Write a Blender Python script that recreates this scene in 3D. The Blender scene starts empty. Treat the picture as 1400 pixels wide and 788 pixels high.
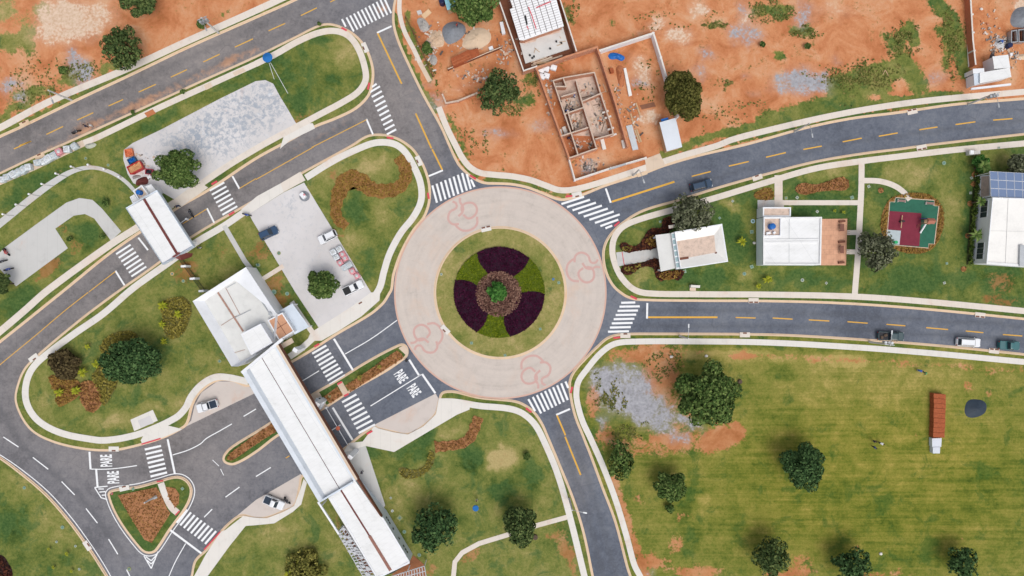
import bpy, bmesh, math, random
import numpy as np
from mathutils import Vector, Matrix
from mathutils import noise as mnoise
from mathutils.geometry import delaunay_2d_cdt
R = math.radians
rnd = random.Random(7)
sc = bpy.context.scene
COL = sc.collection

# ------------------------------------------------------------------ survey: plan position of a point, in metres
S, H = 0.145, 130.0            # metres per survey unit on the ground, drone height
def W(p, z=0.0):               # survey point, seen at height z -> world metres
    f = S*(H-z)/H
    return Vector(((p[0]-700)*f, (394-p[1])*f, z))
def T(x0, y0, k=350/1379.0):
    return lambda *p: [(x0+a*k, y0+b*k) for a, b in p]
A1, A2, A3, A4 = T(0,0), T(350,0), T(700,0), T(1050,0)
B1, B2, B3, B4 = T(0,200), T(350,200), T(700,200), T(1050,200)
C1, C2, C3, C4 = T(0,400), T(350,400), T(700,400), T(1050,400)
D1, D2, D3, D4 = T(0,588), T(350,588), T(700,588), T(1050,588)

# ------------------------------------------------------------------ materials
class G:
    def __init__(s, name):
        s.m = bpy.data.materials.new(name); s.m.use_nodes = True
        s.t = s.m.node_tree; s.b = s.t.nodes['Principled BSDF']
        s.pos = s.t.nodes.new('ShaderNodeNewGeometry').outputs['Position']
    def put(s, sock, v):
        if isinstance(v, bpy.types.NodeSocket): s.t.links.new(v, sock)
        elif v is not None:
            sock.default_value = (*v, 1) if isinstance(v, tuple) and len(v) == 3 and sock.type == 'RGBA' else v
    def noise(s, scale, detail=4, rough=.6, vec=None, dist=0):
        n = s.t.nodes.new('ShaderNodeTexNoise'); s.put(n.inputs['Vector'], vec if vec is not None else s.pos)
        n.inputs['Scale'].default_value = scale; n.inputs['Detail'].default_value = detail
        n.inputs['Roughness'].default_value = rough; n.inputs['Distortion'].default_value = dist
        return n.outputs['Fac']
    def mapping(s, scale, rot=(0,0,0), vec=None):
        n = s.t.nodes.new('ShaderNodeMapping'); s.put(n.inputs['Vector'], vec if vec is not None else s.pos)
        n.inputs['Scale'].default_value = scale; n.inputs['Rotation'].default_value = rot
        return n.outputs['Vector']
    def math(s, op, a, b=0.0, c=None):
        n = s.t.nodes.new('ShaderNodeMath'); n.operation = op
        s.put(n.inputs[0], a); s.put(n.inputs[1], b)
        if c is not None: s.put(n.inputs[2], c)
        return n.outputs[0]
    def mix(s, f, a, b, mode='MIX'):
        n = s.t.nodes.new('ShaderNodeMix'); n.data_type = 'RGBA'; n.blend_type = mode
        s.put(n.inputs[0], f); s.put(n.inputs[6], a); s.put(n.inputs[7], b)
        return n.outputs[2]
    def ramp(s, f, stops):
        n = s.t.nodes.new('ShaderNodeValToRGB'); s.put(n.inputs[0], f); e = n.color_ramp.elements
        while len(e) < len(stops): e.new(.5)
        for el, (p, c) in zip(e, stops): el.position = p; el.color = (*c, 1)
        return n.outputs[0]
    def step(s, f, lo, hi):
        n = s.t.nodes.new('ShaderNodeMapRange'); n.interpolation_type = 'SMOOTHSTEP'
        s.put(n.inputs['Value'], f); n.inputs['From Min'].default_value = lo; n.inputs['From Max'].default_value = hi
        return n.outputs['Result']
    def attr(s, name):
        n = s.t.nodes.new('ShaderNodeAttribute'); n.attribute_name = name; return n.outputs['Fac']
    def uv(s):
        return s.t.nodes.new('ShaderNodeUVMap').outputs['UV']
    def island(s):
        n = s.t.nodes.new('ShaderNodeNewGeometry'); return n.outputs['Random Per Island']
    def done(s, col, rough=.9, bump=None, bstr=.3, bdist=.05, metal=0, spec=.3, **kw):
        s.put(s.b.inputs['Base Color'], col); s.put(s.b.inputs['Roughness'], rough)
        s.b.inputs['Metallic'].default_value = metal; s.b.inputs['Specular IOR Level'].default_value = spec
        for k, v in kw.items(): s.put(s.b.inputs[k], v)
        if bump is not None:
            n = s.t.nodes.new('ShaderNodeBump'); n.inputs['Strength'].default_value = bstr; n.inputs['Distance'].default_value = bdist
            s.put(n.inputs['Height'], bump); s.t.links.new(n.outputs[0], s.b.inputs['Normal'])
        return s.m

def mul(c, k): return tuple(min(1, x*k) for x in c)
_cache = {}
def plain(name, c, rough=.8, var=.25, scale=1.2, metal=0, spec=.3, fine=9, coat=0):
    """painted / cast surface with uneven tone and a little grain"""
    if name in _cache: return _cache[name]
    g = G(name)
    a = g.noise(scale, 5, .65); b = g.noise(fine, 3, .7)
    f = g.math('ADD', g.math('MULTIPLY', a, .65), g.math('MULTIPLY', b, .35))
    col = g.ramp(f, [(.3, mul(c, 1-var)), (.5, c), (.72, mul(c, 1+var*.5))])
    m = g.done(col, rough, b, .15, .03, metal, spec, **({'Coat Weight': coat} if coat else {}))
    _cache[name] = m; return m
def leafmat(name, dark, mid, light, rough=.85):
    if name in _cache: return _cache[name]
    g = G(name)
    n = g.noise(.9, 4, .6)
    f = g.math('ADD', g.math('MULTIPLY', g.island(), .55), g.math('MULTIPLY', n, .55))
    col = g.ramp(f, [(.22, dark), (.52, mid), (.85, light)])
    m = g.done(col, rough, spec=.08); _cache[name] = m; return m

def terrain_material():
    g = G('terrain')
    nf = g.noise(1.9, 6, .7); nm = g.noise(.33, 6, .68, dist=.4); nl = g.noise(.065, 4, .55)
    nf2 = g.noise(4.5, 4, .75)
    streak = g.noise(1.0, 5, .65, g.mapping((.045, 1.35, 1), (0,0,R(-3))))
    mow = g.attr('mow'); dry = g.attr('dry')
    t = g.math('ADD', g.math('MULTIPLY', nm, .46), g.math('MULTIPLY', nl, .26))
    t = g.math('ADD', t, g.math('MULTIPLY', nf, .28))
    t = g.math('ADD', t, g.math('MULTIPLY', g.math('SUBTRACT', streak, .5), g.math('MULTIPLY', mow, .42)))
    t = g.math('ADD', g.math('MULTIPLY', g.math('SUBTRACT', t, .5), 1.55), .5)
    t = g.math('ADD', t, g.math('MULTIPLY', dry, .22))
    grass = g.ramp(t, [(.14, (.026,.060,.014)), (.33, (.078,.118,.025)), (.50, (.170,.190,.047)), (.66, (.265,.245,.080)), (.84, (.42,.335,.15))])
    grass = g.mix(g.math('MULTIPLY', g.step(nf2, .44, .74), .75), grass, g.mix(1.0, grass, (.55,.58,.5), 'MULTIPLY'))
    lush = g.step(g.math('SUBTRACT', g.noise(.21, 6, .7, dist=.5), g.math('MULTIPLY', dry, .13)), .50, .62)
    grass = g.mix(g.math('MULTIPLY', lush, .68), grass, g.ramp(nf, [(.3, (.026,.080,.022)), (.7, (.095,.158,.048))]))
    grass = g.mix(mow, grass, g.mix(1.0, grass, (.93,.92,.52), 'MULTIPLY'))
    d2 = g.noise(.18, 7, .66, dist=.6)
    dt = g.math('ADD', g.math('MULTIPLY', g.math('SUBTRACT', d2, .5), 1.2), g.math('MULTIPLY', g.math('SUBTRACT', nf, .5), .25))
    dt = g.math('ADD', dt, .5)
    dirt = g.ramp(dt, [(.22, (.34,.115,.042)), (.40, (.470,.180,.078)), (.52, (.540,.235,.110)), (.64, (.570,.295,.160)), (.84, (.60,.39,.25))])
    dirt = g.mix(g.math('MULTIPLY', g.step(nf2, .52, .78), .32), dirt, (.28,.13,.07))
    sand = g.ramp(nf, [(.3, (.50,.34,.23)), (.6, (.65,.50,.38))])
    gv = g.math('ADD', g.math('MULTIPLY', nf, .5), g.math('MULTIPLY', g.noise(.6, 6, .7), .5))
    gravel = g.ramp(gv, [(.3, (.15,.14,.14)), (.45, (.29,.29,.31)), (.6, (.39,.39,.42)), (.75, (.50,.49,.50))])
    jit = g.math('ADD', g.math('MULTIPLY', g.math('SUBTRACT', nm, .5), 1.7), g.math('MULTIPLY', g.math('SUBTRACT', nf, .5), 2.2))
    soft = lambda nm_, k: g.math('MULTIPLY', g.math('MULTIPLY', g.attr(nm_), k), g.math('ADD', .35, nm))
    def edge(name):
        a_ = g.attr(name); k_ = g.t.nodes.new('ShaderNodeClamp'); g.put(k_.inputs[0], g.math('MULTIPLY', a_, 3.0))
        return g.step(g.math('ADD', a_, g.math('MULTIPLY', jit, k_.outputs[0])), .26, .80)
    bare = g.attr('bare'); earth = g.mix(bare, g.mix(1.0, dirt, (.60,.60,.50), 'MULTIPLY'), dirt)
    c = g.mix(g.math('MULTIPLY', edge('dirt'), g.math('ADD', .72, g.math('MULTIPLY', bare, .28))), grass, earth)
    c = g.mix(soft('sand', .85), c, (.62,.44,.32)); c = g.mix(soft('gravel', .9), c, (.36,.31,.30))
    c = g.mix(edge('sand'), c, sand)
    c = g.mix(edge('gravel'), c, gravel)
    return g.done(c, .95, g.math('ADD', nf, nf2), .55, .09, spec=.1)

def asphalt_material():
    g = G('asphalt')
    a = g.noise(.07, 6, .65); b = g.noise(2.2, 4, .8); cnoise = g.noise(.7, 7, .72, dist=.5)
    f = g.math('ADD', g.math('MULTIPLY', a, .42), g.math('ADD', g.math('MULTIPLY', b, .28), g.math('MULTIPLY', cnoise, .30)))
    f = g.math('ADD', g.math('MULTIPLY', g.math('SUBTRACT', f, .5), 2.4), .5)
    new = g.ramp(f, [(.32, (.088,.099,.126)), (.5, (.122,.136,.169)), (.7, (.163,.176,.205))])
    old = g.ramp(f, [(.32, (.140,.128,.126)), (.5, (.196,.180,.178)), (.7, (.250,.226,.217))])
    c = g.mix(g.attr('age'), new, old)
    dirt = g.ramp(cnoise, [(.3, (.42,.2,.1)), (.7, (.56,.32,.19))])
    j = g.math('ADD', g.math('MULTIPLY', g.math('SUBTRACT', cnoise, .5), 1.4), g.math('MULTIPLY', g.math('SUBTRACT', b, .5), .5))
    c = g.mix(g.math('MULTIPLY', g.step(g.math('ADD', g.attr('dirt'), j), .3, 1.0), .8), c, dirt)
    c = g.mix(g.math('MULTIPLY', g.step(g.math('ADD', g.attr('tar'), j), .45, .75), .75), c, (.035,.037,.042))
    c = g.mix(g.math('MULTIPLY', g.attr('track'), g.math('ADD', .2, g.math('MULTIPLY', cnoise, .8))), c, (.068,.071,.080))
    # hairline cracks
    v = g.t.nodes.new('ShaderNodeTexVoronoi'); v.feature = 'DISTANCE_TO_EDGE'; v.inputs['Scale'].default_value = .22
    g.put(v.inputs['Vector'], g.pos)
    crack = g.math('MULTIPLY', g.step(g.math('SUBTRACT', .012, v.outputs['Distance']), 0, .01), g.math('MULTIPLY', g.step(a, .5, .62), .35))
    c = g.mix(crack, c, (.06,.06,.065))
    return g.done(c, .88, b, .25, .02, spec=.25)

def concrete(name, c, stain=.35, joints=True, dirt=.15, dirtcol=(.55,.30,.18)):
    g = G(name)
    a = g.noise(.45, 6, .68, dist=.3); b = g.noise(7, 3, .7); l = g.noise(.09, 4, .6)
    f = g.math('ADD', g.math('MULTIPLY', a, .6), g.math('ADD', g.math('MULTIPLY', b, .15), g.math('MULTIPLY', l, .25)))
    col = g.ramp(f, [(.3, mul(c, 1-stain)), (.46, mul(c, .97)), (.6, c), (.75, mul(c, 1.06))])
    dl = g.noise(.13, 6, .7, dist=.7)
    col = g.mix(g.math('MULTIPLY', g.step(dl, .52, .75), dirt*2.2), col, dirtcol)
    if joints:
        sx = g.t.nodes.new('ShaderNodeSeparateXYZ'); g.put(sx.inputs[0], g.uv())
        fr = g.math('FRACT', g.math('DIVIDE', sx.outputs['X'], 2.0))
        col = g.mix(g.math('MULTIPLY', g.step(fr, .975, .99), .3), col, mul(c, .35))
    return g.done(col, .85, b, .12, .02, spec=.25)

def lot_material():
    """worn, stained paving of the parking lots"""
    g = G('lot_paving')
    a = g.noise(1.1, 8, .74, dist=.5); l = g.noise(.075, 4, .6); b = g.noise(7, 3, .7)
    wear = g.attr('wear')
    c = g.ramp(l, [(.35, (.53,.51,.505)), (.65, (.62,.60,.60))])
    c = g.mix(g.math('MULTIPLY', g.step(b, .5, .75), .18), c, (.30,.28,.27))
    pat = g.step(g.math('ADD', a, g.math('MULTIPLY', wear, .10)), .53, .66)
    c = g.mix(g.math('MULTIPLY', pat, g.math('ADD', .12, g.math('MULTIPLY', wear, .78))), c, (.29,.33,.385))
    lite = g.step(g.noise(.45, 6, .7), .58, .70)
    c = g.mix(g.math('MULTIPLY', lite, g.math('MULTIPLY', wear, .7)), c, (.66,.68,.71))
    r = g.step(g.noise(.11, 6, .7, dist=.9), .60, .74)
    c = g.mix(g.math('MULTIPLY', r, .4), c, (.56,.33,.22))
    return g.done(c, .88, b, .15, .02, spec=.2)

def brickmat(name, c1, c2, mortar, scale=1.0, bw=.39, rh=.19):
    g = G(name)
    n = g.t.nodes.new('ShaderNodeTexBrick'); g.put(n.inputs['Vector'], g.uv())
    n.inputs['Scale'].default_value = scale; n.inputs['Brick Width'].default_value = bw; n.inputs['Row Height'].default_value = rh
    n.inputs['Mortar Size'].default_value = .015
    g.put(n.inputs['Color1'], c1); g.put(n.inputs['Color2'], c2); g.put(n.inputs['Mortar'], mortar)
    st = g.noise(.8, 6, .7)
    c = g.mix(g.math('MULTIPLY', g.step(st, .45, .75), .5), n.outputs['Color'], mul(mortar, .9))
    return g.done(c, .92, n.outputs['Fac'], .3, .01, spec=.15)

def roof_material():
    """white coated sheet roof: faint ribs, seams, streaks of dirt and a few scuffs"""
    g = G('white_metal_roof'); v = g.mapping((1,1,1), (0,0,R(57)))
    sx = g.t.nodes.new('ShaderNodeSeparateXYZ'); g.put(sx.inputs[0], v)
    st = g.noise(1.0, 6, .7, g.mapping((.18,1.5,1), (0,0,R(57)))); a = g.noise(.35, 6, .7); b = g.noise(1.6, 6, .75)
    f = g.math('ADD', g.math('MULTIPLY', st, .4), g.math('MULTIPLY', a, .6))
    c = g.ramp(f, [(.3, (.58,.585,.575)), (.45, (.70,.705,.70)), (.6, (.745,.75,.75))])
    c = g.mix(g.math('MULTIPLY', g.step(b, .66, .76), .35), c, (.42,.40,.37))
    rib = g.step(g.math('FRACT', g.math('MULTIPLY', sx.outputs['X'], 1.0)), .86, .93)
    c = g.mix(g.math('MULTIPLY', rib, .12), c, (.45,.46,.48))
    seam = g.step(g.math('FRACT', g.math('MULTIPLY', sx.outputs['Y'], .155)), .985, .992); c = g.mix(g.math('MULTIPLY', seam, .3), c, (.4,.41,.42))
    return g.done(c, .5, rib, .1, .03, spec=.3)
def apron_material():
    """brushed concrete ring: worn wheel paths running round it, slab joints, dusty patches"""
    g = G('apron_concrete')
    sx = g.t.nodes.new('ShaderNodeSeparateXYZ'); g.put(sx.inputs[0], g.pos)
    x = g.math('ADD', sx.outputs['X'], 16*S); y = g.math('ADD', sx.outputs['Y'], 6.5*S)
    r = g.math('SQRT', g.math('ADD', g.math('MULTIPLY', x, x), g.math('MULTIPLY', y, y))); an = g.math('ARCTAN2', y, x)
    cv = g.t.nodes.new('ShaderNodeCombineXYZ'); g.put(cv.inputs[0], g.math('MULTIPLY', r, 1.0)); g.put(cv.inputs[1], g.math('MULTIPLY', an, 1.6))
    st = g.noise(1.0, 6, .65, cv.outputs[0]); a = g.noise(.4, 6, .7, dist=.4); b = g.noise(2.5, 4, .8)
    f = g.math('ADD', g.math('MULTIPLY', st, .4), g.math('ADD', g.math('MULTIPLY', a, .4), g.math('MULTIPLY', b, .2)))
    f = g.math('ADD', g.math('MULTIPLY', g.math('SUBTRACT', f, .5), 1.5), .5)
    c = g.ramp(f, [(.25, (.40,.35,.31)), (.45, (.51,.45,.405)), (.6, (.55,.485,.435)), (.8, (.59,.515,.455))])
    c = g.mix(g.math('MULTIPLY', g.step(g.noise(.13, 6, .7, dist=.7), .50, .74), .5), c, (.58,.42,.32))
    fr = g.math('FRACT', g.math('MULTIPLY', an, 36/6.28318)); c = g.mix(g.math('MULTIPLY', g.step(fr, .985, .995), .22), c, (.25,.22,.2))
    v = g.t.nodes.new('ShaderNodeTexVoronoi'); v.inputs['Scale'].default_value = .12; g.put(v.inputs['Vector'], g.pos)
    c = g.mix(g.math('MULTIPLY', g.step(g.math('ADD', v.outputs['Distance'], g.math('MULTIPLY', a, .5)), .36, .26), .35), c, (.33,.31,.30))
    return g.done(c, .85, b, .12, .02, spec=.2)

M = {}
M['terrain'] = terrain_material(); M['asphalt'] = asphalt_material(); M['lot'] = lot_material()
M['walk'] = concrete('sidewalk_concrete', (.665,.60,.53), .22)
M['walk_pale'] = concrete('pale_concrete', (.675,.645,.60), .18)
M['walk_grey'] = concrete('grey_concrete', (.52,.515,.50), .25)
M['walk_warm'] = concrete('dusty_concrete', (.62,.50,.39), .22, dirt=.35)
M['kerb'] = concrete('kerb_concrete', (.66,.50,.35), .25, dirt=.25, dirtcol=(.62,.36,.2))
M['apron'] = apron_material()
M['bay'] = concrete('bay_concrete', (.555,.495,.455), .2, joints=False, dirt=.2)
def worn(name, c, under, wear=.35):
    g = G(name); a = g.noise(1.3, 6, .75); b = g.noise(7, 3, .7)
    f = g.step(g.math('ADD', g.math('MULTIPLY', a, .6), g.math('MULTIPLY', b, .4)), .52, .72)
    return g.done(g.mix(g.math('MULTIPLY', f, wear), c, under), .8, spec=.25)
M['white_line'] = worn('white_road_paint', (.76,.77,.78), (.16,.165,.18), .45)
M['yellow_line'] = worn('yellow_road_paint', (.66,.37,.06), (.2,.19,.18), .4)
M['red_paint'] = worn('red_ramp_paint', (.60,.075,.10), (.5,.35,.3), .35)
M['pink_paint'] = worn('faded_pink_paint', (.53,.34,.305), (.53,.465,.43), .8)
M['pink_edge'] = worn('pink_edge_paint', (.56,.36,.29), (.54,.47,.43), .85)
M['roof_white'] = roof_material()
M['roof_warm'] = plain('off_white_roof', (.78,.765,.73), .7, .12, .3, fine=3)
M['roof_grey'] = plain('grey_roof_deck', (.62,.62,.60), .8, .16, .5)
M['plaster'] = plain('white_plaster', (.72,.735,.76), .7, .12, .5)
M['plaster_blue'] = plain('cool_white_plaster', (.56,.62,.69), .7, .12, .4)
M['maroon'] = plain('maroon_metal', (.14,.035,.03), .6, .25)
M['brown'] = plain('brown_cladding', (.16,.06,.035), .7, .3)
M['terracotta'] = plain('terracotta_tile', (.52,.28,.17), .85, .2, 1.5)
M['glass'] = plain('dark_glass', (.03,.04,.055), .12, .15, spec=.6)
M['steel'] = plain('galvanised_steel', (.42,.44,.46), .45, .15, metal=.6)
M['white_paint'] = plain('white_painted_metal', (.75,.76,.78), .45, .1)
M['pole'] = plain('pole_concrete', (.55,.54,.52), .85, .15)
M['black'] = plain('black_plastic', (.02,.02,.022), .5, .3)
M['rubber'] = plain('tyre_rubber', (.018,.018,.018), .85, .3)
M['blue_plastic'] = plain('blue_plastic', (.01,.12,.42), .4, .2)
M['trunk'] = plain('bark', (.10,.07,.05), .95, .4, 3)
M['wood'] = plain('timber', (.50,.34,.2), .85, .3, 3)
M['brick'] = brickmat('clay_brick', (.50,.20,.10), (.42,.16,.08), (.52,.42,.36))
M['brickraw'] = plain('clay_block_stack', (.33,.088,.034), .92, .5, 3)
M['block'] = plain('mortar_top', (.52,.41,.33), .95, .25, 2)
M['dirtpile'] = plain('red_earth', (.44,.16,.07), .95, .35, 1.2)
M['sandpile'] = plain('sand', (.60,.46,.33), .95, .2, 1.2)
M['gravelpile'] = plain('blue_gravel', (.21,.225,.25), .95, .35, 2)
M['floor_raw'] = plain('raw_floor', (.58,.45,.37), .95, .35, 1.2, fine=4)
M['skin'] = plain('skin', (.35,.2,.13), .6, .1)
M['hair'] = plain('dark_hair', (.02,.015,.012), .6, .1)
# ------------------------------------------------------------------ object helpers
def tag(o, label=None, cat=None, group=None, kind=None):
    if label: o['label'] = label
    if cat: o['category'] = cat
    if group: o['group'] = group
    if kind: o['kind'] = kind
    return o
def empty(name, loc=(0,0,0), rz=0, label=None, cat=None, group=None):
    o = bpy.data.objects.new(name, None); COL.objects.link(o)
    o.empty_display_size = .5; o.location = loc; o.rotation_euler = (0,0,rz)
    return tag(o, label, cat, group)
def meshobj(name, me, parent=None, world=None):
    o = bpy.data.objects.new(name, me); COL.objects.link(o)
    if parent is not None:
        o.parent = parent
        if world is not False:      # mesh given in world space -> bring it into the parent's frame
            mw = Matrix.LocRotScale(parent.location, parent.rotation_euler, None)
            pp = parent.parent
            while pp is not None:
                mw = Matrix.LocRotScale(pp.location, pp.rotation_euler, None) @ mw; pp = pp.parent
            me.transform(mw.inverted())
    return o
def obj(name, bm, m, parent=None, local=False, smooth=False):
    bmesh.ops.recalc_face_normals(bm, faces=bm.faces)
    me = bpy.data.meshes.new(name); bm.to_mesh(me); bm.free()
    for x in (m if isinstance(m, (list, tuple)) else [m]): me.materials.append(x)
    if smooth: me.polygons.foreach_set('use_smooth', [True]*len(me.polygons))
    return meshobj(name, me, parent, False if local else None)
def flat_uv(bm):
    """metric UVs: walls by run and height, flats by x and y"""
    l = bm.loops.layers.uv.verify()
    for f in bm.faces:
        n = f.normal
        for lp in f.loops:
            c = lp.vert.co
            if abs(n.z) > .7: lp[l].uv = (c.x, c.y)
            else:
                d = Vector((-n.y, n.x, 0)); d = d.normalized() if d.length > 1e-6 else Vector((1,0,0))
                lp[l].uv = (c.dot(d), c.z)
def smooth(pts, closed=False, n=6):
    """Catmull-Rom through the points"""
    P = [Vector(p[:2]) for p in pts]; out = []; L = len(P)
    for i in range(L if closed else L-1):
        p1, p2 = P[i], P[(i+1) % L]
        p0 = P[(i-1) % L] if closed or i > 0 else p1*2-p2
        p3 = P[(i+2) % L] if closed or i+2 < L else p2*2-p1
        d = (p2-p1).length
        if d < 1e-6: continue
        m1 = (p2-p0); m2 = (p3-p1)
        m1 = m1.normalized()*d if m1.length > 1e-6 else m1; m2 = m2.normalized()*d if m2.length > 1e-6 else m2
        k = max(2, min(n, int(d/4)+1))
        for j in range(k):
            t = j/k; t2 = t*t; t3 = t2*t
            out.append((2*t3-3*t2+1)*p1+(t3-2*t2+t)*m1+(-2*t3+3*t2)*p2+(t3-t2)*m2)
    if not closed: out.append(P[-1])
    return out
def area(P): return sum(P[i].x*P[(i+1)%len(P)].y-P[(i+1)%len(P)].x*P[i].y for i in range(len(P)))/2
def offset(P, d):
    """closed polygon moved d inwards (counter-clockwise input)"""
    out = []; L = len(P)
    for i in range(L):
        a = (P[i]-P[i-1]); b = (P[(i+1) % L]-P[i])
        a = a.normalized() if a.length > 1e-9 else b.normalized(); b = b.normalized() if b.length > 1e-9 else a
        n = Vector((-a.y-b.y, a.x+b.x)); n = n.normalized() if n.length > 1e-6 else Vector((-a.y, a.x))
        c = max(.5, n.dot(Vector((-a.y, a.x))))
        out.append(P[i]+n*(d/c))
    return out
def plan(pts, z=0, sm=True, n=6):
    q = smooth(pts, True, n) if sm else [Vector(p[:2]) for p in pts]
    P = [W(p, z).to_2d() for p in q]
    return P if area(P) > 0 else P[::-1]
_k = [0]
def lift():
    _k[0] = (_k[0]+1) % 14; return .004*_k[0]
def prism(bm, P, z0, z1, bottom=False, top=True):
    v0 = [bm.verts.new((p[0], p[1], z0)) for p in P]; v1 = [bm.verts.new((p[0], p[1], z1)) for p in P]
    L = len(P)
    for i in range(L): bm.faces.new((v0[i], v0[(i+1) % L], v1[(i+1) % L], v1[i]))
    if top: bm.faces.new(v1)
    if bottom: bm.faces.new(v0[::-1])
def slab(name, pts, z0, z1, m, sm=False, parent=None, kind='structure', zref=0, n=6):
    P = plan(pts, zref, sm, n); bm = bmesh.new(); prism(bm, P, z0, z1)
    bm.normal_update(); bmesh.ops.triangulate(bm, faces=[f for f in bm.faces if len(f.verts) > 4])
    bm.normal_update(); flat_uv(bm)
    o = obj(name, bm, m, parent)
    return tag(o, kind=kind) if kind and parent is None else o
def ribbon(name, pts, width, z0, z1, m, sm=True, parent=None, kind='structure', widths=None, bm=None, n=8):
    """strip of paving or paint along a line; width in survey units"""
    q = smooth(pts, False, n) if sm else [Vector(p) for p in pts]
    P = [W(p).to_2d() for p in q]; own = bm is None
    if own: bm = bmesh.new()
    uvl = bm.loops.layers.uv.verify(); rows = []; u = 0
    for i, p in enumerate(P):
        d = (P[min(i+1, len(P)-1)]-P[max(i-1, 0)]).normalized(); nrm = Vector((-d.y, d.x))
        w = width if widths is None else np.interp(i/(len(P)-1), np.linspace(0, 1, len(widths)), widths)
        w *= S/2
        if i: u += (P[i]-P[i-1]).length
        a, b = p+nrm*w, p-nrm*w
        rows.append((bm.verts.new((a.x,a.y,z1)), bm.verts.new((b.x,b.y,z1)), bm.verts.new((a.x,a.y,z0)), bm.verts.new((b.x,b.y,z0)), u, 2*w))
    for r, s in zip(rows, rows[1:]):
        for f, uv in (((r[1], s[1], s[0], r[0]), ((r[4],0),(s[4],0),(s[4],s[5]),(r[4],r[5]))),):
            fc = bm.faces.new(f)
            for lp, c in zip(fc.loops, uv): lp[uvl].uv = c
        if z1-z0 > .02:
            bm.faces.new((r[0], s[0], s[2], r[2])); bm.faces.new((r[3], s[3], s[1], r[1]))
    if not own: return
    o = obj(name, bm, m, parent)
    return tag(o, kind=kind) if kind and parent is None else o
def seg(bm, a, b, w, z):        # painted straight bar
    a, b = W(a).to_2d(), W(b).to_2d(); d = (b-a).normalized(); n = Vector((-d.y, d.x))*(w*S/2)
    bm.faces.new([bm.verts.new((p.x, p.y, z)) for p in (a-n, b-n, b+n, a+n)])
def box(bm, c, s, rz=0, bev=0, tilt=None):
    m = Matrix.Translation(c) @ Matrix.Rotation(rz, 4, 'Z')
    if tilt: m = m @ Matrix.Rotation(tilt[1], 4, tilt[0])
    r = bmesh.ops.create_cube(bm, size=1, matrix=m @ Matrix.Diagonal((*s, 1)))
    if bev:
        ed = list({e for v in r['verts'] for e in v.link_edges})
        bmesh.ops.bevel(bm, geom=ed, offset=bev, segments=2, affect='EDGES', profile=.6)
def cyl(bm, c, r, h, n=16, r2=None, axis=None, caps=True):
    m = Matrix.Translation(c)
    if axis: m = m @ Matrix.Rotation(R(90), 4, axis)
    bmesh.ops.create_cone(bm, cap_ends=caps, segments=n, radius1=r, radius2=r if r2 is None else r2, depth=h, matrix=m)
def tube(bm, pts, rs, n=8):
    rings = []
    for i, p in enumerate(pts):
        p = Vector(p); d = (Vector(pts[min(i+1, len(pts)-1)])-Vector(pts[max(i-1, 0)])).normalized()
        x = d.cross(Vector((0,0,1)) if abs(d.z) < .9 else Vector((1,0,0))).normalized(); y = d.cross(x)
        r = rs[i] if isinstance(rs, (list, tuple)) else rs
        rings.append([bm.verts.new(p+x*r*math.cos(2*math.pi*k/n)+y*r*math.sin(2*math.pi*k/n)) for k in range(n)])
    for a, b in zip(rings, rings[1:]):
        for k in range(n): bm.faces.new((a[k], a[(k+1)%n], b[(k+1)%n], b[k]))
    bm.faces.new(rings[0][::-1]); bm.faces.new(rings[-1])
def copy_tree(o, parent=None):
    c = o.copy(); COL.objects.link(c)
    if parent is not None: c.parent = parent
    for ch in [x for x in COL.objects if x.parent == o]: copy_tree(ch, c)
    return c
def leaves_mesh(name, C, N, size, m, seed=0, parent=None, aspect=1.5):
    """many small leaf-clump faces at centres C facing N"""
    g = np.random.default_rng(seed); n = len(C)
    N = N/np.maximum(np.linalg.norm(N, axis=1, keepdims=True), 1e-6)
    a = g.normal(size=(n,3)); u = np.cross(N, a); u /= np.maximum(np.linalg.norm(u, axis=1, keepdims=True), 1e-6); v = np.cross(N, u)
    s = (size*g.uniform(.6, 1.35, n))[:,None]
    u = u*s*aspect/2; v = v*s/2; lift_ = N*s*.18
    V = np.stack([C-u, C-v*1.0+lift_, C+u, C+v*1.0+lift_], 1).reshape(-1, 3)
    me = bpy.data.meshes.new(name); me.vertices.add(4*n); me.vertices.foreach_set('co', V.astype(np.float32).ravel())
    me.loops.add(4*n); me.loops.foreach_set('vertex_index', np.arange(4*n, dtype=np.int32))
    me.polygons.add(n); me.polygons.foreach_set('loop_start', np.arange(0, 4*n, 4, dtype=np.int32))
    me.update(calc_edges=True); me.materials.append(m)
    return meshobj(name, me, parent)
def inside(P, xy):
    """points in polygon"""
    x, y = xy[:,0], xy[:,1]; r = np.zeros(len(xy), bool); L = len(P)
    for i in range(L):
        x1, y1 = P[i][0], P[i][1]; x2, y2 = P[(i+1)%L][0], P[(i+1)%L][1]
        if y1 == y2: continue
        r ^= ((y1 > y) != (y2 > y)) & (x < (x2-x1)*(y-y1)/(y2-y1)+x1)
    return r
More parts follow.
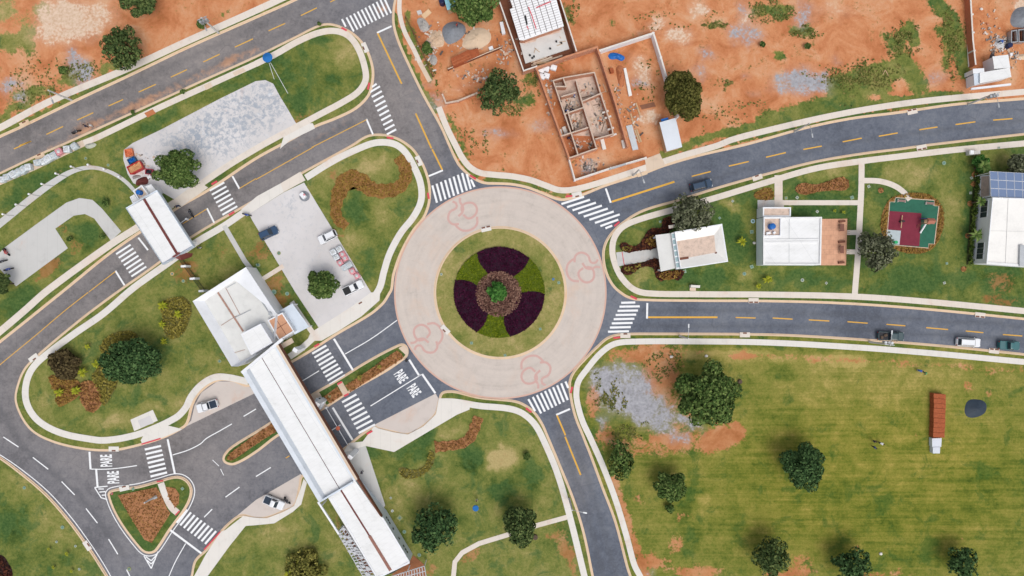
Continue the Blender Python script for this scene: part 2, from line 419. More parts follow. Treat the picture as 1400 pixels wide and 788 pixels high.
def planting(name, pts, m, label, size=.26, dens=26, h=.35, base=.13, seed=0, sm=True, gap=0.0, cat='flower bed', group=None, world=None, soil=None, soilh=.05):
    """low bed of plants filling an outline: leaf faces over a soil mat"""
    P = world if world is not None else plan(pts, 0, sm)
    g = np.random.default_rng(seed+11)
    A = np.array([[p[0], p[1]] for p in P]); lo, hi = A.min(0), A.max(0)
    n = int(np.prod(hi-lo)*dens); xy = g.uniform(lo, hi, (n,2)); xy = xy[inside(A, xy)]
    if gap:     # plants stand in clumps
        cl = g.uniform(lo, hi, (max(8, int(np.prod(hi-lo)/gap)), 2))
        d = np.full(len(xy), 9e9)
        for c in cl: d = np.minimum(d, ((xy-c)**2).sum(1))
        keep = d < (gap*.33); xy = xy[keep]
    bump = .5+.5*np.sin(xy[:,0]*2.1+np.sin(xy[:,1]*1.7)*1.3)*np.sin(xy[:,1]*2.4)
    z = base+.03+h*(.35+.65*g.uniform(0,1,len(xy)))*(.6+.4*bump)
    C = np.column_stack([xy, z]); N = np.column_stack([g.normal(0,.55,len(xy)), g.normal(0,.55,len(xy)), np.ones(len(xy))])
    o = leaves_mesh(name, C, N, size, m, seed); tag(o, label, cat, group)
    if soil:
        bm = bmesh.new(); prism(bm, P, base-.03, base+soilh); obj('soil', bm, soil, o)
    return o

# ------------------------------------------------------------------ terrain patches
ATTR = ('dirt', 'gravel', 'sand', 'dry', 'mow', 'track', 'bare')
def evaluate(xy, base, blobs, warp=True):
    """xy in survey units; blobs: (attr, strength, cx, cy, rx, ry, rot) or (attr, strength, [line], width)"""
    xy0 = xy
    if warp:        # ragged outlines: patches never end on a clean ellipse
        nv = mnoise.noise; w1 = np.array([(nv((x*.09, y*.09, 3.1))+.5*nv((x*.23, y*.23, 7.7)), nv((x*.09, y*.09, 9.4))+.5*nv((x*.23, y*.23, 1.3))) for x, y in xy.tolist()]).reshape(-1, 2); xy = xy+w1*8
    val = {a: np.full(len(xy), float(base.get(a, 0))) for a in base.keys() | set(ATTR)}
    for b in blobs:
        a, s = b[0], b[1]
        if isinstance(b[2], list):
            d = np.full(len(xy), 9e9); L = [np.array(p, float) for p in b[2]]
            for p, q in zip(L, L[1:]):
                e = q-p; t = np.clip(((xy0-p)@e)/max(e@e, 1e-9), 0, 1); d = np.minimum(d, np.linalg.norm(xy0-p-t[:,None]*e, axis=1))
            d = d/(b[3]/2)
        else:
            cx, cy, rx, ry = b[2:6]; rot = R(b[6]) if len(b) > 6 else 0
            x, y = xy[:,0]-cx, xy[:,1]-cy
            d = np.hypot((x*math.cos(rot)+y*math.sin(rot))/rx, (-x*math.sin(rot)+y*math.cos(rot))/ry)
        soft = .6 if isinstance(b[2], list) else .95
        w = np.clip((1.05+soft/3-d)/soft, 0, 1); w = w*w*(3-2*w)
        if a == 'dirt0': val['dirt'] = val['dirt']*(1-w*s)
        else: val[a] = val.setdefault(a, np.zeros(len(xy)))+s*w
    return val
def sheet(name, P, z, m, base, blobs, step=.9, warp=True):
    """flat sheet inside outline P (world xy), meshed finely enough to carry the soil patches"""
    lo = np.array([min(p.x for p in P), min(p.y for p in P)]); hi = np.array([max(p.x for p in P), max(p.y for p in P)])
    gx, gy = np.meshgrid(np.arange(lo[0], hi[0], step), np.arange(lo[1], hi[1], step))
    g = np.random.default_rng(3); pts = np.column_stack([gx.ravel(), gy.ravel()])+g.uniform(-.2,.2,(gx.size,2))*step
    A = np.array([[p.x, p.y] for p in P]); pts = pts[inside(A, pts)]
    vs = [Vector(p) for p in P]+[Vector(p) for p in pts.tolist()]
    n = len(P)
    r = delaunay_2d_cdt(vs, [], [list(range(n))], 1, 1e-5)
    me = bpy.data.meshes.new(name); me.from_pydata([(v.x, v.y, z) for v in r[0]], [], [f[::1] for f in r[2]]); me.update()
    if me.polygons and me.polygons[0].normal.z < 0: me.flip_normals()
    co = np.array([[v.x, v.y] for v in r[0]]); px = np.column_stack([co[:,0]/S+700, 394-co[:,1]/S])
    for a, v in evaluate(px, base, blobs, warp).items():
        at = me.attributes.new(a, 'FLOAT', 'POINT'); at.data.foreach_set('value', v.astype(np.float32))
    me.materials.append(m); o = meshobj(name, me); return tag(o, kind='structure')
def block(pts, base, blobs, kerb=True, kw=.5, zt=.12):
    P = plan(pts)
    if kerb:
        bm = bmesh.new(); uvl = bm.loops.layers.uv.verify()
        g1 = offset(P, kw*.45); g2 = offset(P, kw); rows = []
        for ring, zs in ((P, (-.02, .008)), (g1, (.010, .13)), (g2, (.132, .05))):
            rows.append([[bm.verts.new((p.x, p.y, z)) for p in ring] for z in zs])
        chain = [rows[0][0], rows[0][1], rows[1][0], rows[1][1], rows[2][0], rows[2][1]]
        L = len(P); us = [0]
        for i in range(L): us.append(us[-1]+(P[(i+1)%L]-P[i]).length)
        for a, b in zip(chain, chain[1:]):
            for i in range(L):
                f = bm.faces.new((a[i], a[(i+1)%L], b[(i+1)%L], b[i]))
                for lp, c in zip(f.loops, ((us[i],0),(us[i+1],0),(us[i+1],.3),(us[i],.3))): lp[uvl].uv = c
        tag(obj('kerb', bm, M['kerb']), kind='structure')
        P = offset(P, kw-.02)
    return sheet('lawn' if base.get('dirt', 0) < .5 else 'bare_ground', P, zt, M['terrain'], base, blobs)
# ------------------------------------------------------------------ the setting
bm = bmesh.new(); box(bm, (0,0,-.5), (1400,1400,.9)); g_ = obj('ground', bm, M['terrain']); tag(g_, kind='structure')

rd = [Vector((-118,-78)), Vector((118,-78)), Vector((118,78)), Vector((-118,78))]
rb = [('age', 1, 150, 150, 420, 420), ('age', .55, 560, 130, 90, 130), ('age', .55, 120, 640, 260, 200), ('age', .25, 320, 620, 200, 120), ('age', .3, 780, 640, 30, 120),
      ('dirt', .5, *A1((460,680))[0], 24, 8, -25), ('dirt', .32, *A1((760,560))[0], 34, 8, -25), ('dirt', .5, *A1((1240,320))[0], 14, 5, -25), ('dirt', .42, [(60,212),(180,148),(280,102),(350,70)], 13), ('dirt', .2, [(0,218),(180,132),(400,30)], 34), ('dirt', .25, [(250,300),(330,245),(480,165)], 14),
      ('dirt', .7, *A2((680,45))[0], 12, 9, -25), ('dirt', .32, *A2((350,110))[0], 14, 4, 20), ('dirt', .28, [(545,20),(560,80),(590,140),(612,190)], 9), ('dirt', .3, *A2((900,560))[0], 16, 8, 60),
      ('dirt', .22, *A2((820,480))[0], 26, 14, 60), ('dirt', .16, 430, 190, 60, 5, -26), ('dirt', .25, [(560,190),(600,235),(640,250)], 5),
      ('tar', .3, *C3((560,45))[0], 8, 3, -5), ('tar', .2, *C3((560,60))[0], 14, 10, 0), ('tar', .2, 820, 385, 6, 22, 0), ('tar', .25, *A4((790,650))[0], 4, 10, 20),
      ('tar', .2, *D3((420,590))[0], 5, 5, 0), ('track', .5, [(765,600),(800,690),(825,790)], 9), ('track', .45, [(785,600),(815,690),(843,790)], 9), ('track', .4, [(480,165),(330,243),(200,335)], 8), ('track', .4, [(0,195),(180,115),(400,15)], 9), ('track', .4, [(0,225),(180,142),(400,40)], 8), ('track', .45, [(550,60),(590,150),(625,245)], 8), ('track', .5, [(420,520),(520,460)], 9), ('track', .5, [(440,590),(540,530)], 9), ('track', .4, [(300,590),(220,640),(130,640)], 12), ('track', .4, [(860,300),(1000,252),(1150,212),(1400,180)], 5), ('track', .55, [(0,560),(30,610),(110,680),(170,760)], 10), ('track', .55, [(880,445),(1100,446),(1400,466)], 7), ('track', .55, [(880,425),(1100,427),(1400,446)], 6),
      ('track', .55, [(850,290),(1000,236),(1150,195),(1400,165)], 6), ('track', .55, [(0,490),(80,430),(200,340),(330,250),(480,170)], 7)]
sheet('road', rd, 0.0, M['asphalt'], {}, rb, .8, False)

OUT = {}
OUT['A'] = [(-60,218),(0,189),(33,174),(101,141),(178,105),(254,68.5),(350,26),(408,0),(450,-22),(450,-60),(-60,-60)]
OUT['B'] = [(-60,264),(0,235.5),(58,208),(84,197),(183,152),(279,108),(350,76),(401,51),(436,34),(451.5,32),(469,37),(487,48),(502,66),(511,92),(511,112),(505,132),(487,150),(459,164),(431,175),(396,194),
            (350,219),(287,261),(247,284),(158,343),(86,401),(0,470),(-60,518)]
OUT['C'] = [(157,400),(106.6,438),(48,487.5),(32,505),(23,527),(20,547),(28,570),(41,588),(58,599.5),(86,609.6),(124,616.5),(157,617),(183,612),(218,602),(246,589),(257,580),(265,553),(275,537),(297,522),(317,522),(341,529),(397,498),
            (426,481),(461.7,458),(506,432),(525,416),(534,402),(537,396),(540,375),(550.5,345),(566,317),(581,298),(588.5,276),(588.5,253),(582,230),(571,210),(561,199),(543,188),(522.6,183),(502,185),(480,198),(411,236),(385.5,251),(352,270),(256,326),(215,359)]
OUT['D'] = [(320,607.5),(350,589),(369,577),(423.6,540),(461.7,518),(502,493),(543,471.5),(552,470),(558,476),(557.5,487),(550,494),(528,509),(482,535),(451.5,555),(434,565.5),(379,598),(350,620),(321,636),(308,634),(304,627),(309,617)]
OUT['E'] = [(260,790),(266,766),(282,750),(301,726),(315,712),(330,703),(350,707),(365,706),(388,697),(401,690),(408,665),(412,650),(470,612),(495,592),(512,581.5),(517,584),(538,589),(558,592),(578,581),(594,565),(599,547),(603,537),(611,534),(624,534.5),(654.6,542),(700,546.5),(715,551),(730.5,562),(742,578),(750,596),(766,634),(786,684),(800,730),(812,788),(824,845),(240,845)]
OUT['F'] = [(147,677),(152,670),(188,664.5),(218,656.5),(238,651),(249,652),(258,658),(263,668),(262,680),(254,697),(233.5,725),(218,749),(211,756),(200,757),(190,750),(162,712)]
OUT['G'] = [(-60,588),(0,624),(25,642),(63,674),(94,709),(122,747),(142,778),(150,792),(168,845),(-60,845)]
OUT['H'] = [(1460,176),(1400,182),(1268,197),(1233,202),(1177,209),(1113,220),(1050,236),(979,256),(928,272),(878,287),(850,304),(832,322),(824,340),(824,360),(829,378),(838,393),(848,402),(858,408),(872.6,411.5),(954,413),(1050,413.5),(1151.5,416.5),(1253,423.5),(1400,438),(1460,445)]
OUT['I'] = [(777,530),(779,516),(786,504),(801.5,487),(814,474.5),(830,461),(847,456),(900,455),(1050,456),(1126,459.5),(1228,466.5),(1304,473),(1400,483),(1460,489),(1460,850),(878,850),(860,788),(856,776),(840,715),(822,667),(807,626),(796,598),(784,567)]
OUT['J'] = [(555,-60),(541,-8),(537,10),(536.6,33),(543,57),(558,91),(578,132),(601,173),(613,200),(625,225),(637,238),(649.5,247),(662,252),(682,253),(700,254),(720,258),(741,266),(758,273),(771,275),(796,268.5),(827,256),(883,238),(908,228.5),(954,215),(1022,199),(1101,177),(1164,164),(1228,156),(1304,145),(1400,137),(1460,132),(1460,-60)]

gA = [('dirt',-1.1,*A1((40,230))[0],26,14,0),('dirt',-.8,*A1((20,60))[0],22,22,0),('dirt',-.75,*A1((150,190))[0],14,28,0),('dirt',-1.0,*A1((230,60))[0],11,12,0),('dry',.8,60,20,90,40),
      ('sand',.75,*A1((400,130))[0],58,26,-15),('sand',.6,*A1((300,60))[0],30,20,0),('sand',.45,*A1((340,240))[0],10,6,0),('gravel',.7,*A1((440,380))[0],22,17,60),('gravel',.6,*A1((60,460))[0],26,9,-10),('gravel',.4,*A1((390,300))[0],12,10,60),('gravel',.6,*A1((110,530))[0],14,6,0),
      ('dirt',-1.0,*A1((370,410))[0],16,12,-25),('dirt',-1.0,*A1((180,500))[0],34,8,-10),('dirt',-1.0,*A1((470,390))[0],12,9,0),('dirt',-1.1,*A1((90,590))[0],30,7,-25),('dirt',-1.0,*A1((600,350))[0],20,6,-25),('dirt',-.9,*A1((1180,100))[0],26,3,-28),
      ('dirt',-1.7,[(-30,198),(40,165),(178,98.5),(254,62),(345,22),(400,-3)],7),('dirt',-.8,[(0,172),(100,127),(180,85)],6),('dry',-.35,[(-30,198),(40,165),(178,98.5),(254,62),(345,22),(400,-3)],7)]
block(OUT['A'], {'dirt':1.0,'bare':1,'dry':.3}, gA)
gB = [('dry',-.5,380,100,60,40),('dry',.9,*A2((480,280))[0],26,24,30),('dry',-1.3,*A2((240,560))[0],10,16,0),('dry',-1.1,*A2((350,210))[0],16,8,0),('dry',-.8,*A2((410,440))[0],12,8,0),('dry',-.6,*A2((120,320))[0],16,9,0),
      ('dirt',.75,*A2((225,625))[0],10,5,-60),('dirt',.75,*A2((270,635))[0],10,3,-25),('dirt',.6,*B1((410,540))[0],11,10,0),('dirt',.75,*B1((280,640))[0],18,10,-30),('dirt',.6,*B1((330,430))[0],7,10,-60),('dirt',.45,*B1((230,690))[0],22,5,-32),
      ('dirt',.4,*B1((330,130))[0],9,4,0),('dry',-.7,*B1((200,210))[0],60,14,-30),('dry',-.8,*C1((110,60))[0],30,20,-35),('dry',.4,*B1((500,200))[0],30,18,0),('dry',-.7,*B1((470,480))[0],18,22,0),('dry',-.5,*A1((800,690))[0],60,6,-26),('dry',-.35,[(90,200),(180,158),(270,113),(350,80)],5),
      ('dry',.5,[(420,184),(480,160),(505,120),(508,90),(490,55)],5),('dirt',.25,*A1((1150,500))[0],8,5,0)]
block(OUT['B'], {'dry':-.05}, gB)
gC = [('dry',.9,*B2((610,120))[0],34,14,-20),('dry',.5,*B2((360,180))[0],16,22,0),('dry',-.9,*B2((530,330))[0],20,22,0),('dry',-.5,*B2((620,560))[0],30,40,0),('dry',.8,*B2((540,520))[0],14,22,60),('dirt',.45,*B2((450,490))[0],7,12,60),('dirt',.6,*B2((420,150))[0],8,10,-30),('dirt',.35,*B2((560,490))[0],5,4,0),('dry',.6,*B2((690,380))[0],14,9,0),
      ('dirt',.7,*B1((1010,690))[0],16,20,50),('dirt',.35,*B1((1180,560))[0],14,18,30),('dirt',.6,*B2((30,570))[0],14,24,60),('dirt',.6,*B2((110,720))[0],12,16,50),('dirt',.5,*T(250,360,.1777)((700,250))[0],20,16,50),('dirt',.5,*C2((150,60))[0],12,16,50),
      ('dry',-.7,*C1((880,340))[0],26,18,0),('dry',.6,*C1((1000,600))[0],26,10,-30),('dry',.7,*C1((600,690))[0],30,10,0),('dry',.5,*C1((230,620))[0],14,30,-40),('dry',-.5,*C1((720,560))[0],34,16,0),
      ('dirt',.5,*C1((810,215))[0],4,6,0),('dirt',.55,*C1((1180,300))[0],3,22,-32),('dirt',.35,*C1((400,580))[0],6,8,0),('dry',.6,*C1((820,610))[0],16,6,-20),('dry',.8,[(340,273),(385,246),(460,208),(520,186),(560,202)],3),('dry',-.5,*T(250,360,.1777)((950,380))[0],10,30,-32)]
block(OUT['C'], {'dry':.1}, gC)
block(OUT['D'], {'dry':-.7}, [])
gE = [('dry',-1.0,*C2((920,780))[0],14,12,-30),('dry',-.9,*D2((850,130))[0],26,14,-30),('dry',-1.0,*D2((1170,160))[0],20,20,0),('dry',-1.0,*D2((1330,330))[0],20,18,0),('dry',.9,*D2((1310,160))[0],26,16,-10),('dry',1.3,*D2((1320,150))[0],24,15,-10),('dirt',.25,*D2((1320,150))[0],20,10,-10),('dry',.8,*D2((800,330))[0],24,22,50),('dry',.5,*D2((1050,20))[0],30,8,0),
      ('dirt',.65,*D2((1150,680))[0],20,6,-30),('dirt',.8,*D2((940,750))[0],8,10,0),('dry',-.8,*D2((600,110))[0],10,20,-30),('dirt',.55,*D3((270,600))[0],14,32,-14),('dirt',.5,*D3((195,570))[0],6,6,0),('dirt',.6,*D3((320,700))[0],5,30,-14),('dirt',.5,*D2((450,500))[0],6,10,0),('dirt',.4,*D2((175,560))[0],6,8,0),('dirt',.3,*D2((180,690))[0],4,5,0),
      ('dry',.6,*D2((100,560))[0],26,16,-20),('dry',-.4,*D2((330,560))[0],16,30,-32),('dry',.3,*D1((1300,620))[0],20,12,-45),('dry',-.6,*D2((760,300))[0],8,40,-32),('dry',-.35,[(612,540),(660,549),(705,555),(730,575),(775,680),(805,785)],5),('dry',.4,*C2((1050,740))[0],24,8,-20),('dry',-.7,*D3((100,250))[0],16,24,0),('dry',.5,*D3((190,380))[0],10,14,0)]
block(OUT['E'], {'dry':.1,'bare':.25}, gE)
block(OUT['F'], {'dry':-.45}, [])
gG = [('dry',-.8,*D1((60,520))[0],26,30,0),('dry',.45,*D1((300,520))[0],30,40,-45),('dry',.5,*D1((100,300))[0],22,14,40),('dirt',.3,*D1((310,600))[0],2.5,2.5),('dirt',.35,*D1((430,750))[0],2.5,2.5),('dirt',.35,*D1((410,625))[0],2.5,2.5),('dirt',.35,*D1((85,278))[0],2.5,2.5)]
block(OUT['G'], {'dry':-.1}, gG)
gH = [('dry',.7,*B3((690,700))[0],18,12,0),('dry',.25,*B3((650,470))[0],20,12,-15),('dry',-.6,*B3((1030,700))[0],50,14,0),('dry',-1.0,*B3((1150,420))[0],18,22,0),('dry',1.0,*B3((1170,320))[0],14,10,0),('dry',.9,*B3((1260,690))[0],14,12,0),('dry',-.7,*B3((1220,500))[0],16,30,0),('dry',-.35,[(832,330),(826,352),(832,375),(850,402)],6),('dry',-.35,[(850,302),(930,268),(1020,240)],6),
      ('dry',.95,*B4((750,150))[0],46,18,-5),('dry',.8,*B4((330,150))[0],34,9,-8),('dry',-1.3,*B4((280,275))[0],50,4,0),('dry',-1.4,*B4((280,355))[0],40,10,0),('dry',-1.3,*B4((450,480))[0],5,40,0),('dry',.3,*B4((560,350))[0],12,30,0),('dry',-.6,*B4((780,700))[0],50,18,0),('dry',-.9,*B4((1080,400))[0],8,60,0),('dry',.7,*B4((980,330))[0],20,34,0),('dry',-.6,*B4((200,700))[0],44,10,0),
      ('dry',.9,*B4((1280,70))[0],22,9,0),('dirt',.5,*B4((1250,720))[0],26,16,0),('dry',-.7,*B4((1200,700))[0],40,16,0),('dirt',.3,*B4((520,730))[0],5,14,0),('dirt',.35,*B4((430,730))[0],5,10,-30),('dirt',.55,*C4((1250,40))[0],30,8,5),('dry',-.35,[(860,410),(1000,411),(1150,412),(1300,424),(1460,440)],5),('dry',-.2,[(1050,240),(1180,214),(1300,200)],5),('dry',-.4,1250,395,60,10)]
block(OUT['H'], {'dry':-.25}, gH)
gI = [('dirt',.5,930,602,72,20,-4),('dirt',.45,900,515,36,55,10),('dirt',.4,850,610,40,14,10),('gravel',.85,*C3((600,520))[0],44,36,10),('gravel',.75,*C3((760,650))[0],34,24,10),('gravel',.55,*C3((470,440))[0],14,10,-40),('gravel',.7,*C3((960,700))[0],22,8,15),('gravel',.5,*C3((480,700))[0],9,9,0),('gravel',.5,*D3((880,30))[0],24,10,20),('gravel',.25,*D3((730,770))[0],7,4,0),
      ('dirt',.9,*C3((440,580))[0],10,24,0),('dirt',.75,*C3((700,330))[0],56,10,-3),('dirt',.5,*C3((800,450))[0],26,30,20),('dirt',.35,*C3((900,640))[0],36,30,0),('dirt',1.0,*C3((1150,750))[0],26,12,-15),('dirt',1.0,*D3((1120,60))[0],34,15,-20),('dirt',.8,*D3((850,70))[0],26,8,10),('dirt',.65,*C3((500,760))[0],12,14,0),
      ('dirt',.9,[(839,655),(852,690),(868,745),(884,790)],10),('dirt',.85,*D3((760,710))[0],26,11,10),('dirt',.85,*D3((1000,770))[0],36,9,0),('dirt',.85,*D4((120,775))[0],40,6,0),('dirt',.55,*D4((650,775))[0],60,4,0),('dirt',.5,*D4((200,700))[0],22,12,0),('dirt',.6,*D3((880,610))[0],10,14,30),('dirt',.55,*D4((480,530))[0],7,6,0),('dirt',.7,*D4((395,390))[0],6,5,0),('dirt',.65,*D4((745,522))[0],8,4,0),('dirt',.5,*D4((470,630))[0],4,9,-30),('dirt',.5,*D4((1060,580))[0],5,6,0),('dirt',.4,*D4((1120,620))[0],9,4,0),('dirt',.5,*D3((690,380))[0],8,6,0),('dirt',.45,*D3((930,460))[0],12,5,0),
      ('dry',.9,[(930,482),(1050,488),(1180,495)],16),('dirt',.42,[(1000,485),(1120,491),(1180,494)],9),('dirt',.36,[(1190,495),(1290,500),(1400,508)],8),('dirt',.55,*C4((1080,510))[0],10,8,0),('dirt',.55,*C4((1190,440))[0],7,5,0),('dirt',.5,*C4((1205,550))[0],4,5,0),('dirt',.4,*C4((800,770))[0],8,4,0),('dirt',.6,*C3((1020,320))[0],6,5,0),('dirt',.5,*C3((1250,340))[0],14,5,0),
      ('mow',.4,1200,660,260,130),('dry',.55,1180,520,200,36),('dry',.25,1230,600,140,60),('dry',-.6,*C4((90,440))[0],24,8,0),('dry',-1.0,*D3((940,390))[0],16,34,20),('dry',-.6,*D3((1000,540))[0],16,16,0),('dry',-.7,*D4((830,690))[0],60,10,3),
      ('dry',-.5,*D4((700,460))[0],50,10,2),('dry',-.4,*D4((1100,240))[0],60,12,3),('dry',.5,*D4((350,240))[0],24,12,3),('dry',-.35,[(836,466),(806,490),(783,530),(806,598),(836,665),(862,760),(872,790)],4),('dry',-.35,[(850,462),(960,463),(1050,464)],5),('dry',-.35,[(855,474),(960,474),(1050,476),(1177,481)],5),('dry',-.35,[(1060,464),(1200,470),(1330,482),(1460,494)],5),('dry',.5,*D3((1000,420))[0],30,20,0),('dry',-.35,[(796,560),(812,600),(846,684),(872,770)],12),('dirt',-.3,1250,700,150,60)]
block(OUT['I'], {'dry':.18,'dirt':.06,'mow':.6,'bare':.75}, gI)
gJ = [('dirt',-1.8,[(538,20),(548,62),(575,118),(594,152)],6),('dirt',-1.2,[(556,20),(566,60),(585,95),(590,110)],7),('dry',-.35,[(538,20),(548,62),(575,118)],7),('dirt',-1.6,[(605,170),(618,200),(636,228),(650,243)],5.5),('dirt',-.8,[(613,160),(628,190),(640,215)],7),('dry',.3,[(613,160),(628,190),(640,215)],7),
      ('dirt',-1.8,[(665,246),(700,248),(740,258),(770,269)],6),('dirt',-1.7,[(780,266),(830,249),(883,232)],6),('dirt',-1.6,[(910,222),(960,208),(1030,189),(1130,167),(1230,149),(1340,137)],5),('dry',-.35,[(910,222),(960,208),(1030,189),(1130,167),(1230,149),(1340,137)],6),
      ('dirt',-1.3,[(905,214),(960,190),(1020,176),(1100,158),(1180,144),(1310,129)],11),('dirt',-.9,[(1040,165),(1130,140),(1210,120)],20),('dirt',-.88,[(1140,118),(1200,100),(1240,92),(1255,115)],30),('dirt',-.9,[(1225,60),(1243,38),(1250,55)],18),('dirt',-.6,[(1210,50),(1230,80),(1250,60)],14),('dirt',-.9,[(1277,0),(1300,25),(1312,60),(1318,100)],22),('dirt',-.8,[(1285,40),(1298,60),(1292,90)],16),('dry',.1,1200,110,90,40),
      ('dirt',-1.0,*A4((60,60))[0],20,12,0),('dirt',-.9,*A4((180,170))[0],16,9,30),('dirt',-1.1,*A4((60,295))[0],10,4,15),('dirt',-.9,*A4((215,248))[0],5,4),('dirt',-.7,*A3((1080,140))[0],20,5,0),('dirt',-.7,*A3((1330,60))[0],14,12,0),('dirt',-.8,*A3((300,80))[0],7,16,-10),('dirt',-.7,*A3((80,430))[0],14,8,0),('dirt',-.7,*A3((60,560))[0],18,14,0),('dirt',-.5,*A3((540,130))[0],6,6),('dirt',-.6,*A3((1150,460))[0],10,6),
      ('gravel',.75,*A4((150,440))[0],34,19,-5),('gravel',.5,*A4((280,450))[0],18,14),('gravel',.4,*A4((190,80))[0],14,22),('gravel',.3,*A4((360,340))[0],8,7),('gravel',.35,*A4((910,420))[0],14,10),('gravel',.45,*A3((1260,180))[0],26,18),('gravel',.35,*A3((1050,290))[0],14,7,20),('gravel',.3,*A3((1280,410))[0],6,5),('gravel',.25,*A3((1300,500))[0],7,5),('gravel',.35,*A3((1010,390))[0],14,10),('gravel',.4,*A3((1240,50))[0],8,14),('gravel',.4,*A3((150,680))[0],16,10,0),('gravel',.4,*A2((1310,720))[0],24,7),('gravel',.4,*A2((970,550))[0],10,12,-30),('gravel',.3,*A2((920,450))[0],8,4,-20),
      ('sand',.7,*A3((1010,45))[0],14,11),('sand',.55,*A3((770,130))[0],18,8,-20),('sand',.6,*A3((900,190))[0],20,12,10),('sand',.5,*A3((680,180))[0],8,5),('sand',.6,*A3((1260,100))[0],16,8,-30),('sand',.3,*A2((1110,470))[0],18,5,-20),('sand',.25,*A4((330,60))[0],40,10),('sand',.6,*A3((700,380))[0],22,14,60),('sand',.6,*A3((740,640))[0],15,13),('sand',.4,*T(730,60,.2413)((330,670))[0],20,10,-15),('gravel',.6,*T(730,60,.2413)((310,700))[0],14,9,-20),('gravel',.5,*A3((680,450))[0],12,8),('sand',.3,*A2((1190,240))[0],20,10),
      ('sand',.3,*A4((1355,30))[0],10,14),('sand',.6,*T(1310,0,.1648)((510,40))[0],12,12)]
block(OUT['J'], {'dirt':1.0,'bare':1,'dry':-.1}, gJ)

# the roundabout: concrete ring, kerbed garden in the middle
CX, CY = 684, 400.5
def ring(c, r, n=128): return [(c[0]+r*math.cos(2*math.pi*i/n), c[1]+r*math.sin(2*math.pi*i/n)) for i in range(n)]
P = plan(ring((CX,CY), 145), 0, False); bm = bmesh.new(); prism(bm, P, -.01, .006); tag(obj('roundabout_pavement', bm, M['apron']), kind='structure')
ribbon('pavement_edge', ring((CX,CY), 144.3)+[ring((CX,CY),144.3)[0]], 2.2, .010, .010, M['pink_edge'], sm=False)
gK = [('dry',.35,CX,CY,95,95),('dry',-.6,*B3((130,640))[0],12,26,-15),('dry',-.7,*T(560,290,.2665)((300,180))[0],22,10,-30),('dry',-.6,*T(560,290,.2665)((640,620))[0],22,10,-40),('dry',-.6,*T(560,290,.2665)((270,640))[0],16,14,0),('dirt',.35,*T(560,290,.2665)((165,510))[0],8,8),('dirt',.25,*T(560,290,.2665)((280,245))[0],6,4)]
block(ring((CX,CY), 91.2, 96), {'dry':.45}, gK, kw=.55, zt=.14)
emb = [C3((150,378),(185,378),(207,405),(196,445),(162,465),(163,490),(182,500)), C3((52,415),(53,375),(85,346),(130,342),(160,362),(172,380)), C3((126,428),(98,406),(62,424),(51,458),(72,488),(112,488),(134,468),(130,440)), C3((152,420),(127,445),(127,472),(141,495),(141,518))]
a0 = math.atan2(110, 48)
for a in (0, math.atan2(-107,-50)-a0, math.atan2(-33,113)-a0, math.atan2(60,-99)-a0):      # pink emblem painted four times around the ring
    bm = bmesh.new()
    for k, line in enumerate(emb):
        L = [(CX+(x-CX)*math.cos(a)-(y-CY)*math.sin(a), CY+(x-CX)*math.sin(a)+(y-CY)*math.cos(a)) for x, y in line]
        ribbon('', L, 3.2, 0, .012+.004*k, None, bm=bm)
    tag(obj('painted_emblem', bm, M['pink_paint']), kind='structure')

# ------------------------------------------------------------------ paved areas
for pts in (B1((30,545),(200,420),(360,305),(430,280),(500,290),(550,335),(655,460),(600,510),(510,390),(460,366),(400,375),(300,445),(368,550),(90,755),(-20,640),(0,575)),): slab('plaza', pts, .1, .142, M['walk_grey'])
lotB = [(169,218),(170,205),(182,196),(220,178),(300,136),(350,111.5),(363,110),(374,115),(383,132),(391,145),(405,169),(392,178),(350,204),(312,227),(262,261),(244,276),(225,265),(183,251),(175,238)]
sheet('parking_lot', plan(lotB, 0, False), .146, M['lot'], {}, [('wear',.9,320,165,120,44,-30),('wear',.25,230,215,60,40,-30)], 1.2)
lotC = [(388,263.5),(416,250),(507.5,400),(480,420),(436,448),(403,398),(345,301),(341,293)]
sheet('parking_lot', plan(lotC, 0, False), .146, M['lot'], {}, [('wear',.35,395,275,14,14),('wear',.16,420,340,90,90),('wear',.3,398,300,6,18)], 1.2)
for pts, m in (([(352,268.5),(384,251),(388,263),(341,293),(330,287)], 'walk_pale'), ([(436,448),(480,420),(507.5,400),(520,400),(519,411),(494,433),(461,454),(440,466),(420,466),(425,455)], 'walk_pale'),
               ([(384,251),(411,235),(418,247),(388,263)], 'walk')):
    slab('driveway', pts, .1, .15, M[m])
slab('driveway', [(383,204),(396,193),(431,176),(428,169),(405,169),(391,178)], .1, .152, M['walk_pale'])
slab('driveway', [(238,279),(246,285),(262,273),(285,257),(275,250),(256,264)], .1, .152, M['walk'])
slab('plaza', C1((705,685),(825,632),(852,690),(725,747)), .1, .147, M['walk_pale'])
slab('plaza', C1((745,690),(810,663),(830,703),(760,728)), .1, .156, M['lot'])
# bus and car bays at road level
slab('lay_by', [(253,584)]+C1((1030,690),(1048,610),(1085,540),(1170,480),(1250,480),(1340,505),(1379,540)), -.01, .005, M['bay'])
slab('lay_by', D2((-100,460),(0,478),(60,472),(150,435),(205,405),(235,330),(270,260),(240,238),(0,377)), -.01, .005, M['bay'])
slab('lay_by', C2((640,712),(650,725),(740,750),(820,760),(905,715),(962,655),(985,575),(968,545)), -.01, .005, M['bay'])
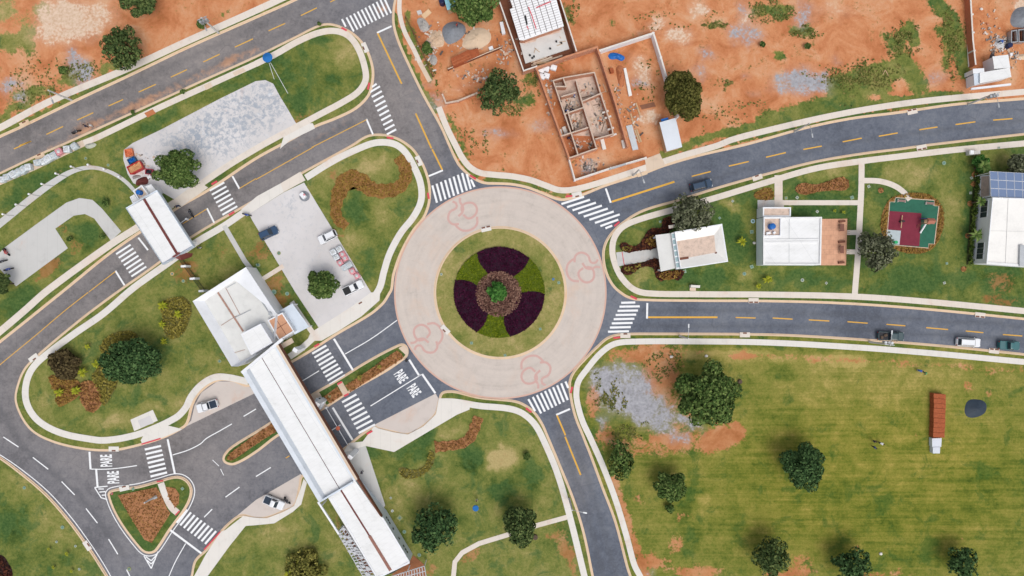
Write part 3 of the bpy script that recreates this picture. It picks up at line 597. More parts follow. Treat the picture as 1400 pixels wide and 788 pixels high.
# sidewalks
WALKS = []
def walk(pts, w, m='walk', name='sidewalk', **k):
    l = lift(); WALKS.append([tuple(p) for p in smooth(pts, False, 8)]); ribbon(name, pts, w, .09, .142+l, M[m], **k)
walk([(-40,194),(0,175.5),(69,139),(178,93),(254,58),(350,15),(395,-6),(430,-22)], 9.2)
walk([(-40,268),(0,249),(45,229.5),(81,212),(115,196)], 9, 'walk_warm')
walk([(115,196),(134.5,188),(211,151),(290,115),(350,88)], 8, 'walk')
walk([(350,88),(378,74),(408,57),(436,45.5),(459,43),(477,50),(490,67),(498.5,91),(500,110),(490,126),(469,140),(439,156),(411,171),(375,190),(350,204),(312,227),(262,261),(240,277)], 8.5)
walk([(240,277),(187.8,311.7),(152,334.5),(66,397),(33,426),(0,454),(-40,487)], 9.5)
walk([(-30,330),(0,306.6),(45.7,270),(76,248),(101.5,234),(127,229.5),(152,236),(172.6,249),(190,268)], 9, 'walk_grey', widths=[10,10,9.5,9,8,6,5,5,5,5], name='path')
walk([(418.5,243.5),(456.6,220),(492,203),(515,195.5),(538,197),(553,207),(566,228),(575,251),(576,274),(566,296),(548,319),(533,347),(525,372),(520,392),(512,406)], 9, 'walk_pale')
walk([(432,459),(413,476),(396,488)], 8.5, 'walk_pale'); walk([(399,413),(416,438),(434,464)], 7, 'walk_pale')
walk([(352,279),(337.6,288),(307,309),(266.5,333),(236,356),(183,394),(142,429),(101.5,457),(58,490),(43,507),(36,528),(37,550),(48,570),(66,584),(91,594),(122,600),(142,602),(173,598),(203,589),(241,571),(254,558),(262,542),(276,526),(294,516),(312,516),(340,522)], 9, 'walk_pale')
slab('sidewalk', C1((790,745),(900,715),(960,720),(850,788))[:2]+D1((985,-5),(868,45),(770,80),(760,55)), .09, .153, M['walk_pale'])
walk([(307,309),(335,357),(357,385),(378,424)], 6.5, 'walk_grey', name='path', sm=False); walk([(355,384.5),(388,364)], 6, 'walk', name='path', sm=False)
walk(C2((452,487),(487,550)), 8, 'walk_warm', name='path', sm=False)
slab('median_tip', C2((768,300),(795,285),(815,300),(822,325),(815,345),(795,325)), .1, .15, M['walk_warm'])
slab('booth_pad', C2((283,556),(340,535),(385,612),(330,650)), .09, .15, M['walk_warm'])
slab('plaza', [(600,545),(606,547),(621,548.5),(643,552.5),(642,560),(625,567),(586,590)]+D2((745,118),(590,85),(470,122),(500,70),(575,62))+[(512,582.5),(517,585.5),(538,591),(558,594),(579,583),(596,566.5)], .09, .150, M['walk_pale'])
slab('path', D2((472,116),(590,80),(697,405),(655,470)), .09, .145, M['walk_grey'])
walk([(600,549),(621.6,549.4),(656,555),(694,558.5),(714,565),(731,580),(745,606),(763,650),(780,710),(799,788),(814,850)], 8.6, 'walk_pale')
walk([(775,707),(735,718),(691,732),(655,743),(632,755.5),(622,768),(620,788),(620,840)], 6.5, 'walk', name='path', sm=False)
slab('sidewalk', D1((1040,800),(1110,670),(1190,548),(1215,538),(1312,462))+D2((0,472),(60,475),(150,440),(206,408),(237,330),(258,262),(275,285),(245,400),(200,440),(100,502),(0,512))+D1((1325,516),(1240,622),(1110,800)), .09, .148, M['walk_pale'])
walk(D1((868,285),(892,350),(925,415),(960,447)), 9, 'walk_pale', name='path')
walk([(1460,191),(1400,196.5),(1304,205.5),(1228,214.5),(1172,221.5),(1113,231),(1050,249),(979,270.5),(928,285),(878,299),(852,310),(840,325),(837,343),(841,362),(850,380),(865,395),(883,401),(954,402.5),(1050,403),(1164,405.6),(1253,411.5),(1400,425.5),(1460,432)], 8.2)
walk([(1177.5,221),(1177,260),(1175,300),(1173,340),(1168,404)], 8, 'walk', name='path')
walk([(1064,240),(1064,287)], 11, 'walk', name='path', sm=False); walk([(1064,277.5),(1176,277.5)], 6.8, 'walk', name='path', sm=False)
walk(B4((505,186),(600,190),(680,215),(735,255),(762,290)), 7.4, 'walk', name='path')
walk(B4((418,466),(490,466)), 6.5, 'walk', name='path', sm=False); walk(B4((415,570),(480,570)), 6.5, 'walk', name='path', sm=False)
h2 = T(1010,260,.1776)
slab('patio', h2((143,78),(345,78),(345,132),(200,135),(195,215),(143,215)), .09, .151, M['walk_grey'])
slab('path', B3((560,573),(795,545),(800,606),(570,648)), .09, .155, M['walk_grey'])
walk([(1460,500),(1400,495),(1278,483.5),(1177,475.5),(1050,468.5),(960,467),(857,467.5),(837,471.5),(819,485),(801.5,506),(791,521),(788,535),(789,550),(796,575),(808,601),(824,637),(842,685),(857,735),(867,772),(876,790),(892,840)], 8, 'walk_pale')
walk([(549,-20),(546.5,0),(546.7,19),(553,43),(566,68.5),(576,90)], 6, 'walk'); walk([(574,86),(588,112)], 6, 'walk_warm', sm=False)
walk([(600,147),(611,175),(625,203),(632,216),(642,228.5),(656,236.5),(677,239.5),(700,241.5),(725,246.5),(746,254),(763,260),(781,260),(814,252),(883,229.5),(928,214.5),(979,200),(1002,191),(1050,178.5),(1126,161),(1202,147),(1278,137),(1400,126),(1460,120)], 8.2)
slab('driveway', B3((715,70),(795,40),(825,105),(725,140)), .09, .20, M['walk_warm'])
slab('driveway', A1((780,612),(825,590),(842,612),(798,635)), .09, .20, M['dirtpile'])
for q in (A1((1100,462),(1135,446),(1148,470),(1112,487)), A1((1255,395),(1312,368),(1325,385),(1268,412))): slab('dirt_patch', q, .09, .2, M['walk_warm'])

# ------------------------------------------------------------------ road paint
def crosswalk(t, a0, b0, a1, b1, n, w=2.7, extra=()):
    bm = bmesh.new()
    (a0, b0), (a1, b1) = t(a0, b0), t(a1, b1)
    for i in range(n):
        f = i/(n-1); L = lambda p, q: (p[0]+(q[0]-p[0])*f, p[1]+(q[1]-p[1])*f)
        seg(bm, L(a0, a1), L(b0, b1), w, .010)
    for p, q in extra: seg(bm, *t(p, q), w, .010)
    tag(obj('crosswalk', bm, M['white_line']), kind='structure')
crosswalk(A2, (487,95), (527,170), (690,-10), (728,72), 11, 2.5, [((463,104),(484,145))])
crosswalk(A2, (613,498), (668,466), (705,725), (755,698), 10, 2.7, [((625,470),(650,452))])
crosswalk(B2, (950,212), (975,305), (1110,145), (1136,240), 8, 2.9, [((1135,150),(1157,232)), ((1158,180),(1177,220))])
crosswalk(B3, (266,312), (388,273), (447,414), (580,368), 7, 2.9, [((476,431),(572,396)), ((503,443),(540,428))])
crosswalk(C3, (579,77), (688,75), (517,212), (630,209), 7, 2.9, [((588,56),(664,54))])
crosswalk(C3, (112,563), (157,652), (265,490), (300,580), 8, 2.9, [((88,575),(125,640)), ((288,480),(303,515))])
crosswalk(C2, (303,330), (379,286), (397,496), (480,446), 9, 2.9)
crosswalk(C2, (464,592), (541,549), (553,758), (641,712), 8, 3.0)
crosswalk(D1, (780,106), (868,86), (811,251), (900,229), 7, 2.9)
crosswalk(D1, (952,500), (1010,430), (1105,614), (1164,545), 9, 2.9)
crosswalk(B1, (1130,240), (1208,196), (1198,370), (1278,324), 7, 2.6)
crosswalk(B1, (626,582), (704,531), (708,702), (788,649), 7, 2.6)
bm = bmesh.new()
for t, w, lst in ((A2, 2.4, [((652,178),(730,142)), ((595,642),(630,725))]), (B2, 2.4, [((930,162),(1007,130))]), (B3, 2.6, [((505,228),(532,305))]),
                  (C3, 2.6, [((729,57),(727,141)), ((238,660),(312,628))]), (C2, 2.8, [((420,250),(523,420)), ((825,362),(880,450)), ((895,440),(966,543)), ((413,620),(520,795))]),
                  (D1, 2.8, [((482,118),(488,212)), ((518,210),(526,308)), ((903,50),(942,236)), ((918,540),(1085,665))]), (B1, 2.4, [((1252,162),(1290,230)), ((1115,335),(1155,415)), ((745,493),(797,560)), ((622,672),(671,750))]),
                  (C2, 1.3, [((617,612),(892,442)), ((250,477),(340,422)), ((403,745),(455,714))]),
                  (D1, 1.5, [((18,38),(100,92)), ((177,148),(260,212)), ((332,278),(402,350)), ((463,423),(525,502)), ((585,588),(635,670)), ((682,752),(706,802)), ((1215,362),(1290,308)), ((1100,470),(1143,427))]), (D1, .9, [((1145,162),(1180,195)), ((1188,210),(1205,245))]),
                  (D2, 1.4, [((0,251),(80,202))]), (C1, 1.4, [((1312,668),(1379,628))])):
    for p, q in lst: seg(bm, *t(p, q), w, .010)
obj_ = tag(obj('lane_marking', bm, M['white_line']), kind='structure')
bm = bmesh.new()
for L, w in ((C2((480,332),(620,250),(760,150)), 1.2), (D1((488,211),(560,212),(640,206),(738,192)), 1.3), (D1((930,135),(1010,110),(1080,75))+C1((1110,788),(1180,748),(1250,708)), 1.3), (D1((905,800),(945,710),(1000,612)), 1.2)):
    ribbon('', L, w, 0, .011, None, bm=bm)
def outl(pts, d):       # line running a fixed distance outside a kerb
    return [((p.x)/S+700, 394-p.y/S) for p in offset(plan(pts), d)]
fo = outl(OUT['F'], -.42); ribbon('', fo+[fo[0]], 1.2, 0, .0125, None, bm=bm, sm=False)
go = [(-30,604),(0,622),(26,639.5),(64.5,671),(96,706),(124,744),(144,775),(153,792),(168,835)]; ribbon('', go, 1.2, 0, .0125, None, bm=bm)
tag(obj('lane_marking', bm, M['white_line']), kind='structure')
bm = bmesh.new()      # hatched noses of the triangular island
for p, q in (((510,310),(545,365)), ((545,365),(578,375)), ((510,310),(580,303)), ((530,318),(560,318)), ((535,335),(568,332)), ((548,352),(572,350)), ((775,678),(815,746)), ((815,746),(852,655)), ((785,682),(815,705)), ((815,705),(845,672)), ((790,700),(815,722)), ((815,722),(838,695))):
    seg(bm, *D1(p, q), 1.5, .0165+.004*rnd.random())
tag(obj('lane_marking', bm, M['white_line']), kind='structure')
bm = bmesh.new()
for t, w, lst in ((A1, 1.3, [((105,785),(165,762)), ((250,725),(340,682)), ((415,648),(503,608)), ((585,572),(663,537)), ((747,497),(840,455)), ((920,417),(1007,376)), ((1095,335),(1183,293)), ((1265,255),(1363,210))]),
                  (A2, 1.3, [((68,167),(157,127)), ((242,85),(328,43)), ((400,12),(440,-8))]), (T(0,190,130/1400), 1.3, [((205,150),(460,35))]), (A2, 2.2, [((655,180),(785,453)), ((860,612),(945,800))]), (B2, 2.2, [((949,17),(1004,128))]),
                  (A2, 1.0, [((300,795),(597,645))]), (B2, 1.0, [((0,180),(310,5))]), (B1, 1.0, [((1379,175),(1290,228)), ((985,418),(1115,338)), ((480,785),(622,675))]), (B3, 2.6, [((537,300),(875,192))]),
                  (B3, 1.6, [((968,163),(1070,137)), ((1168,108),(1275,83)), ((1368,60),(1475,35))]), (B4, 1.6, [((190,18),(290,0))]), (A4, 1.6, [((402,765),(505,745)), ((597,735),(698,717)), ((815,700),(913,685)), ((1010,672),(1117,657)), ((1213,648),(1317,640))]),
                  (C3, 2.4, [((733,134),(1107,134))]), (C3, 1.5, [((1205,135),(1312,138))]), (C4, 1.5, [((25,138),(132,144)), ((220,148),(330,154)), ((428,158),(537,166)), ((638,172),(740,180)), ((852,190),(970,200)), ((1065,208),(1160,217)), ((1265,227),(1370,235))]),
                  (C3, 2.2, [((242,662),(288,770))]), (D3, 2.2, [((286,36),(370,243))]), (D2, 1.3, [((160,152),(180,140))])):
    for p, q in lst: seg(bm, *t(p, q), w, .0105)
tag(obj('yellow_marking', bm, M['yellow_line']), kind='structure')
bm = bmesh.new(); ribbon('', C1((475,0),(350,98),(200,225),(60,340),(0,390),(-100,475)), 1.0, 0, .0105, None, bm=bm); tag(obj('yellow_marking', bm, M['yellow_line']), kind='structure')
# PARE lettering on the tarmac
def pare(c, read, letter_h, length):
    cu = bpy.data.curves.new('t', 'FONT'); cu.body = 'PARE'; cu.align_x = 'CENTER'; cu.align_y = 'CENTER'; cu.offset = .03
    o = bpy.data.objects.new('t', cu); COL.objects.link(o); bpy.context.view_layer.update()
    me = bpy.data.meshes.new_from_object(o.evaluated_get(bpy.context.evaluated_depsgraph_get())); bpy.data.objects.remove(o)
    xs = [v.co.x for v in me.vertices]; ys = [v.co.y for v in me.vertices]; w, h = max(xs)-min(xs), max(ys)-min(ys); mx, my = (max(xs)+min(xs))/2, (max(ys)+min(ys))/2
    r = Vector((read[0], -read[1])).normalized(); u = Vector((-r.y, r.x)); cc = W(c)
    for v in me.vertices:
        p = cc.to_2d()+r*((v.co.x-mx)/w*length)+u*((v.co.y-my)/h*letter_h); v.co = (p.x, p.y, .0125)
    me.name = 'road_lettering'; me.materials.append(M['white_line']); tag(meshobj('road_lettering', me), kind='structure')
pare((548.4,514.8), (90,128), 2.1, 2.3); pare((566.2,534), (90,128), 2.1, 2.3)
pare((145.2,630), (-3,-70), 2.35, 2.4); pare((154.7,652.8), (-3,-70), 2.35, 2.45)
# red ramps at the crossings
bm = bmesh.new()
for t, w, lst in ((A2, 2.6, [((462,152),(490,168)), ((612,448),(603,485)), ((705,742),(742,748))]), (B2, 2.6, [((926,252),(932,285)), ((1152,158),(1185,178))]), (B3, 2.4, [((290,272),(325,268)), ((550,432),(578,408))]),
                  (C3, 2.6, [((638,20),(672,36)), ((545,245),(582,242)), ((325,508),(315,542)), ((75,622),(105,645))]), (C2, 2.6, [((315,293),(342,277)), ((440,495),(464,481)), ((476,558),(500,545)), ((597,762),(628,745))]),
                  (D1, 1.8, [((765,76),(868,45)), ((847,278),(882,272)), ((948,458),(970,434)), ((1102,643),(1188,548))]), (B1, 2.6, [((1142,207),(1172,190)), ((1235,372),(1265,355))])):
    for p, q in lst: seg(bm, *t(p, q), w, .200)
for p, q, w in (((592,570),(604,643),.9), ((788,548),(796,606),.9)): seg(bm, *B3(p, q), w, .204)
tag(obj('red_marking', bm, M['red_paint']), kind='structure')
# ------------------------------------------------------------------ buildings
def P3(pts, z): return [W(p, z) for p in pts]
def quad_obj(name, pts, zs, m, parent): # planar-ish face through survey points at given heights
    bm = bmesh.new(); bm.faces.new([bm.verts.new(W(p, z)) for p, z in zip(pts, zs)]); return obj(name, bm, m, parent)
def walls(name, pts, z0, z1, m, parent, cap=.22):
    """outer walls of a building traced at its top, with a flat coping cap wide"""
    P = plan(pts, z1, False); bm = bmesh.new(); I = offset(P, cap); L = len(P)
    a = [bm.verts.new((p.x,p.y,z0)) for p in P]; b = [bm.verts.new((p.x,p.y,z1)) for p in P]; c = [bm.verts.new((p.x,p.y,z1)) for p in I]; d = [bm.verts.new((p.x,p.y,z1-.6)) for p in I]
    for u, v in ((a,b),(b,c),(c,d)):
        for i in range(L): bm.faces.new((u[i], u[(i+1)%L], v[(i+1)%L], v[i]))
    bm.normal_update(); flat_uv(bm); return obj(name, bm, m, parent)
def deck(name, pts, z, m, parent, th=.2, grow=0.0):
    P = plan(pts, z, False)
    if grow: P = offset(P, -grow)
    bm = bmesh.new(); prism(bm, P, z-th, z, bottom=True); bm.normal_update(); flat_uv(bm); return obj(name, bm, m, parent)
def chute(name, outer, zo, inner, zi, m, parent):
    """sloping faces from an outer outline down to an inner one"""
    A, B = P3(outer, zo), P3(inner, zi); bm = bmesh.new(); L = len(A)
    a = [bm.verts.new(p) for p in A]; b = [bm.verts.new(p) for p in B]
    for i in range(L): bm.faces.new((a[i], a[(i+1)%L], b[(i+1)%L], b[i]))
    return obj(name, bm, m, parent)
def bar(name, a, b, z, w, h, m, parent=None):
    p, q = W(a, z), W(b, z); d = q-p; bm = bmesh.new(); c = (p+q)/2; c.z = z-h/2
    box(bm, c, (d.length, w, h), math.atan2(d.y, d.x), 0); bm.normal_update(); flat_uv(bm); return obj(name, bm, m, parent)
def lerp(a, b, t): return (a[0]+(b[0]-a[0])*t, a[1]+(b[1]-a[1])*t)
def strip_roof(name, a0, b0, a1, b1, prof, zref, m, parent):
    """long roof: cross-section prof [(u across 0..1, z)] drawn from a0-b0 to a1-b1"""
    bm = bmesh.new(); rows = []
    for p, q in ((a0, b0), (a1, b1)):
        A, B = W(p, zref), W(q, zref)
        rows.append([bm.verts.new((A.x+(B.x-A.x)*u, A.y+(B.y-A.y)*u, z)) for u, z in prof])
    for i in range(len(prof)-1): bm.faces.new((rows[0][i], rows[1][i], rows[1][i+1], rows[0][i+1]))
    return obj(name, bm, m, parent)
def building(label, at, z=0, name='building', cat='building'):
    p = W(at, 0); return empty(name, (p.x, p.y, .12), 0, label, cat)
def base_at(q, z): p = W(q, z); return (p.x/S+700, 394-p.y/S)       # survey point of the spot below

# -- north gate over the left-hand road
t = T(150,180,.2536); b = building('white gabled gate roof with a maroon ridge line spanning the left road', (225,310), name='gate_pavilion', cat='gate')
c = t((85,412),(255,315),(452,620),(285,718)); z1 = 6.0
P = plan(c, z1, False); bm = bmesh.new(); prism(bm, P, z1-.9, z1-.02, bottom=True, top=False); obj('fascia', bm, M['plaster_blue'], b)
inn = [lerp(p, (sum(x for x,_ in c)/4, sum(y for _,y in c)/4), .045) for p in c]
chute('parapet', c, z1, inn, z1-.35, M['plaster_blue'], b)
m0, m1 = lerp(inn[0], inn[1], .56), lerp(inn[3], inn[2], .50)
for q in ((inn[0], m0, m1, inn[3]), (m0, inn[1], inn[2], m1)):
    zz = [z1-.35 if x in inn else z1-.05 for x in q]; quad_obj('roof', q, zz, M['roof_white'], b)
bar('ridge_cap', m0, m1, z1+.06, .45, .12, M['maroon'], b)
bm = bmesh.new()
q = [W(p, zz) for p, zz in zip(t((335,676),(372,650),(446,657),(438,676),(385,694)), (6.1,6.1,3.6,3.4,5.2))]; v = [bm.verts.new(p) for p in q]; w_ = [bm.verts.new(p-Vector((0,0,.25))) for p in q]
bm.faces.new(v); bm.faces.new(w_[::-1]); [bm.faces.new((v[i], w_[i], w_[(i+1)%5], v[(i+1)%5])) for i in range(5)]
obj('side_fin', bm, M['maroon'], b)
for q in ((184,296),(206,283),(247,330),(224,345)):
    s_ = base_at(q, z1); p = W(s_); bm = bmesh.new(); box(bm, (p.x,p.y,2.6), (.5,.5,5.0)); obj('column', bm, M['plaster'], b)
t = T(150,190,.1269); b = building('small white annex with a blue water tank in its roof well', (195,268), name='gate_annex')
c = t((248,560),(345,497),(420,600),(312,668)); walls('wall', c, .1, 3.6, M['plaster'], b, .25); deck('roof', c, 3.2, M['walk_warm'], b, grow=-.1)
p = W(t((332,582))[0], 3.3); bm = bmesh.new(); cyl(bm, (p.x,p.y,3.7), .52, .85, 20, .42); cyl(bm, (p.x,p.y,4.16), .46, .1, 20, .3); obj('water_tank', bm, M['blue_plastic'], b, smooth=False)
c = t((215,628),(262,598),(310,668),(248,700)); walls('wall', c, .1, 2.8, M['plaster'], b); deck('roof', c, 2.7, M['roof_white'], b, grow=-.1)
c = t((362,520),(445,488),(500,560),(420,602)); walls('wall', c, .1, 2.9, M['plaster'], b); deck('roof', c, 2.75, M['roof_white'], b, grow=-.1)

# -- main gatehouse
t = T(250,360,.1777); b = building('flat roofed north wing of the gatehouse with white parapets and a raised white block', (340,425), name='gatehouse')
z1, z2 = 5.2, 3.7
outer = t((75,293),(485,30),(722,392),(700,625),(425,795),(374,795)); inner = t((168,290),(400,130),(470,70),(700,440),(690,620),(445,760))
P = plan(outer, z1, False); bm = bmesh.new(); prism(bm, P, .1, z1-.01, top=False); bm.normal_update(); flat_uv(bm); obj('wall', bm, M['plaster'], b)
chute('parapet', outer, z1, inner, z2, M['plaster'], b); deck('roof', inner, z2+.01, M['roof_grey'], b, grow=.15)
bm = bmesh.new()
for p, q, w_, dz in (((270,225),(465,525),.35,.03), ((330,190),(440,395),.08,.04), ((295,480),(415,405),.08,.05), ((345,705),(480,665),.08,.04)):
    p, q = W(t(p)[0], z2), W(t(q)[0], z2); d = q-p; box(bm, ((p.x+q.x)/2,(p.y+q.y)/2,z2+.03+dz), (d.length,w_,.06), math.atan2(d.y,d.x))
obj('gutter', bm, plain('rusty_gutter', (.36,.22,.17), .8, .5, 2), b)
bm = bmesh.new()
for p, q in (((400,420),(525,360)), ((340,190),(410,150)), ((470,90),(690,420)), ((500,80),(640,300)), ((530,150),(655,360))):
    p, q = W(t(p)[0], z2), W(t(q)[0], z2); d = q-p; box(bm, ((p.x+q.x)/2,(p.y+q.y)/2,z2+.16), (d.length,.10,.10), math.atan2(d.y,d.x))
obj('pipe', bm, M['steel'], b)
c = t((445,546),(598,465),(690,612),(525,706)); walls('block_wall', c, z2, 6.3, M['plaster'], b); deck('block_roof', c, 6.25, M['roof_white'], b, grow=-.12)
c = t((650,440),(765,380),(858,525),(740,598)); walls('block_wall', c, .1, 4.6, M['plaster'], b); deck('block_roof', c, 4.45, M['terracotta'], b, grow=-.1)
bm = bmesh.new()
for p, q in (((705,410),(800,560)), ((703,517),(808,452))):
    p, q = W(t(p)[0], 4.45), W(t(q)[0], 4.45); d = q-p; box(bm, ((p.x+q.x)/2,(p.y+q.y)/2,4.47), (d.length,.09,.05), math.atan2(d.y,d.x))
obj('roof_joint', bm, M['brown'], b)
deck('awning', t((735,372),(842,310),(972,490),(862,548)), 3.0, M['plaster_blue'], b)
deck('awning', t((750,625),(835,575),(855,610),(770,655)), 2.8, M['walk_warm'], b)
for q in ((842,320),(955,490)):
    s_ = base_at(t(q)[0], 3.0); p = W(s_); bm = bmesh.new(); box(bm, (p.x,p.y,1.4), (.25,.25,2.9)); obj('column', bm, M['plaster'], b)
p = W(t((685,390))[0], z2); bm = bmesh.new(); box(bm, (p.x,p.y,z2+.4), (.8,.6,.7), R(-30), .04); obj('air_conditioner', bm, M['steel'], b)
# rooms in the north wing wall
# long portal over the road
b = building('long white portal roof with a dark centre gutter bridging the divided road', (430,560), name='portal_roof', cat='gate')
tb = T(330,460,.2284); z1 = 6.6
a0, b0 = (330.5,509.5), (379,469.5); a1, b1 = (436,687), (489,655.5)
prof_l = [(0,5.3),(0,z1),(.10,z1),(.15,z1-.9)]; prof_r = [(.86,z1-.9),(.90,z1),(.945,z1)]; PAR = plain('parapet_plaster', (.60,.64,.69), .7, .14, .6)  # cool band plaster, darkened to paint the shadow line along its inner edges
strip_roof('fascia', a0, b0, a1, b1, prof_l, z1, PAR, b); strip_roof('fascia', a0, b0, a1, b1, prof_r, z1, PAR, b)
strip_roof('coping', a0, b0, a1, b1, [(.945,z1),(.975,z1-.03),(1.0,z1-.03)], z1, M['walk_warm'], b)
strip_roof('cladding', a0, b0, a1, b1, [(1.0,z1-.03),(1.0,5.1)], z1, M['brown'], b)
strip_roof('roof', a0, b0, a1, b1, [(.15,z1-.9),(.508,z1-.7)], z1, M['roof_white'], b); strip_roof('roof', a0, b0, a1, b1, [(.522,z1-.7),(.86,z1-.9)], z1, M['roof_white'], b)
strip_roof('gutter', a0, b0, a1, b1, [(.508,z1-.7),(.51,z1-.85),(.52,z1-.85),(.522,z1-.7)], z1, M['maroon'], b)
strip_roof('ceiling', a0, b0, a1, b1, [(0,5.3),(1,5.1)], z1, M['plaster'], b)
quad_obj('end_wall', [a0, a0, b0, b0], [5.3, z1+.25, z1+.25, 5.1], M['plaster'], b); quad_obj('end_wall', [a1, a1, b1, b1], [5.3, z1, z1, 5.1], M['plaster'], b)
bar('coping', lerp(a0,b0,-.01), lerp(a0,b0,1.15), z1+.3, .5, .4, M['plaster'], b); bar('coping', lerp(a1,b1,0), lerp(a1,b1,.87), z1+.05, .3, .3, M['plaster_blue'], b)
for s_ in ((342,512),(400,480),(392,576),(430,555),(432,655),(476,628)):
    p = W(base_at(s_, z1)); bm = bmesh.new(); box(bm, (p.x,p.y,2.6), (.9,.7,5.2), R(-32)); obj('column', bm, M['plaster'], b)
# south wing
t = T(430,620,.2133); b = building('south wing of the gatehouse with a white roof and rusty centre seam', (520,720), name='gatehouse')
z1 = 4.2; s0, s1 = t((88,288),(245,185)); e0, e1 = t((400,800),(608,700))
k0 = t((435,412))[0]
c = [s0, s1, k0, e1, t((500,768))[0], e0]
P = plan(c, z1, False); bm = bmesh.new(); prism(bm, P, .1, z1-.01, top=False); bm.normal_update(); flat_uv(bm); obj('wall', bm, M['plaster_blue'], b)
ms, me_ = t((166,232))[0], t((487,752))[0]
quad_obj('roof', [s0, ms, me_, e0], [z1,z1+.25,z1+.25,z1], M['roof_white'], b); quad_obj('roof', [ms, s1, k0, e1, me_], [z1+.25,z1,z1,z1,z1+.25], M['roof_white'], b)
bar('gutter', ms, t((352,530))[0], z1+.3, .3, .1, M['maroon'], b); bar('gutter', t((352,530))[0], me_, z1+.34, .55, .12, plain('rust_seam', (.27,.13,.10), .8, .4, 3), b)
for p, q in (((105,285),(395,788)), ((118,285),(215,460)), ((245,185),(250,190))): bar('roof_edge', t(p)[0], t(q)[0], z1+.10, .22, .1, M['plaster'], b)
bar('roof_edge', e0, e1, z1+.14, .35, .16, M['plaster'], b); bar('roof_edge', k0, e1, z1+.10, .25, .1, M['plaster'], b)
# continuation of the brown clad side
e = t((430,410))[0]; strip_roof('side_roof', t((235,185))[0], t((262,176))[0], t((365,425))[0], t((418,400))[0], [(0,4.5),(1,4.5)], 4.5, M['roof_white'], b)
strip_roof('cladding', (486,655), (489,655.5), t((418,400))[0], e, [(0,4.62),(.9,4.62),(1,4.62),(1,3.4)], 4.6, M['brown'], b)
for u in (.08,.14,.2,.33,.55,.72,.8,.86):     # small square openings in the east wall
    A, B = W(k0, z1), W(e1, z1); p = A.lerp(B, u); d = (B-A).normalized(); bm = bmesh.new(); box(bm, (p.x-d.y*.02, p.y+d.x*.02, 2.3), (.42,.16,.42), math.atan2(d.y,d.x)); obj('window', bm, M['glass'], b)
# timber deck, lattice pergolas and beam
b = building('white lattice pergola along the west side of the south wing', t((230,640))[0], name='pergola', cat='pergola')
bm = bmesh.new(); zz = 3.0
def zbar(bm, p, q, z, w=.12, h=.12):
    p, q = W(p, z), W(q, z); d = q-p; box(bm, ((p.x+q.x)/2,(p.y+q.y)/2,z), (d.length,w,h), math.atan2(d.y,d.x))
a0, a1, c0, c1 = t((150,512),(318,800),(190,468),(400,800))
for u in (0,.33,.66,1): zbar(bm, lerp(a0,c0,u), lerp(a1,c1,u), zz, .14)
for i in range(19): zbar(bm, lerp(a0,a1,i/18), lerp(c0,c1,i/18), zz+.13, .14 if i % 3 else .28)
for i in range(18):
    for k in range(3):
        if rnd.random() < .45: zbar(bm, lerp(lerp(a0,a1,i/18), lerp(c0,c1,i/18), k/3), lerp(lerp(a0,a1,(i+1)/18), lerp(c0,c1,(i+1)/18), (k+.7)/3), zz+.28, .5, .05)
obj('lattice', bm, plain('weathered_lattice', (.47,.48,.50), .7, .3, 1.5), b)
for u in (0,.3,.6,.95):
    p = W(base_at(lerp(a0,a1,u), zz)); bm = bmesh.new(); box(bm, (p.x,p.y,1.5), (.15,.15,3)); obj('post', bm, M['white_paint'], b)
slab('deck', [base_at(x, 2.2) for x in (a0,c0,c1,a1)], .1, .17, M['brown'], parent=None)
b = building('white lattice pergola over the brown deck at the south end', t((620,760))[0], name='pergola', cat='pergola')
bm = bmesh.new(); a0, a1, c0, c1 = t((490,790),(705,722),(480,840),(715,788))
for u in (0,.5,1): zbar(bm, lerp(a0,c0,u), lerp(a1,c1,u), zz, .15)
for i in range(14): zbar(bm, lerp(a0,a1,i/13), lerp(c0,c1,i/13), zz+.13, .14)
obj('lattice', bm, plain('weathered_lattice', (.47,.48,.50), .7, .3, 1.5), b)
for u in (.5,1):
    p = W(base_at(lerp(a0,a1,u), zz)); bm = bmesh.new(); box(bm, (p.x,p.y,1.5), (.15,.15,3)); obj('post', bm, M['white_paint'], b)
slab('deck', t((500,770),(605,702),(635,652),(705,712),(715,800),(500,820)), .1, .185, plain('wet_deck', (.27,.10,.04), .7, .35, 1.5))
b = building('thin white beam running from the portal to the lattice pergola', t((90,420))[0], name='garden_beam', cat='beam')
bar('beam', t((22,312))[0], t((155,518))[0], 4.0, .35, .35, M['white_paint'], b)
for q in ((40,340),(150,510)):
    p = W(base_at(t(q)[0], 4)); bm = bmesh.new(); box(bm, (p.x,p.y,1.9), (.25,.25,3.9)); obj('post', bm, M['white_paint'], b)
# fence with white posts between the two gates
t = T(150,180,.2536); b = building('dark metal fence with white posts linking the two gate roofs', (262,365), name='fence', cat='fence')
f0, f1 = (246,348), (282,398)
for k in range(4):
    p = W(lerp(f0,f1,k/3)); bm = bmesh.new(); box(bm, (p.x,p.y,1.1), (1.0,.4,2.2), R(5), .03); obj('post', bm, M['plaster'], b)
bm = bmesh.new(); p, q = W(f0), W(f1); d = q-p; n_ = int(d.length/.14)
for i in range(n_):
    x = p.lerp(q, i/n_); box(bm, (x.x,x.y,1.15), (.03,.05,1.9))
for z in (.3,2.0): box(bm, ((p.x+q.x)/2,(p.y+q.y)/2,z), (d.length,.06,.06), math.atan2(d.y,d.x))
obj('railing', bm, M['black'], b)

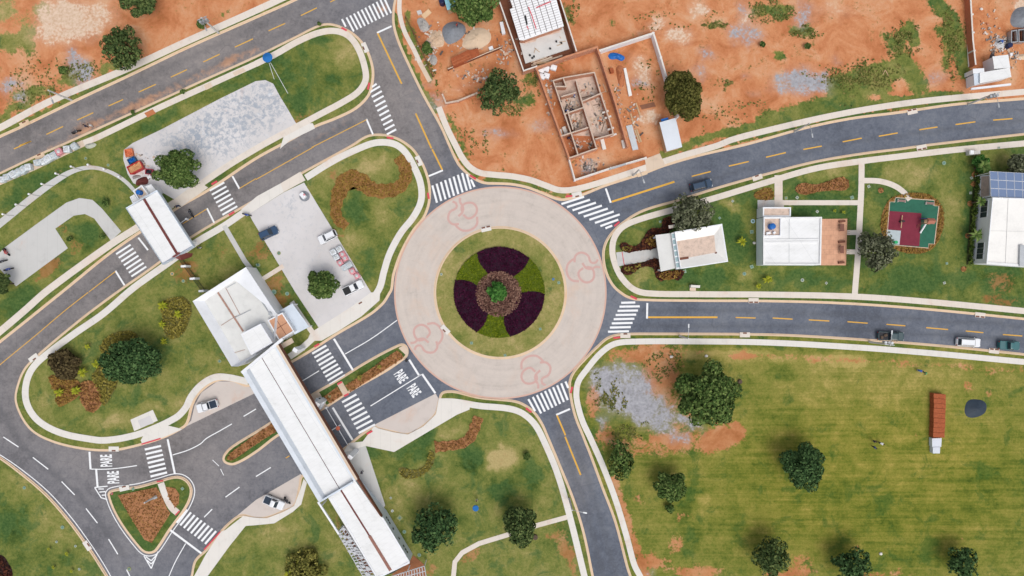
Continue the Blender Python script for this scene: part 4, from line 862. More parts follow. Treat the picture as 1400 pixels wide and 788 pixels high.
# -- house with sunken roof beside the roundabout
t = T(830,260,.1776); b = building('cream house with a sunken sand coloured roof and glazed strip next to the roundabout', (945,340), name='house', cat='house')
z1, z2 = 4.4, 3.4
outer = t((520,322),(886,260),(932,552),(566,608)); inner = t((532,396),(824,348),(836,480),(560,532))
P = plan(outer, z1, False); bm = bmesh.new(); prism(bm, P, .1, z1-.01, top=False); bm.normal_update(); flat_uv(bm); obj('wall', bm, M['plaster'], b)
inn2 = t((526,330),(878,270),(922,545),(570,600))
chute('coping', outer, z1, inn2, z1, M['plaster'], b); chute('parapet', inn2, z1-.005, inner, z2, M['roof_warm'], b); deck('roof', inner, z2+.01, M['floor_raw'], b, grow=.1)
for p, q in (((560,532),(628,522)), ((836,480),(848,495))): bar('roof_drain', t(p)[0], t(q)[0], z2+.12, .5, .1, M['brown'], b)
deck('porch_roof', t((372,347),(496,332),(536,600),(414,628)), 3.3, M['roof_grey'], b)
deck('skylight_frame', t((494,332),(524,326),(566,605),(534,610)), 3.9, M['plaster'], b)
for i in range(6):
    u0, u1 = .02+i*.163+(.03 if i > 1 else 0)+(.03 if i > 3 else 0), .13+i*.163; u0 = .02+i*.165; u1 = u0+.125
    A0, A1_, B0, B1_ = t((497,334),(536,606),(520,330),(560,602))
    deck('skylight', [lerp(A0,A1_,u0), lerp(B0,B1_,u0), lerp(B0,B1_,u1), lerp(A0,A1_,u1)], 3.92, plain('pale_glass', (.28,.40,.42), .15, .2, spec=.6), b, th=.06)
for q in ((385,360),(420,615)):
    p = W(base_at(t(q)[0], 3.3)); bm = bmesh.new(); box(bm, (p.x,p.y,1.6), (.3,.3,3.2)); obj('column', bm, M['plaster'], b)
bar('eave_shelf', t((475,285))[0], t((590,265))[0], 2.6, .6, .15, M['walk'], b)
t = h2
b = building('white flat roofed house with a terracotta terrace and a blue tank in its roof well', (1095,325), name='house', cat='house')
z1 = 3.7; c = t((188,210),(641,207),(633,578),(188,576)); walls('wall', c, .1, z1, plain('grey_blue_plaster', (.70,.755,.76), .7, .1, .5), b, .01)
cap = bmesh.new(); P = plan(c, z1, False); I = offset(P, .28); L = 4
for lo, hi, A, B in ((z1-.2, z1+.02, P, P), (z1+.02, z1+.02, P, I), (z1+.02, z1-.3, I, I)):
    a = [cap.verts.new((p.x,p.y,lo)) for p in A]; d = [cap.verts.new((p.x,p.y,hi)) for p in B]
    for i in range(L): cap.faces.new((a[i], a[(i+1)%L], d[(i+1)%L], d[i]))
obj('parapet', cap, M['roof_white'], b)
deck('roof', c, z1-.25, M['roof_white'], b, grow=-.1)
for y in (385,402): bar('ridge', t((200,y))[0], t((620,y-2))[0], z1-.05, .35, .2, M['roof_white'], b)
bar('roof_seam', t((388,412))[0], t((388,560))[0], z1-.2, .06, .05, M['steel'], b); bar('roof_seam', t((390,222))[0], t((388,375))[0], z1-.2, .06, .05, M['steel'], b)
c = t((192,207),(328,207),(326,355),(190,357)); walls('tank_well', c, z1-.3, z1+.15, M['plaster'], b, .2); deck('tank_floor', c, z1-.2, M['floor_raw'], b, grow=-.15)
p = W(t((250,282))[0], z1); bm = bmesh.new(); cyl(bm, (p.x,p.y,z1+.3), .62, 1.0, 22, .55); cyl(bm, (p.x,p.y,z1+.86), .58, .12, 22, .3); obj('water_tank', bm, M['blue_plastic'], b)
bm = bmesh.new(); p = W(t((225,333))[0], z1); box(bm, (p.x,p.y,z1+.1), (.8,.45,.5), .2, .04); p = W(t((270,330))[0], z1); box(bm, (p.x,p.y,z1+.1), (.5,.4,.5), .5, .04); obj('air_conditioner', bm, M['white_paint'], b)
c = t((186,132),(403,132),(401,206),(186,206)); walls('annex_wall', c, .1, 3.3, M['plaster'], b, .25); deck('annex_roof', c, 3.1, M['floor_raw'], b, grow=-.1)
slab('terrace', [base_at(q, 0) for q in t((625,224),(832,222),(822,580),(622,580))], .1, .22, brickmat('terrace_tile', (.64,.36,.235), (.57,.31,.20), (.38,.21,.14), 1.0, .95, .95), parent=b)
for p, q in (((775,243),(822,238)), ((772,402),(820,396)), ((770,560),(815,556))): bar('bench', t(p)[0], t(q)[0], .6, .4, .45, M['brown'], b)
bm = bmesh.new()
for i in range(26):
    p = W(lerp(t((833,225))[0], t((824,580))[0], i/25)); box(bm, (p.x,p.y,.7), (.06,.06,1.1))
obj('railing', bm, M['brown'], b)
for q, s_ in (((782,292),(.8,1.4)), ((781,460),(.7,1.5))):
    o = empty('table', W(t(q)[0], .22), R(2), 'brown table at the %s end of the terracotta terrace' % ('north' if q[1] < 350 else 'south'), 'table')
    bm = bmesh.new(); box(bm, (0,0,.74), (*s_,.07), 0, .015); obj('table_top', bm, plain('dark_timber', (.20,.085,.06), .7, .3), o, local=True)
    for sx in (-1,1):
        for sy in (-1,1): bm = bmesh.new(); box(bm, (sx*(s_[0]/2-.1),sy*(s_[1]/2-.1),.35), (.08,.08,.72)); obj('leg', bm, M['brown'], o, local=True)
# -- house with solar panels
t = T(1310,210,.2158); b = building('long white house with solar panels at its north end', (1390,300), name='house', cat='house'); z1 = 4.3
c = t((218,278),(760,296),(760,735),(180,696)); walls('wall', c, .1, z1, M['plaster'], b, .18)
deck('roof', c, z1-.12, M['roof_warm'], b, grow=-.1)
bar('roof_seam', t((205,490))[0], t((760,505))[0], z1-.06, .07, .04, M['roof_grey'], b); bar('roof_seam', t((318,285))[0], t((300,700))[0], z1-.06, .07, .04, M['roof_grey'], b)
bar('roof_edge', t((180,694))[0], t((760,735))[0], z1+.06, .5, .15, M['roof_white'], b); bar('roof_edge', t((408,580))[0], t((404,715))[0], z1+.3, .9, .5, M['steel'], b)
W0, W1 = W(t((218,278))[0], z1), W(t((180,696))[0], z1)
for u, n_ in ((.08,3),(.72,3)):
    fr = None
    for i in range(n_):
        p = W0.lerp(W1, u+i*.085); d = (W1-W0).normalized(); bm = bmesh.new(); box(bm, (p.x+d.y*.03, p.y-d.x*.03, 2.4), (1.15,.12,1.9), math.atan2(d.y,d.x)); o = obj('window', bm, M['white_paint'], b)
        bm = bmesh.new(); box(bm, (p.x+d.y*.05, p.y-d.x*.05, 2.4), (.98,.14,1.7), math.atan2(d.y,d.x)); obj('pane', bm, M['glass'], o)
b2 = building('low beige raised terrace between the solar panels and the palm hedge', t((165,210))[0], name='raised_terrace', cat='terrace'); c = t((140,140),(204,134),(205,276),(135,290)); walls('wall', c, .1, .6, M['plaster'], b2); deck('paving', c, .5, M['floor_raw'], b2, grow=-.15)
g = G('solar_cell'); br = g.t.nodes.new('ShaderNodeTexBrick'); g.put(br.inputs['Vector'], g.uv()); br.offset = 0; br.inputs['Scale'].default_value = 1; br.inputs['Brick Width'].default_value = 1.75; br.inputs['Row Height'].default_value = 2.0; br.inputs['Mortar Size'].default_value = .05
g.put(br.inputs['Color1'], (.10,.155,.28)); g.put(br.inputs['Color2'], (.12,.18,.31)); g.put(br.inputs['Mortar'], (.6,.62,.66)); SOLAR = g.done(br.outputs['Color'], .25, spec=.5)
so = building('sloping array of blue solar panels in front of the white house', t((310,200))[0], name='solar_array', cat='solar panels')
A, B, C_, D_ = W(t((200,112))[0], 4.6), W(t((560,132))[0], 4.6), W(t((560,292))[0], 3.9), W(t((208,274))[0], 3.9)
for i in range(7):
    for j in range(3):
        bm = bmesh.new(); L = lambda u, v: (A.lerp(B, u)).lerp(D_.lerp(C_, u), v)
        q = [L((i+.02)/7,(j+.02)/3), L((i+.98)/7,(j+.02)/3), L((i+.98)/7,(j+.98)/3), L((i+.02)/7,(j+.98)/3)]
        v = [bm.verts.new(x) for x in q]; w_ = [bm.verts.new(x-Vector((0,0,.06))) for x in q]; f = bm.faces.new(v); [bm.faces.new((v[k], w_[k], w_[(k+1)%4], v[(k+1)%4])) for k in range(4)]
        uvl = bm.loops.layers.uv.verify()
        for lp, c in zip(f.loops, ((0.02,0),(1.73,0),(1.73,1.96),(.02,1.96))): lp[uvl].uv = c
        obj('panel', bm, SOLAR, so)
for u in (.02,.3,.6,.98):
    for v in (.05,.95):
        p = A.lerp(B, u).lerp(D_.lerp(C_, u), v); bm = bmesh.new(); box(bm, (p.x,p.y,p.z/2), (.12,.12,p.z-.15)); obj('support', bm, M['white_paint'], so)
bm = bmesh.new(); [bm.verts.new(x-Vector((0,0,.09))) for x in (A,B,C_,D_)]; bm.verts.ensure_lookup_table(); bm.faces.new(bm.verts[:]); obj('backing', bm, M['white_paint'], so)

# ------------------------------------------------------------------ building sites
def wall_line(label, pts, z1, th, m, capm=None, name='wall', cat='wall', closed=False):
    o = building(label, pts[0], name=name, cat=cat); bm = bmesh.new(); cb = bmesh.new(); L = len(pts)
    for k, (p, q) in enumerate(zip(pts, pts[1:]+([pts[0]] if closed else []))):
        if q is None: continue
        p, q = W(p), W(q); d = (q-p); e = d.normalized(); c = (p+q)/2
        sh = th/2 if k % 2 else 0
        box(bm, (c.x,c.y,z1/2+.05), (d.length-th*.98,th,z1-.1), math.atan2(d.y,d.x))
        for x in (p, q): pass
        box(cb, (c.x,c.y,z1+.02+.004*k), (d.length+th,th+.03,.07), math.atan2(d.y,d.x))
    for k, p in enumerate(pts):
        p = W(p); box(bm, (p.x,p.y,z1/2+.04-.003*k), (th+.12,th+.12,z1), rnd.random()*.02)
    bm.normal_update(); flat_uv(bm); obj('masonry', bm, m, o); obj('coping', cb, capm or M['block'], o); return o
t = T(670,0,.1522)
# half-built house with block-and-beam roof
b = building('half built house with white block and beam roof inside a walled plot', (735,40), name='unfinished_house', cat='unfinished house')
z1 = 3.3; c = t((178,82),(205,70),(160,-60),(540,-200),(662,235),(300,362),(262,358))
deck('roof_slab', c, z1, plain('polystyrene', (.78,.78,.79), .85, .08, 1), b, .25)
bm = bmesh.new(); u0 = Vector(t((262,362))[0]); ux = Vector(t((660,235))[0])-u0; uy = Vector(t((178,82))[0])-u0
for i in range(1, 8): 
    a = u0+ux*i/8; e = a+uy*1.6; zbar(bm, a, e, z1+.012, .11, .05)
for j in range(1, 26):
    a = u0+uy*j/13; zbar(bm, a+ux*.01, a+ux*.99, z1+.012, .035, .04)
obj('roof_joist', bm, plain('joist', (.16,.14,.14), .9, .4), b)
bm = bmesh.new()
for p, q in (((345,65),(375,140)), ((375,140),(415,262)), ((415,70),(545,15)), ((330,235),(345,262))): zbar(bm, t(p)[0], t(q)[0], z1+.08, .16, .08)
obj('conduit', bm, M['red_paint'], b)
bm = bmesh.new(); zbar(bm, t((316,140))[0], t((332,222))[0], z1+.08, .3, .1); obj('plank', bm, M['black'], b)
P = plan(c, z1, False); P = offset(P, .25); bm = bmesh.new(); prism(bm, P, .1, z1-.26, top=False); bm.normal_update(); flat_uv(bm); obj('wall', bm, M['brick'], b)
c = t((262,372),(655,246),(712,440),(318,572)); deck('slab', c, 1.0, plain('grey_slab', (.58,.57,.55), .9, .15, .6), b, .25)
P = offset(plan(c, 1.0, False), .2); bm = bmesh.new(); prism(bm, P, .1, .76, top=False); obj('footing', bm, M['brickraw'], b)
deck('slab_patch', t((300,372),(620,262),(632,290),(420,345),(410,372),(310,395)), 1.02, M['floor_raw'], b, .05)
bm = bmesh.new()
for q in ((358,500),(380,525),(395,512),(595,376),(540,440),(640,390)): p = W(t(q)[0], 1.0); box(bm, (p.x,p.y,1.15), (.35,.3,.3), rnd.random()*3)
obj('material_heap', bm, M['black'], b)
bm = bmesh.new()
for p, q in (((400,432),(445,470)), ((395,475),(412,435)), ((620,380),(680,372)), ((600,412),(650,395)), ((625,330),(638,345))): zbar(bm, t(p)[0], t(q)[0], 1.12, .08, .08)
obj('plank', bm, M['wood'], b)
wall_line('cream topped wall along the west side of the half built house', t((55,-30),(300,672),(415,632)), 2.3, .22, M['brick'], M['walk_pale'])
wall_line('cream topped wall along the east side of the half built house', t((598,-30),(765,495)), 2.3, .2, M['brick'], M['walk_pale'])
slab('dirt_patch', t((60,-20),(598,-20),(760,495),(305,665)), .1, .16, plain('earth_painted_shade', (.20,.08,.045), .95, .3, 1.5))  # earth inside the plot walls, their shade painted into its dark colour
for k, (p, q) in enumerate((((370,590),(650,500)), ((400,605),(670,520)), ((385,572),(560,512)), ((420,570),(690,540)), ((365,560),(510,510)))):
    o = bar('plank', t(p)[0], t(q)[0], .5+.06*k, .28, .06, M['wood'] if k % 2 else M['walk_warm']); tag(o, ('lowest','second','middle','fourth','topmost')[k]+' plank of the pile south of the grey slab', 'plank', 'planks piled by the slab')
# bags
t6 = T(730,60,.2413)
for k, q in enumerate(((40,155),(68,148),(110,142),(45,192),(70,188))):
    p = W(t6(q)[0]); bm = bmesh.new(); box(bm, (p.x,p.y,.55), (1.25,1.05,.9), R(-18), .16)
    tag(obj('bag', bm, plain('white_sack', (.74,.75,.77), .8, .12, 1), smooth=True), ('north western','north middle','large north eastern','south western','south eastern')[k]+' white sack of the five at the brick plot corner', 'sack', 'white sacks at the brick plot corner')
# brick walled plot
wall_line('red brick plot wall around the roofless house, west and north sides', t6((195,660),(12,158),(180,95),(348,42),(362,75),(445,330),(520,590)), 2.2, .3, M['brick'], plain('raw_brick_top', (.50,.22,.12), .95, .3, 2))
wall_line('white capped low wall at the street corner of the brick plot', t6((195,660),(228,778),(430,712),(625,655)), 1.6, .22, M['plaster'], M['walk_pale'])
b = building('roofless brick house with its rooms open to the sky', t6((260,380))[0], name='unfinished_house', cat='unfinished house')
slab('floor', t6((105,228),(335,182),(430,530),(205,520)), .1, .18, M['floor_raw'], parent=b)
slab('floor', t6((150,535),(300,490),(350,605),(195,660)), .1, .165, M['dirtpile'], parent=b)
Wl = [((105,228),(205,520)), ((105,228),(160,212)), ((160,212),(335,182)), ((335,182),(370,300)), ((370,300),(430,480)), ((430,480),(440,530)), ((232,225),(265,345)), ((265,345),(345,600)), ((150,318),(232,295)), ((165,415),(270,380)), ((205,520),(300,490)), ((265,345),(375,298)), ((160,212),(178,262)), ((120,262),(178,262)), ((205,520),(243,640)), ((195,660),(350,605)), ((150,538),(205,520)), ((340,555),(435,528)), ((185,395),(215,500))]
bm = bmesh.new(); cb = bmesh.new()
for k, (p, q) in enumerate(Wl):
    p, q = W(t6(p)[0]), W(t6(q)[0]); d = q-p; h = 2.0+.011*k; c = (p+q)/2
    box(bm, (c.x,c.y,h/2+.05), (d.length,.2+.003*k,h), math.atan2(d.y,d.x)); box(cb, (c.x,c.y,h+.07), (d.length+.1,.24,.05), math.atan2(d.y,d.x))
bm.normal_update(); flat_uv(bm); obj('wall', bm, M['brick'], b); obj('wall_top', cb, M['block'], b)
for k, q in enumerate(((400,395),(415,425),(430,490),(445,525))):
    p = W(t6(q)[0]); bm = bmesh.new(); box(bm, (p.x,p.y,1.15), (1.3,.35,.25), R(20), .02); obj('formwork', bm, M['walk_pale'], b)
for k, (p, q, lab) in enumerate((((385,538),(400,598),'pale column form lying at the south east corner of the roofless house'), ((145,485),(155,525),'first pale form leaning at the west wall of the roofless house'), ((168,470),(185,515),'second pale form leaning at the west wall of the roofless house'), ((505,545),(515,590),'short white form at the south end of the brick wall'))):
    o = bar('column_form', t6(p)[0], t6(q)[0], .7, .7, .5, M['walk_pale']); tag(o, lab, 'form')
g = G('site_boards'); SB = g.done(g.ramp(g.island(), [(.1,(.20,.13,.09)),(.5,(.45,.32,.22)),(.9,(.66,.55,.42))]), .9)
bm = bmesh.new(); g_ = random.Random(31)      # boards, rods and rubble lying in the rooms
for k in range(46):
    if k == 23: obj('board', bm, SB, b); bm = bmesh.new()
    p = W(t6((g_.uniform(240,400),g_.uniform(215,510)))[0] if k < 23 else t6((g_.uniform(165,275),g_.uniform(250,500)))[0]); box(bm, (p.x,p.y,.26+.004*k), (g_.uniform(.5,2.8),g_.uniform(.05,.16),.05), g_.choice((R(15),R(105),R(40),R(80)))+g_.uniform(-.2,.2))
obj('board', bm, SB, b)
# yard with white wall
wall_line('white capped wall around the sandy yard east of the brick plot', [t6((362,60))[0]]+A3((750,200),(790,330),(830,470),(880,640)), 2.0, .3, M['plaster'], M['walk_pale'])
b = building('small shed with a pale grey sloping metal roof by the road', (918,185), name='shed', cat='shed')
c = t6((711,446),(803,420),(840,585),(753,610)); P = plan(c, 2.6, False); bm = bmesh.new(); prism(bm, offset(P, .15), .1, 2.5, top=False); bm.normal_update(); flat_uv(bm); obj('wall', bm, M['wood'], b); deck('roof', c, 2.7, plain('pale_sheet_roof', (.62,.66,.71), .5, .1, .5), b, .08)
o = bar('tarpaulin', t6((722,436))[0], t6((762,426))[0], 2.2, .6, .3, M['blue_plastic']); tag(o, 'blue tarpaulin folded behind the metal roofed shed', 'tarpaulin')
def sheet_thing(name, pts, z0, z1, m, label, cat, group=None):
    P = plan(pts, z1, False); bm = bmesh.new(); prism(bm, P, z0, z1, bottom=True); bm.normal_update(); flat_uv(bm); return tag(obj(name, bm, m), label, cat, group)
def mound(name, pts, h, m, label, cat, seed=1, base=.1, rough=.3):
    """heap inside an outline"""
    P = plan(pts, 0, True); c = sum((p for p in P), Vector((0,0)))/len(P); g_ = random.Random(seed); bm = bmesh.new(); rows = []
    for k in range(6):
        f = 1-k/6; rows.append([bm.verts.new((*(c+(p-c)*f*(1 if k == 0 else g_.uniform(.94,1.05))), base+h*(1-f)**.8*(1 if k == 0 else g_.uniform(1-rough,1+rough)))) for p in P])
    for a, b_ in zip(rows, rows[1:]):
        for i in range(len(P)): bm.faces.new((a[i], a[(i+1)%len(P)], b_[(i+1)%len(P)], b_[i]))
    top = bm.verts.new((*c, base+h)); [bm.faces.new((rows[-1][i], rows[-1][(i+1)%len(P)], top)) for i in range(len(P))]
    return tag(obj(name, bm, m, smooth=True), label, cat)
mound('tarpaulin', t6((418,75),(430,55),(460,52),(485,58),(515,78),(500,100),(465,88),(440,92)), .7, M['blue_plastic'], 'crumpled bright blue tarpaulin at the north end of the sandy yard', 'tarpaulin', 3, rough=.5)
mound('tile_heap', t6((465,135),(490,122),(508,140),(510,235),(490,250),(470,190)), 1.0, M['dirtpile'], 'long heap of red earth in the sandy yard', 'earth heap', 4)
sheet_thing('brick_pallet', t6((428,140),(448,135),(455,160),(435,165)), .1, .9, M['brickraw'], 'small square stack of red bricks beside the earth heap', 'brick stack')
sheet_thing('board_stack', t6((508,140),(522,136),(556,292),(538,297)), .1, .5, plain('white_board', (.72,.71,.68), .7, .1), 'long white board stack lying beside the red earth heap', 'boards')
sheet_thing('metal_sheet', t6((522,466),(556,458),(592,598),(560,604)), .1, .35, plain('blue_grey_sheet', (.50,.54,.57), .5, .2), 'stack of grey roofing sheets lying in the sandy yard', 'roofing sheets')
for k, (p, q) in enumerate((((572,488),(598,560)), ((582,485),(608,556)), ((548,395),(568,465)), ((578,335),(602,405)))):
    tag(bar('timber', t6(p)[0], t6(q)[0], .3, .3, .2, M['wood']), ('timber beam touching the grey roofing sheets','outer timber beam east of the grey roofing sheets','thin timber beam north of the grey roofing sheets','timber beam at the edge of the sand pit')[k], 'timber')
sheet_thing('trench_cover', t6((600,350),(680,330),(690,355),(612,372)), .1, .22, plain('dark_earth', (.22,.10,.06), .95, .3), 'dark earth covered pit in the sandy yard', 'pit cover')
sheet_thing('bench_slab', t6((425,706),(455,698),(520,675),(522,685),(458,706),(430,712)), 1.0, 1.75, M['steel'], 'grey metal sheets leaning over the street wall', 'metal sheets')
# material yard
t = T(540,0,.1903)
mound('gravel_pile', t((345,200),(400,160),(470,165),(510,205),(490,265),(430,310),(380,320),(345,270)), 1.6, M['gravelpile'], 'blue grey gravel pile beneath the large tree', 'gravel pile', 5, rough=.06)
mound('sand_pile', t((480,330),(520,235),(600,200),(680,230),(690,290),(640,340),(560,365),(500,350)), .9, M['sandpile'], 'broad sand pile beside the gravel pile', 'sand pile', 6, rough=.2)
b = building('orange stack of clay bricks in the material yard', t((490,420))[0], name='brick_stack', cat='brick stack')
for k, (a, c, d, e) in enumerate((((402,430),(535,365),(552,430),(420,488)), ((535,365),(595,352),(610,402),(552,430)))):
    P = plan(t(a, c, d, e), .8, False); bm = bmesh.new(); prism(bm, P, .1, 1.5-.4*k); bm.normal_update(); flat_uv(bm); obj('brick_course', bm, M['brickraw'], b)
bm = bmesh.new()
for k in range(1,3): zbar(bm, lerp(t((402,430))[0], t((420,488))[0], k/3), lerp(t((535,365))[0], t((552,430))[0], k/3), 1.5, .07, .05)
obj('gap', bm, M['dirtpile'], b)
o = wall_line('low dark timber hoarding south of the clay brick stack', t((385,508),(765,352)), 1.0, .12, M['brown'], M['walk_warm'], 'hoarding', 'hoarding')
wall_line('broken block wall under the tree in the material yard', t((345,690),(370,752),(455,735),(590,680)), .9, .3, M['brick'], M['block'])
wall_line('thin dark fence along the west side of the material yard', t((80,135),(140,250),(275,555)), 1.2, .08, M['brown'], M['brown'], 'fence', 'fence')
mound('rubble_heap', t((160,140),(200,130),(245,180),(250,215),(200,235),(165,180)), .7, plain('rubble', (.38,.36,.34), .95, .45, 3), 'grey heap of timber offcuts by the wooden board', 'rubble heap', 8, rough=.6)
mound('rubble_heap', t((250,400),(285,395),(305,440),(280,475),(250,450)), .6, plain('rubble', (.38,.36,.34)), 'small grey rubble heap beside the thin dark fence', 'rubble heap', 9, rough=.6)
mound('rubble_heap', t((230,270),(300,215),(345,240),(350,330),(310,345),(250,350)), .6, plain('mixed_rubble', (.55,.40,.28), .95, .4, 2), 'sandy rubble heap west of the gravel pile', 'rubble heap', 10, rough=.6)
sheet_thing('wooden_board', t((188,110),(240,65),(263,92),(212,138)), .2, .35, plain('yellow_board', (.66,.45,.27), .8, .1), 'square yellow wooden board lying on the dirt', 'board')
sheet_thing('grey_board', t((155,80),(185,72),(196,98),(165,108)), .1, .5, M['walk_grey'], 'small grey board beside the yellow wooden board', 'board')
sheet_thing('white_box', t((672,340),(700,330),(708,355),(680,364)), .1, .6, M['plaster'], 'small white box on the dirt by the timber hoarding', 'box')
b = building('small turquoise hut roof half hidden by the large tree', t((395,20))[0], name='site_hut', cat='hut'); c = t((352,-30),(432,-35),(430,50),(378,70)); walls('wall', c, .1, 2.4, M['wood'], b); deck('roof', c, 2.55, plain('turquoise_sheet', (.30,.62,.70), .5, .15), b, .08, .1)
p = W(t((342,30))[0]); bm = bmesh.new(); cyl(bm, (p.x,p.y,.85), .6, 1.5, 18, .55); cyl(bm, (p.x,p.y,1.63), .57, .1, 18, .4); tag(obj('water_drum', bm, plain('navy_plastic', (.012,.02,.07), .45, .2)), 'dark navy drum beside the turquoise hut', 'drum')
sheet_thing('white_tank', t((752,160),(775,155),(795,240),(770,245)), .1, .9, M['plaster'], 'white appliance stack by the cream topped wall', 'crate')
# top right plot
t = T(1310,0,.1648)
o = wall_line('long red brick boundary wall with pale pillars at the north east plot', [(1318.5,-30),(1318.5,0),(1322,60),(1325.5,92)], 1.7, .25, plain('red_block', (.47,.165,.085), .9, .25, 3), M['walk_pale'], 'boundary_wall')
bm = bmesh.new()
for u in (.25,.45,.65,.85): p = W(lerp((1318.5,-30),(1325.5,92),u)); box(bm, (p.x-.1,p.y,.9), (.45,.3,1.8))
obj('pillar', bm, M['walk_pale'], o)
slab('path', [(1316,-30),(1318,-30),(1326,92),(1323,92)], .1, .17, M['walk_pale'])
b = building('low site office with white metal roofs in the north east plot', (1353,102), name='site_office', cat='site office')
for c, z, mm in ((((285,470),(415,455),(432,562),(300,572)), 3.0, 'roof_white'), (((180,605),(428,562),(442,640),(180,692)), 2.8, 'roof_white'), (((122,572),(215,567),(218,605),(124,612)), 2.7, 'plaster'), (((128,615),(182,605),(182,692),(135,712)), 2.5, 'plaster_blue')):
    c = t(*c); P = plan(c, z, False); bm = bmesh.new(); prism(bm, offset(P, .1), .1, z-.1, top=False); bm.normal_update(); flat_uv(bm); obj('wall', bm, M['plaster'], b); deck('roof', c, z, M[mm], b, .1)
bar('beam', t((110,738))[0], t((440,700))[0], 2.3, .4, .3, M['plaster'], b)
b = building('pair of grey framed skips at the east edge of the plot', t((500,300))[0], name='skip', cat='skip')
for c in (((440,255),(490,248),(495,350),(440,355)), ((500,245),(560,240),(560,350),(502,350))): walls('bin', t(*c), .1, 1.3, M['steel'], b, .15); slab('bin_floor', t(*c), .1, .6, M['brown'], parent=b)
mound('gravel_pile', t((430,150),(470,80),(560,60),(620,120),(600,220),(480,232),(435,210)), 1.4, M['gravelpile'], 'grey gravel pile at the top right edge of the plot', 'gravel pile', 12, rough=.08)
p = W(t((400,390))[0]); bm = bmesh.new(); cyl(bm, (p.x,p.y,.6), .55, 1.0, 18, .5); tag(obj('water_drum', bm, plain('navy_plastic', (.01,.03,.1))), 'dark blue drum among debris in the north east plot', 'drum')
mound('rubble_heap', t((290,380),(340,320),(380,340),(375,410),(330,415)), .6, plain('pale_rubble', (.55,.55,.56), .9, .5, 4), 'pale debris heap beside the dark blue drum', 'rubble heap', 13, rough=.7)
mound('rubble_heap', t((255,480),(280,430),(300,430),(285,480),(290,560),(260,570)), .6, plain('dark_rubble', (.10,.08,.08), .9, .5, 4), 'dark scrap heap leaning on the site office', 'scrap heap', 14, rough=.7)
sheet_thing('crate', t((432,440),(452,438),(454,462),(434,464)), .1, .6, M['plaster'], 'small white crate east of the site office', 'crate')
mound('dirt_heap', t((470,470),(546,450),(580,480),(560,500),(480,490)), .5, M['sandpile'], 'low tan dirt heap at the right edge of the plot', 'dirt heap', 15)
# field stack and tarp heap
t = C4; b = building('long stack of orange bricks standing in the grass field', (1284,580), name='brick_stack', cat='brick stack')
for i in range(9):
    u0, u1 = i/9+.003, (i+1)/9-.003; a0, a1, c0, c1 = (1276.5,538), (1275.5,598), (1293,539.5), (1291,598.5); j = rnd.uniform(-.3,.3)
    P = plan([lerp(a0,a1,u0), lerp(c0,c1,u0), lerp(c0,c1,u1), lerp(a0,a1,u1)], 1.3, False); bm = bmesh.new(); prism(bm, [p+Vector((j*.12,0)) for p in P], .1, 1.4+rnd.uniform(-.04,.04)); bm.normal_update(); flat_uv(bm); obj('brick_course', bm, M['brickraw'], b)
b = building('pale grey pallet of blocks at the end of the orange brick stack', (1280,609), name='block_pallet', cat='block pallet')
for c in (((1274,599.5),(1287,599),(1286.5,611),(1274,611)), ((1275,611.5),(1285,611.5),(1284.5,620),(1275,620))): P = plan(c, 1.0, False); bm = bmesh.new(); prism(bm, P, .1, 1.1); obj('block_layer', bm, plain('pale_block', (.60,.63,.68), .8, .12), b)
mound('tarpaulin_heap', C4((1055,630),(1075,582),(1120,574),(1165,588),(1177,620),(1160,655),(1100,676),(1065,665)), .7, plain('slate_tarp', (.022,.036,.055), .6, .25, 1.5), 'rounded heap under a dark slate tarpaulin in the field', 'covered heap', 16, rough=.12)
# playground
t = T(1180,250,.1522); b = None
slab('play_surface', t((285,135),(635,160),(632,208),(675,212),(635,552),(585,550),(580,588),(205,555),(235,172),(280,175)), .1, .16, plain('rubber_green', (.028,.125,.080), .9, .3, .8))
slab('play_surface', t((232,255),(520,275),(500,572),(322,560),(333,432),(210,420)), .1, .166, plain('rubber_red', (.185,.025,.045), .9, .25, .8))
slab('play_surface', t((208,422),(335,433),(322,558),(203,548)), .1, .172, plain('rubber_grey', (.42,.48,.50), .9, .15, .8))
ribbon('play_kerb', t((285,135),(635,160),(632,208),(675,212),(635,552),(585,550),(580,588),(205,555),(235,172),(280,175),(285,135)), .9, .1, .20, M['walk_warm'], sm=False)
for q, l_ in (((338,165),'west'), ((592,188),'east')):
    o = empty('bench', W(t(q)[0], .16), R(-4), 'brown bench with pale ends at the %s side of the playground' % l_, 'bench')
    bm = bmesh.new(); [box(bm, (0,y,.45), (1.5,.12,.05)) for y in (-.15,0,.15)]; obj('seat', bm, plain('bench_timber', (.28,.17,.15), .8, .3), o, local=True)
    for x in (-.72,.72): bm = bmesh.new(); box(bm, (x,0,.22), (.14,.55,.44), 0, .02); obj('leg', bm, M['walk_pale'], o, local=True)
o = empty('climbing_tower', W(t((545,355))[0], .16), R(-3), 'brown roofed climbing tower with white slide on the playground', 'playground tower')
bm = bmesh.new(); v = [bm.verts.new(x) for x in ((-.7,-.55,2.2),(.7,-.55,2.2),(.7,.55,2.2),(-.7,.55,2.2),(-.7,0,2.75),(.7,0,2.75))]; [bm.faces.new([v[i] for i in f]) for f in ((0,1,5,4),(3,4,5,2),(0,4,3),(1,2,5),(0,3,2,1))]; obj('roof', bm, plain('tower_roof', (.38,.15,.10), .7, .2), o, local=True)
for x in (-.55,.55):
    for y in (-.42,.42): bm = bmesh.new(); box(bm, (x,y,1.1), (.1,.1,2.2)); obj('post', bm, M['brown'], o, local=True)
bm = bmesh.new(); box(bm, (0,0,1.1), (1.2,.95,.08)); obj('platform', bm, M['wood'], o, local=True)
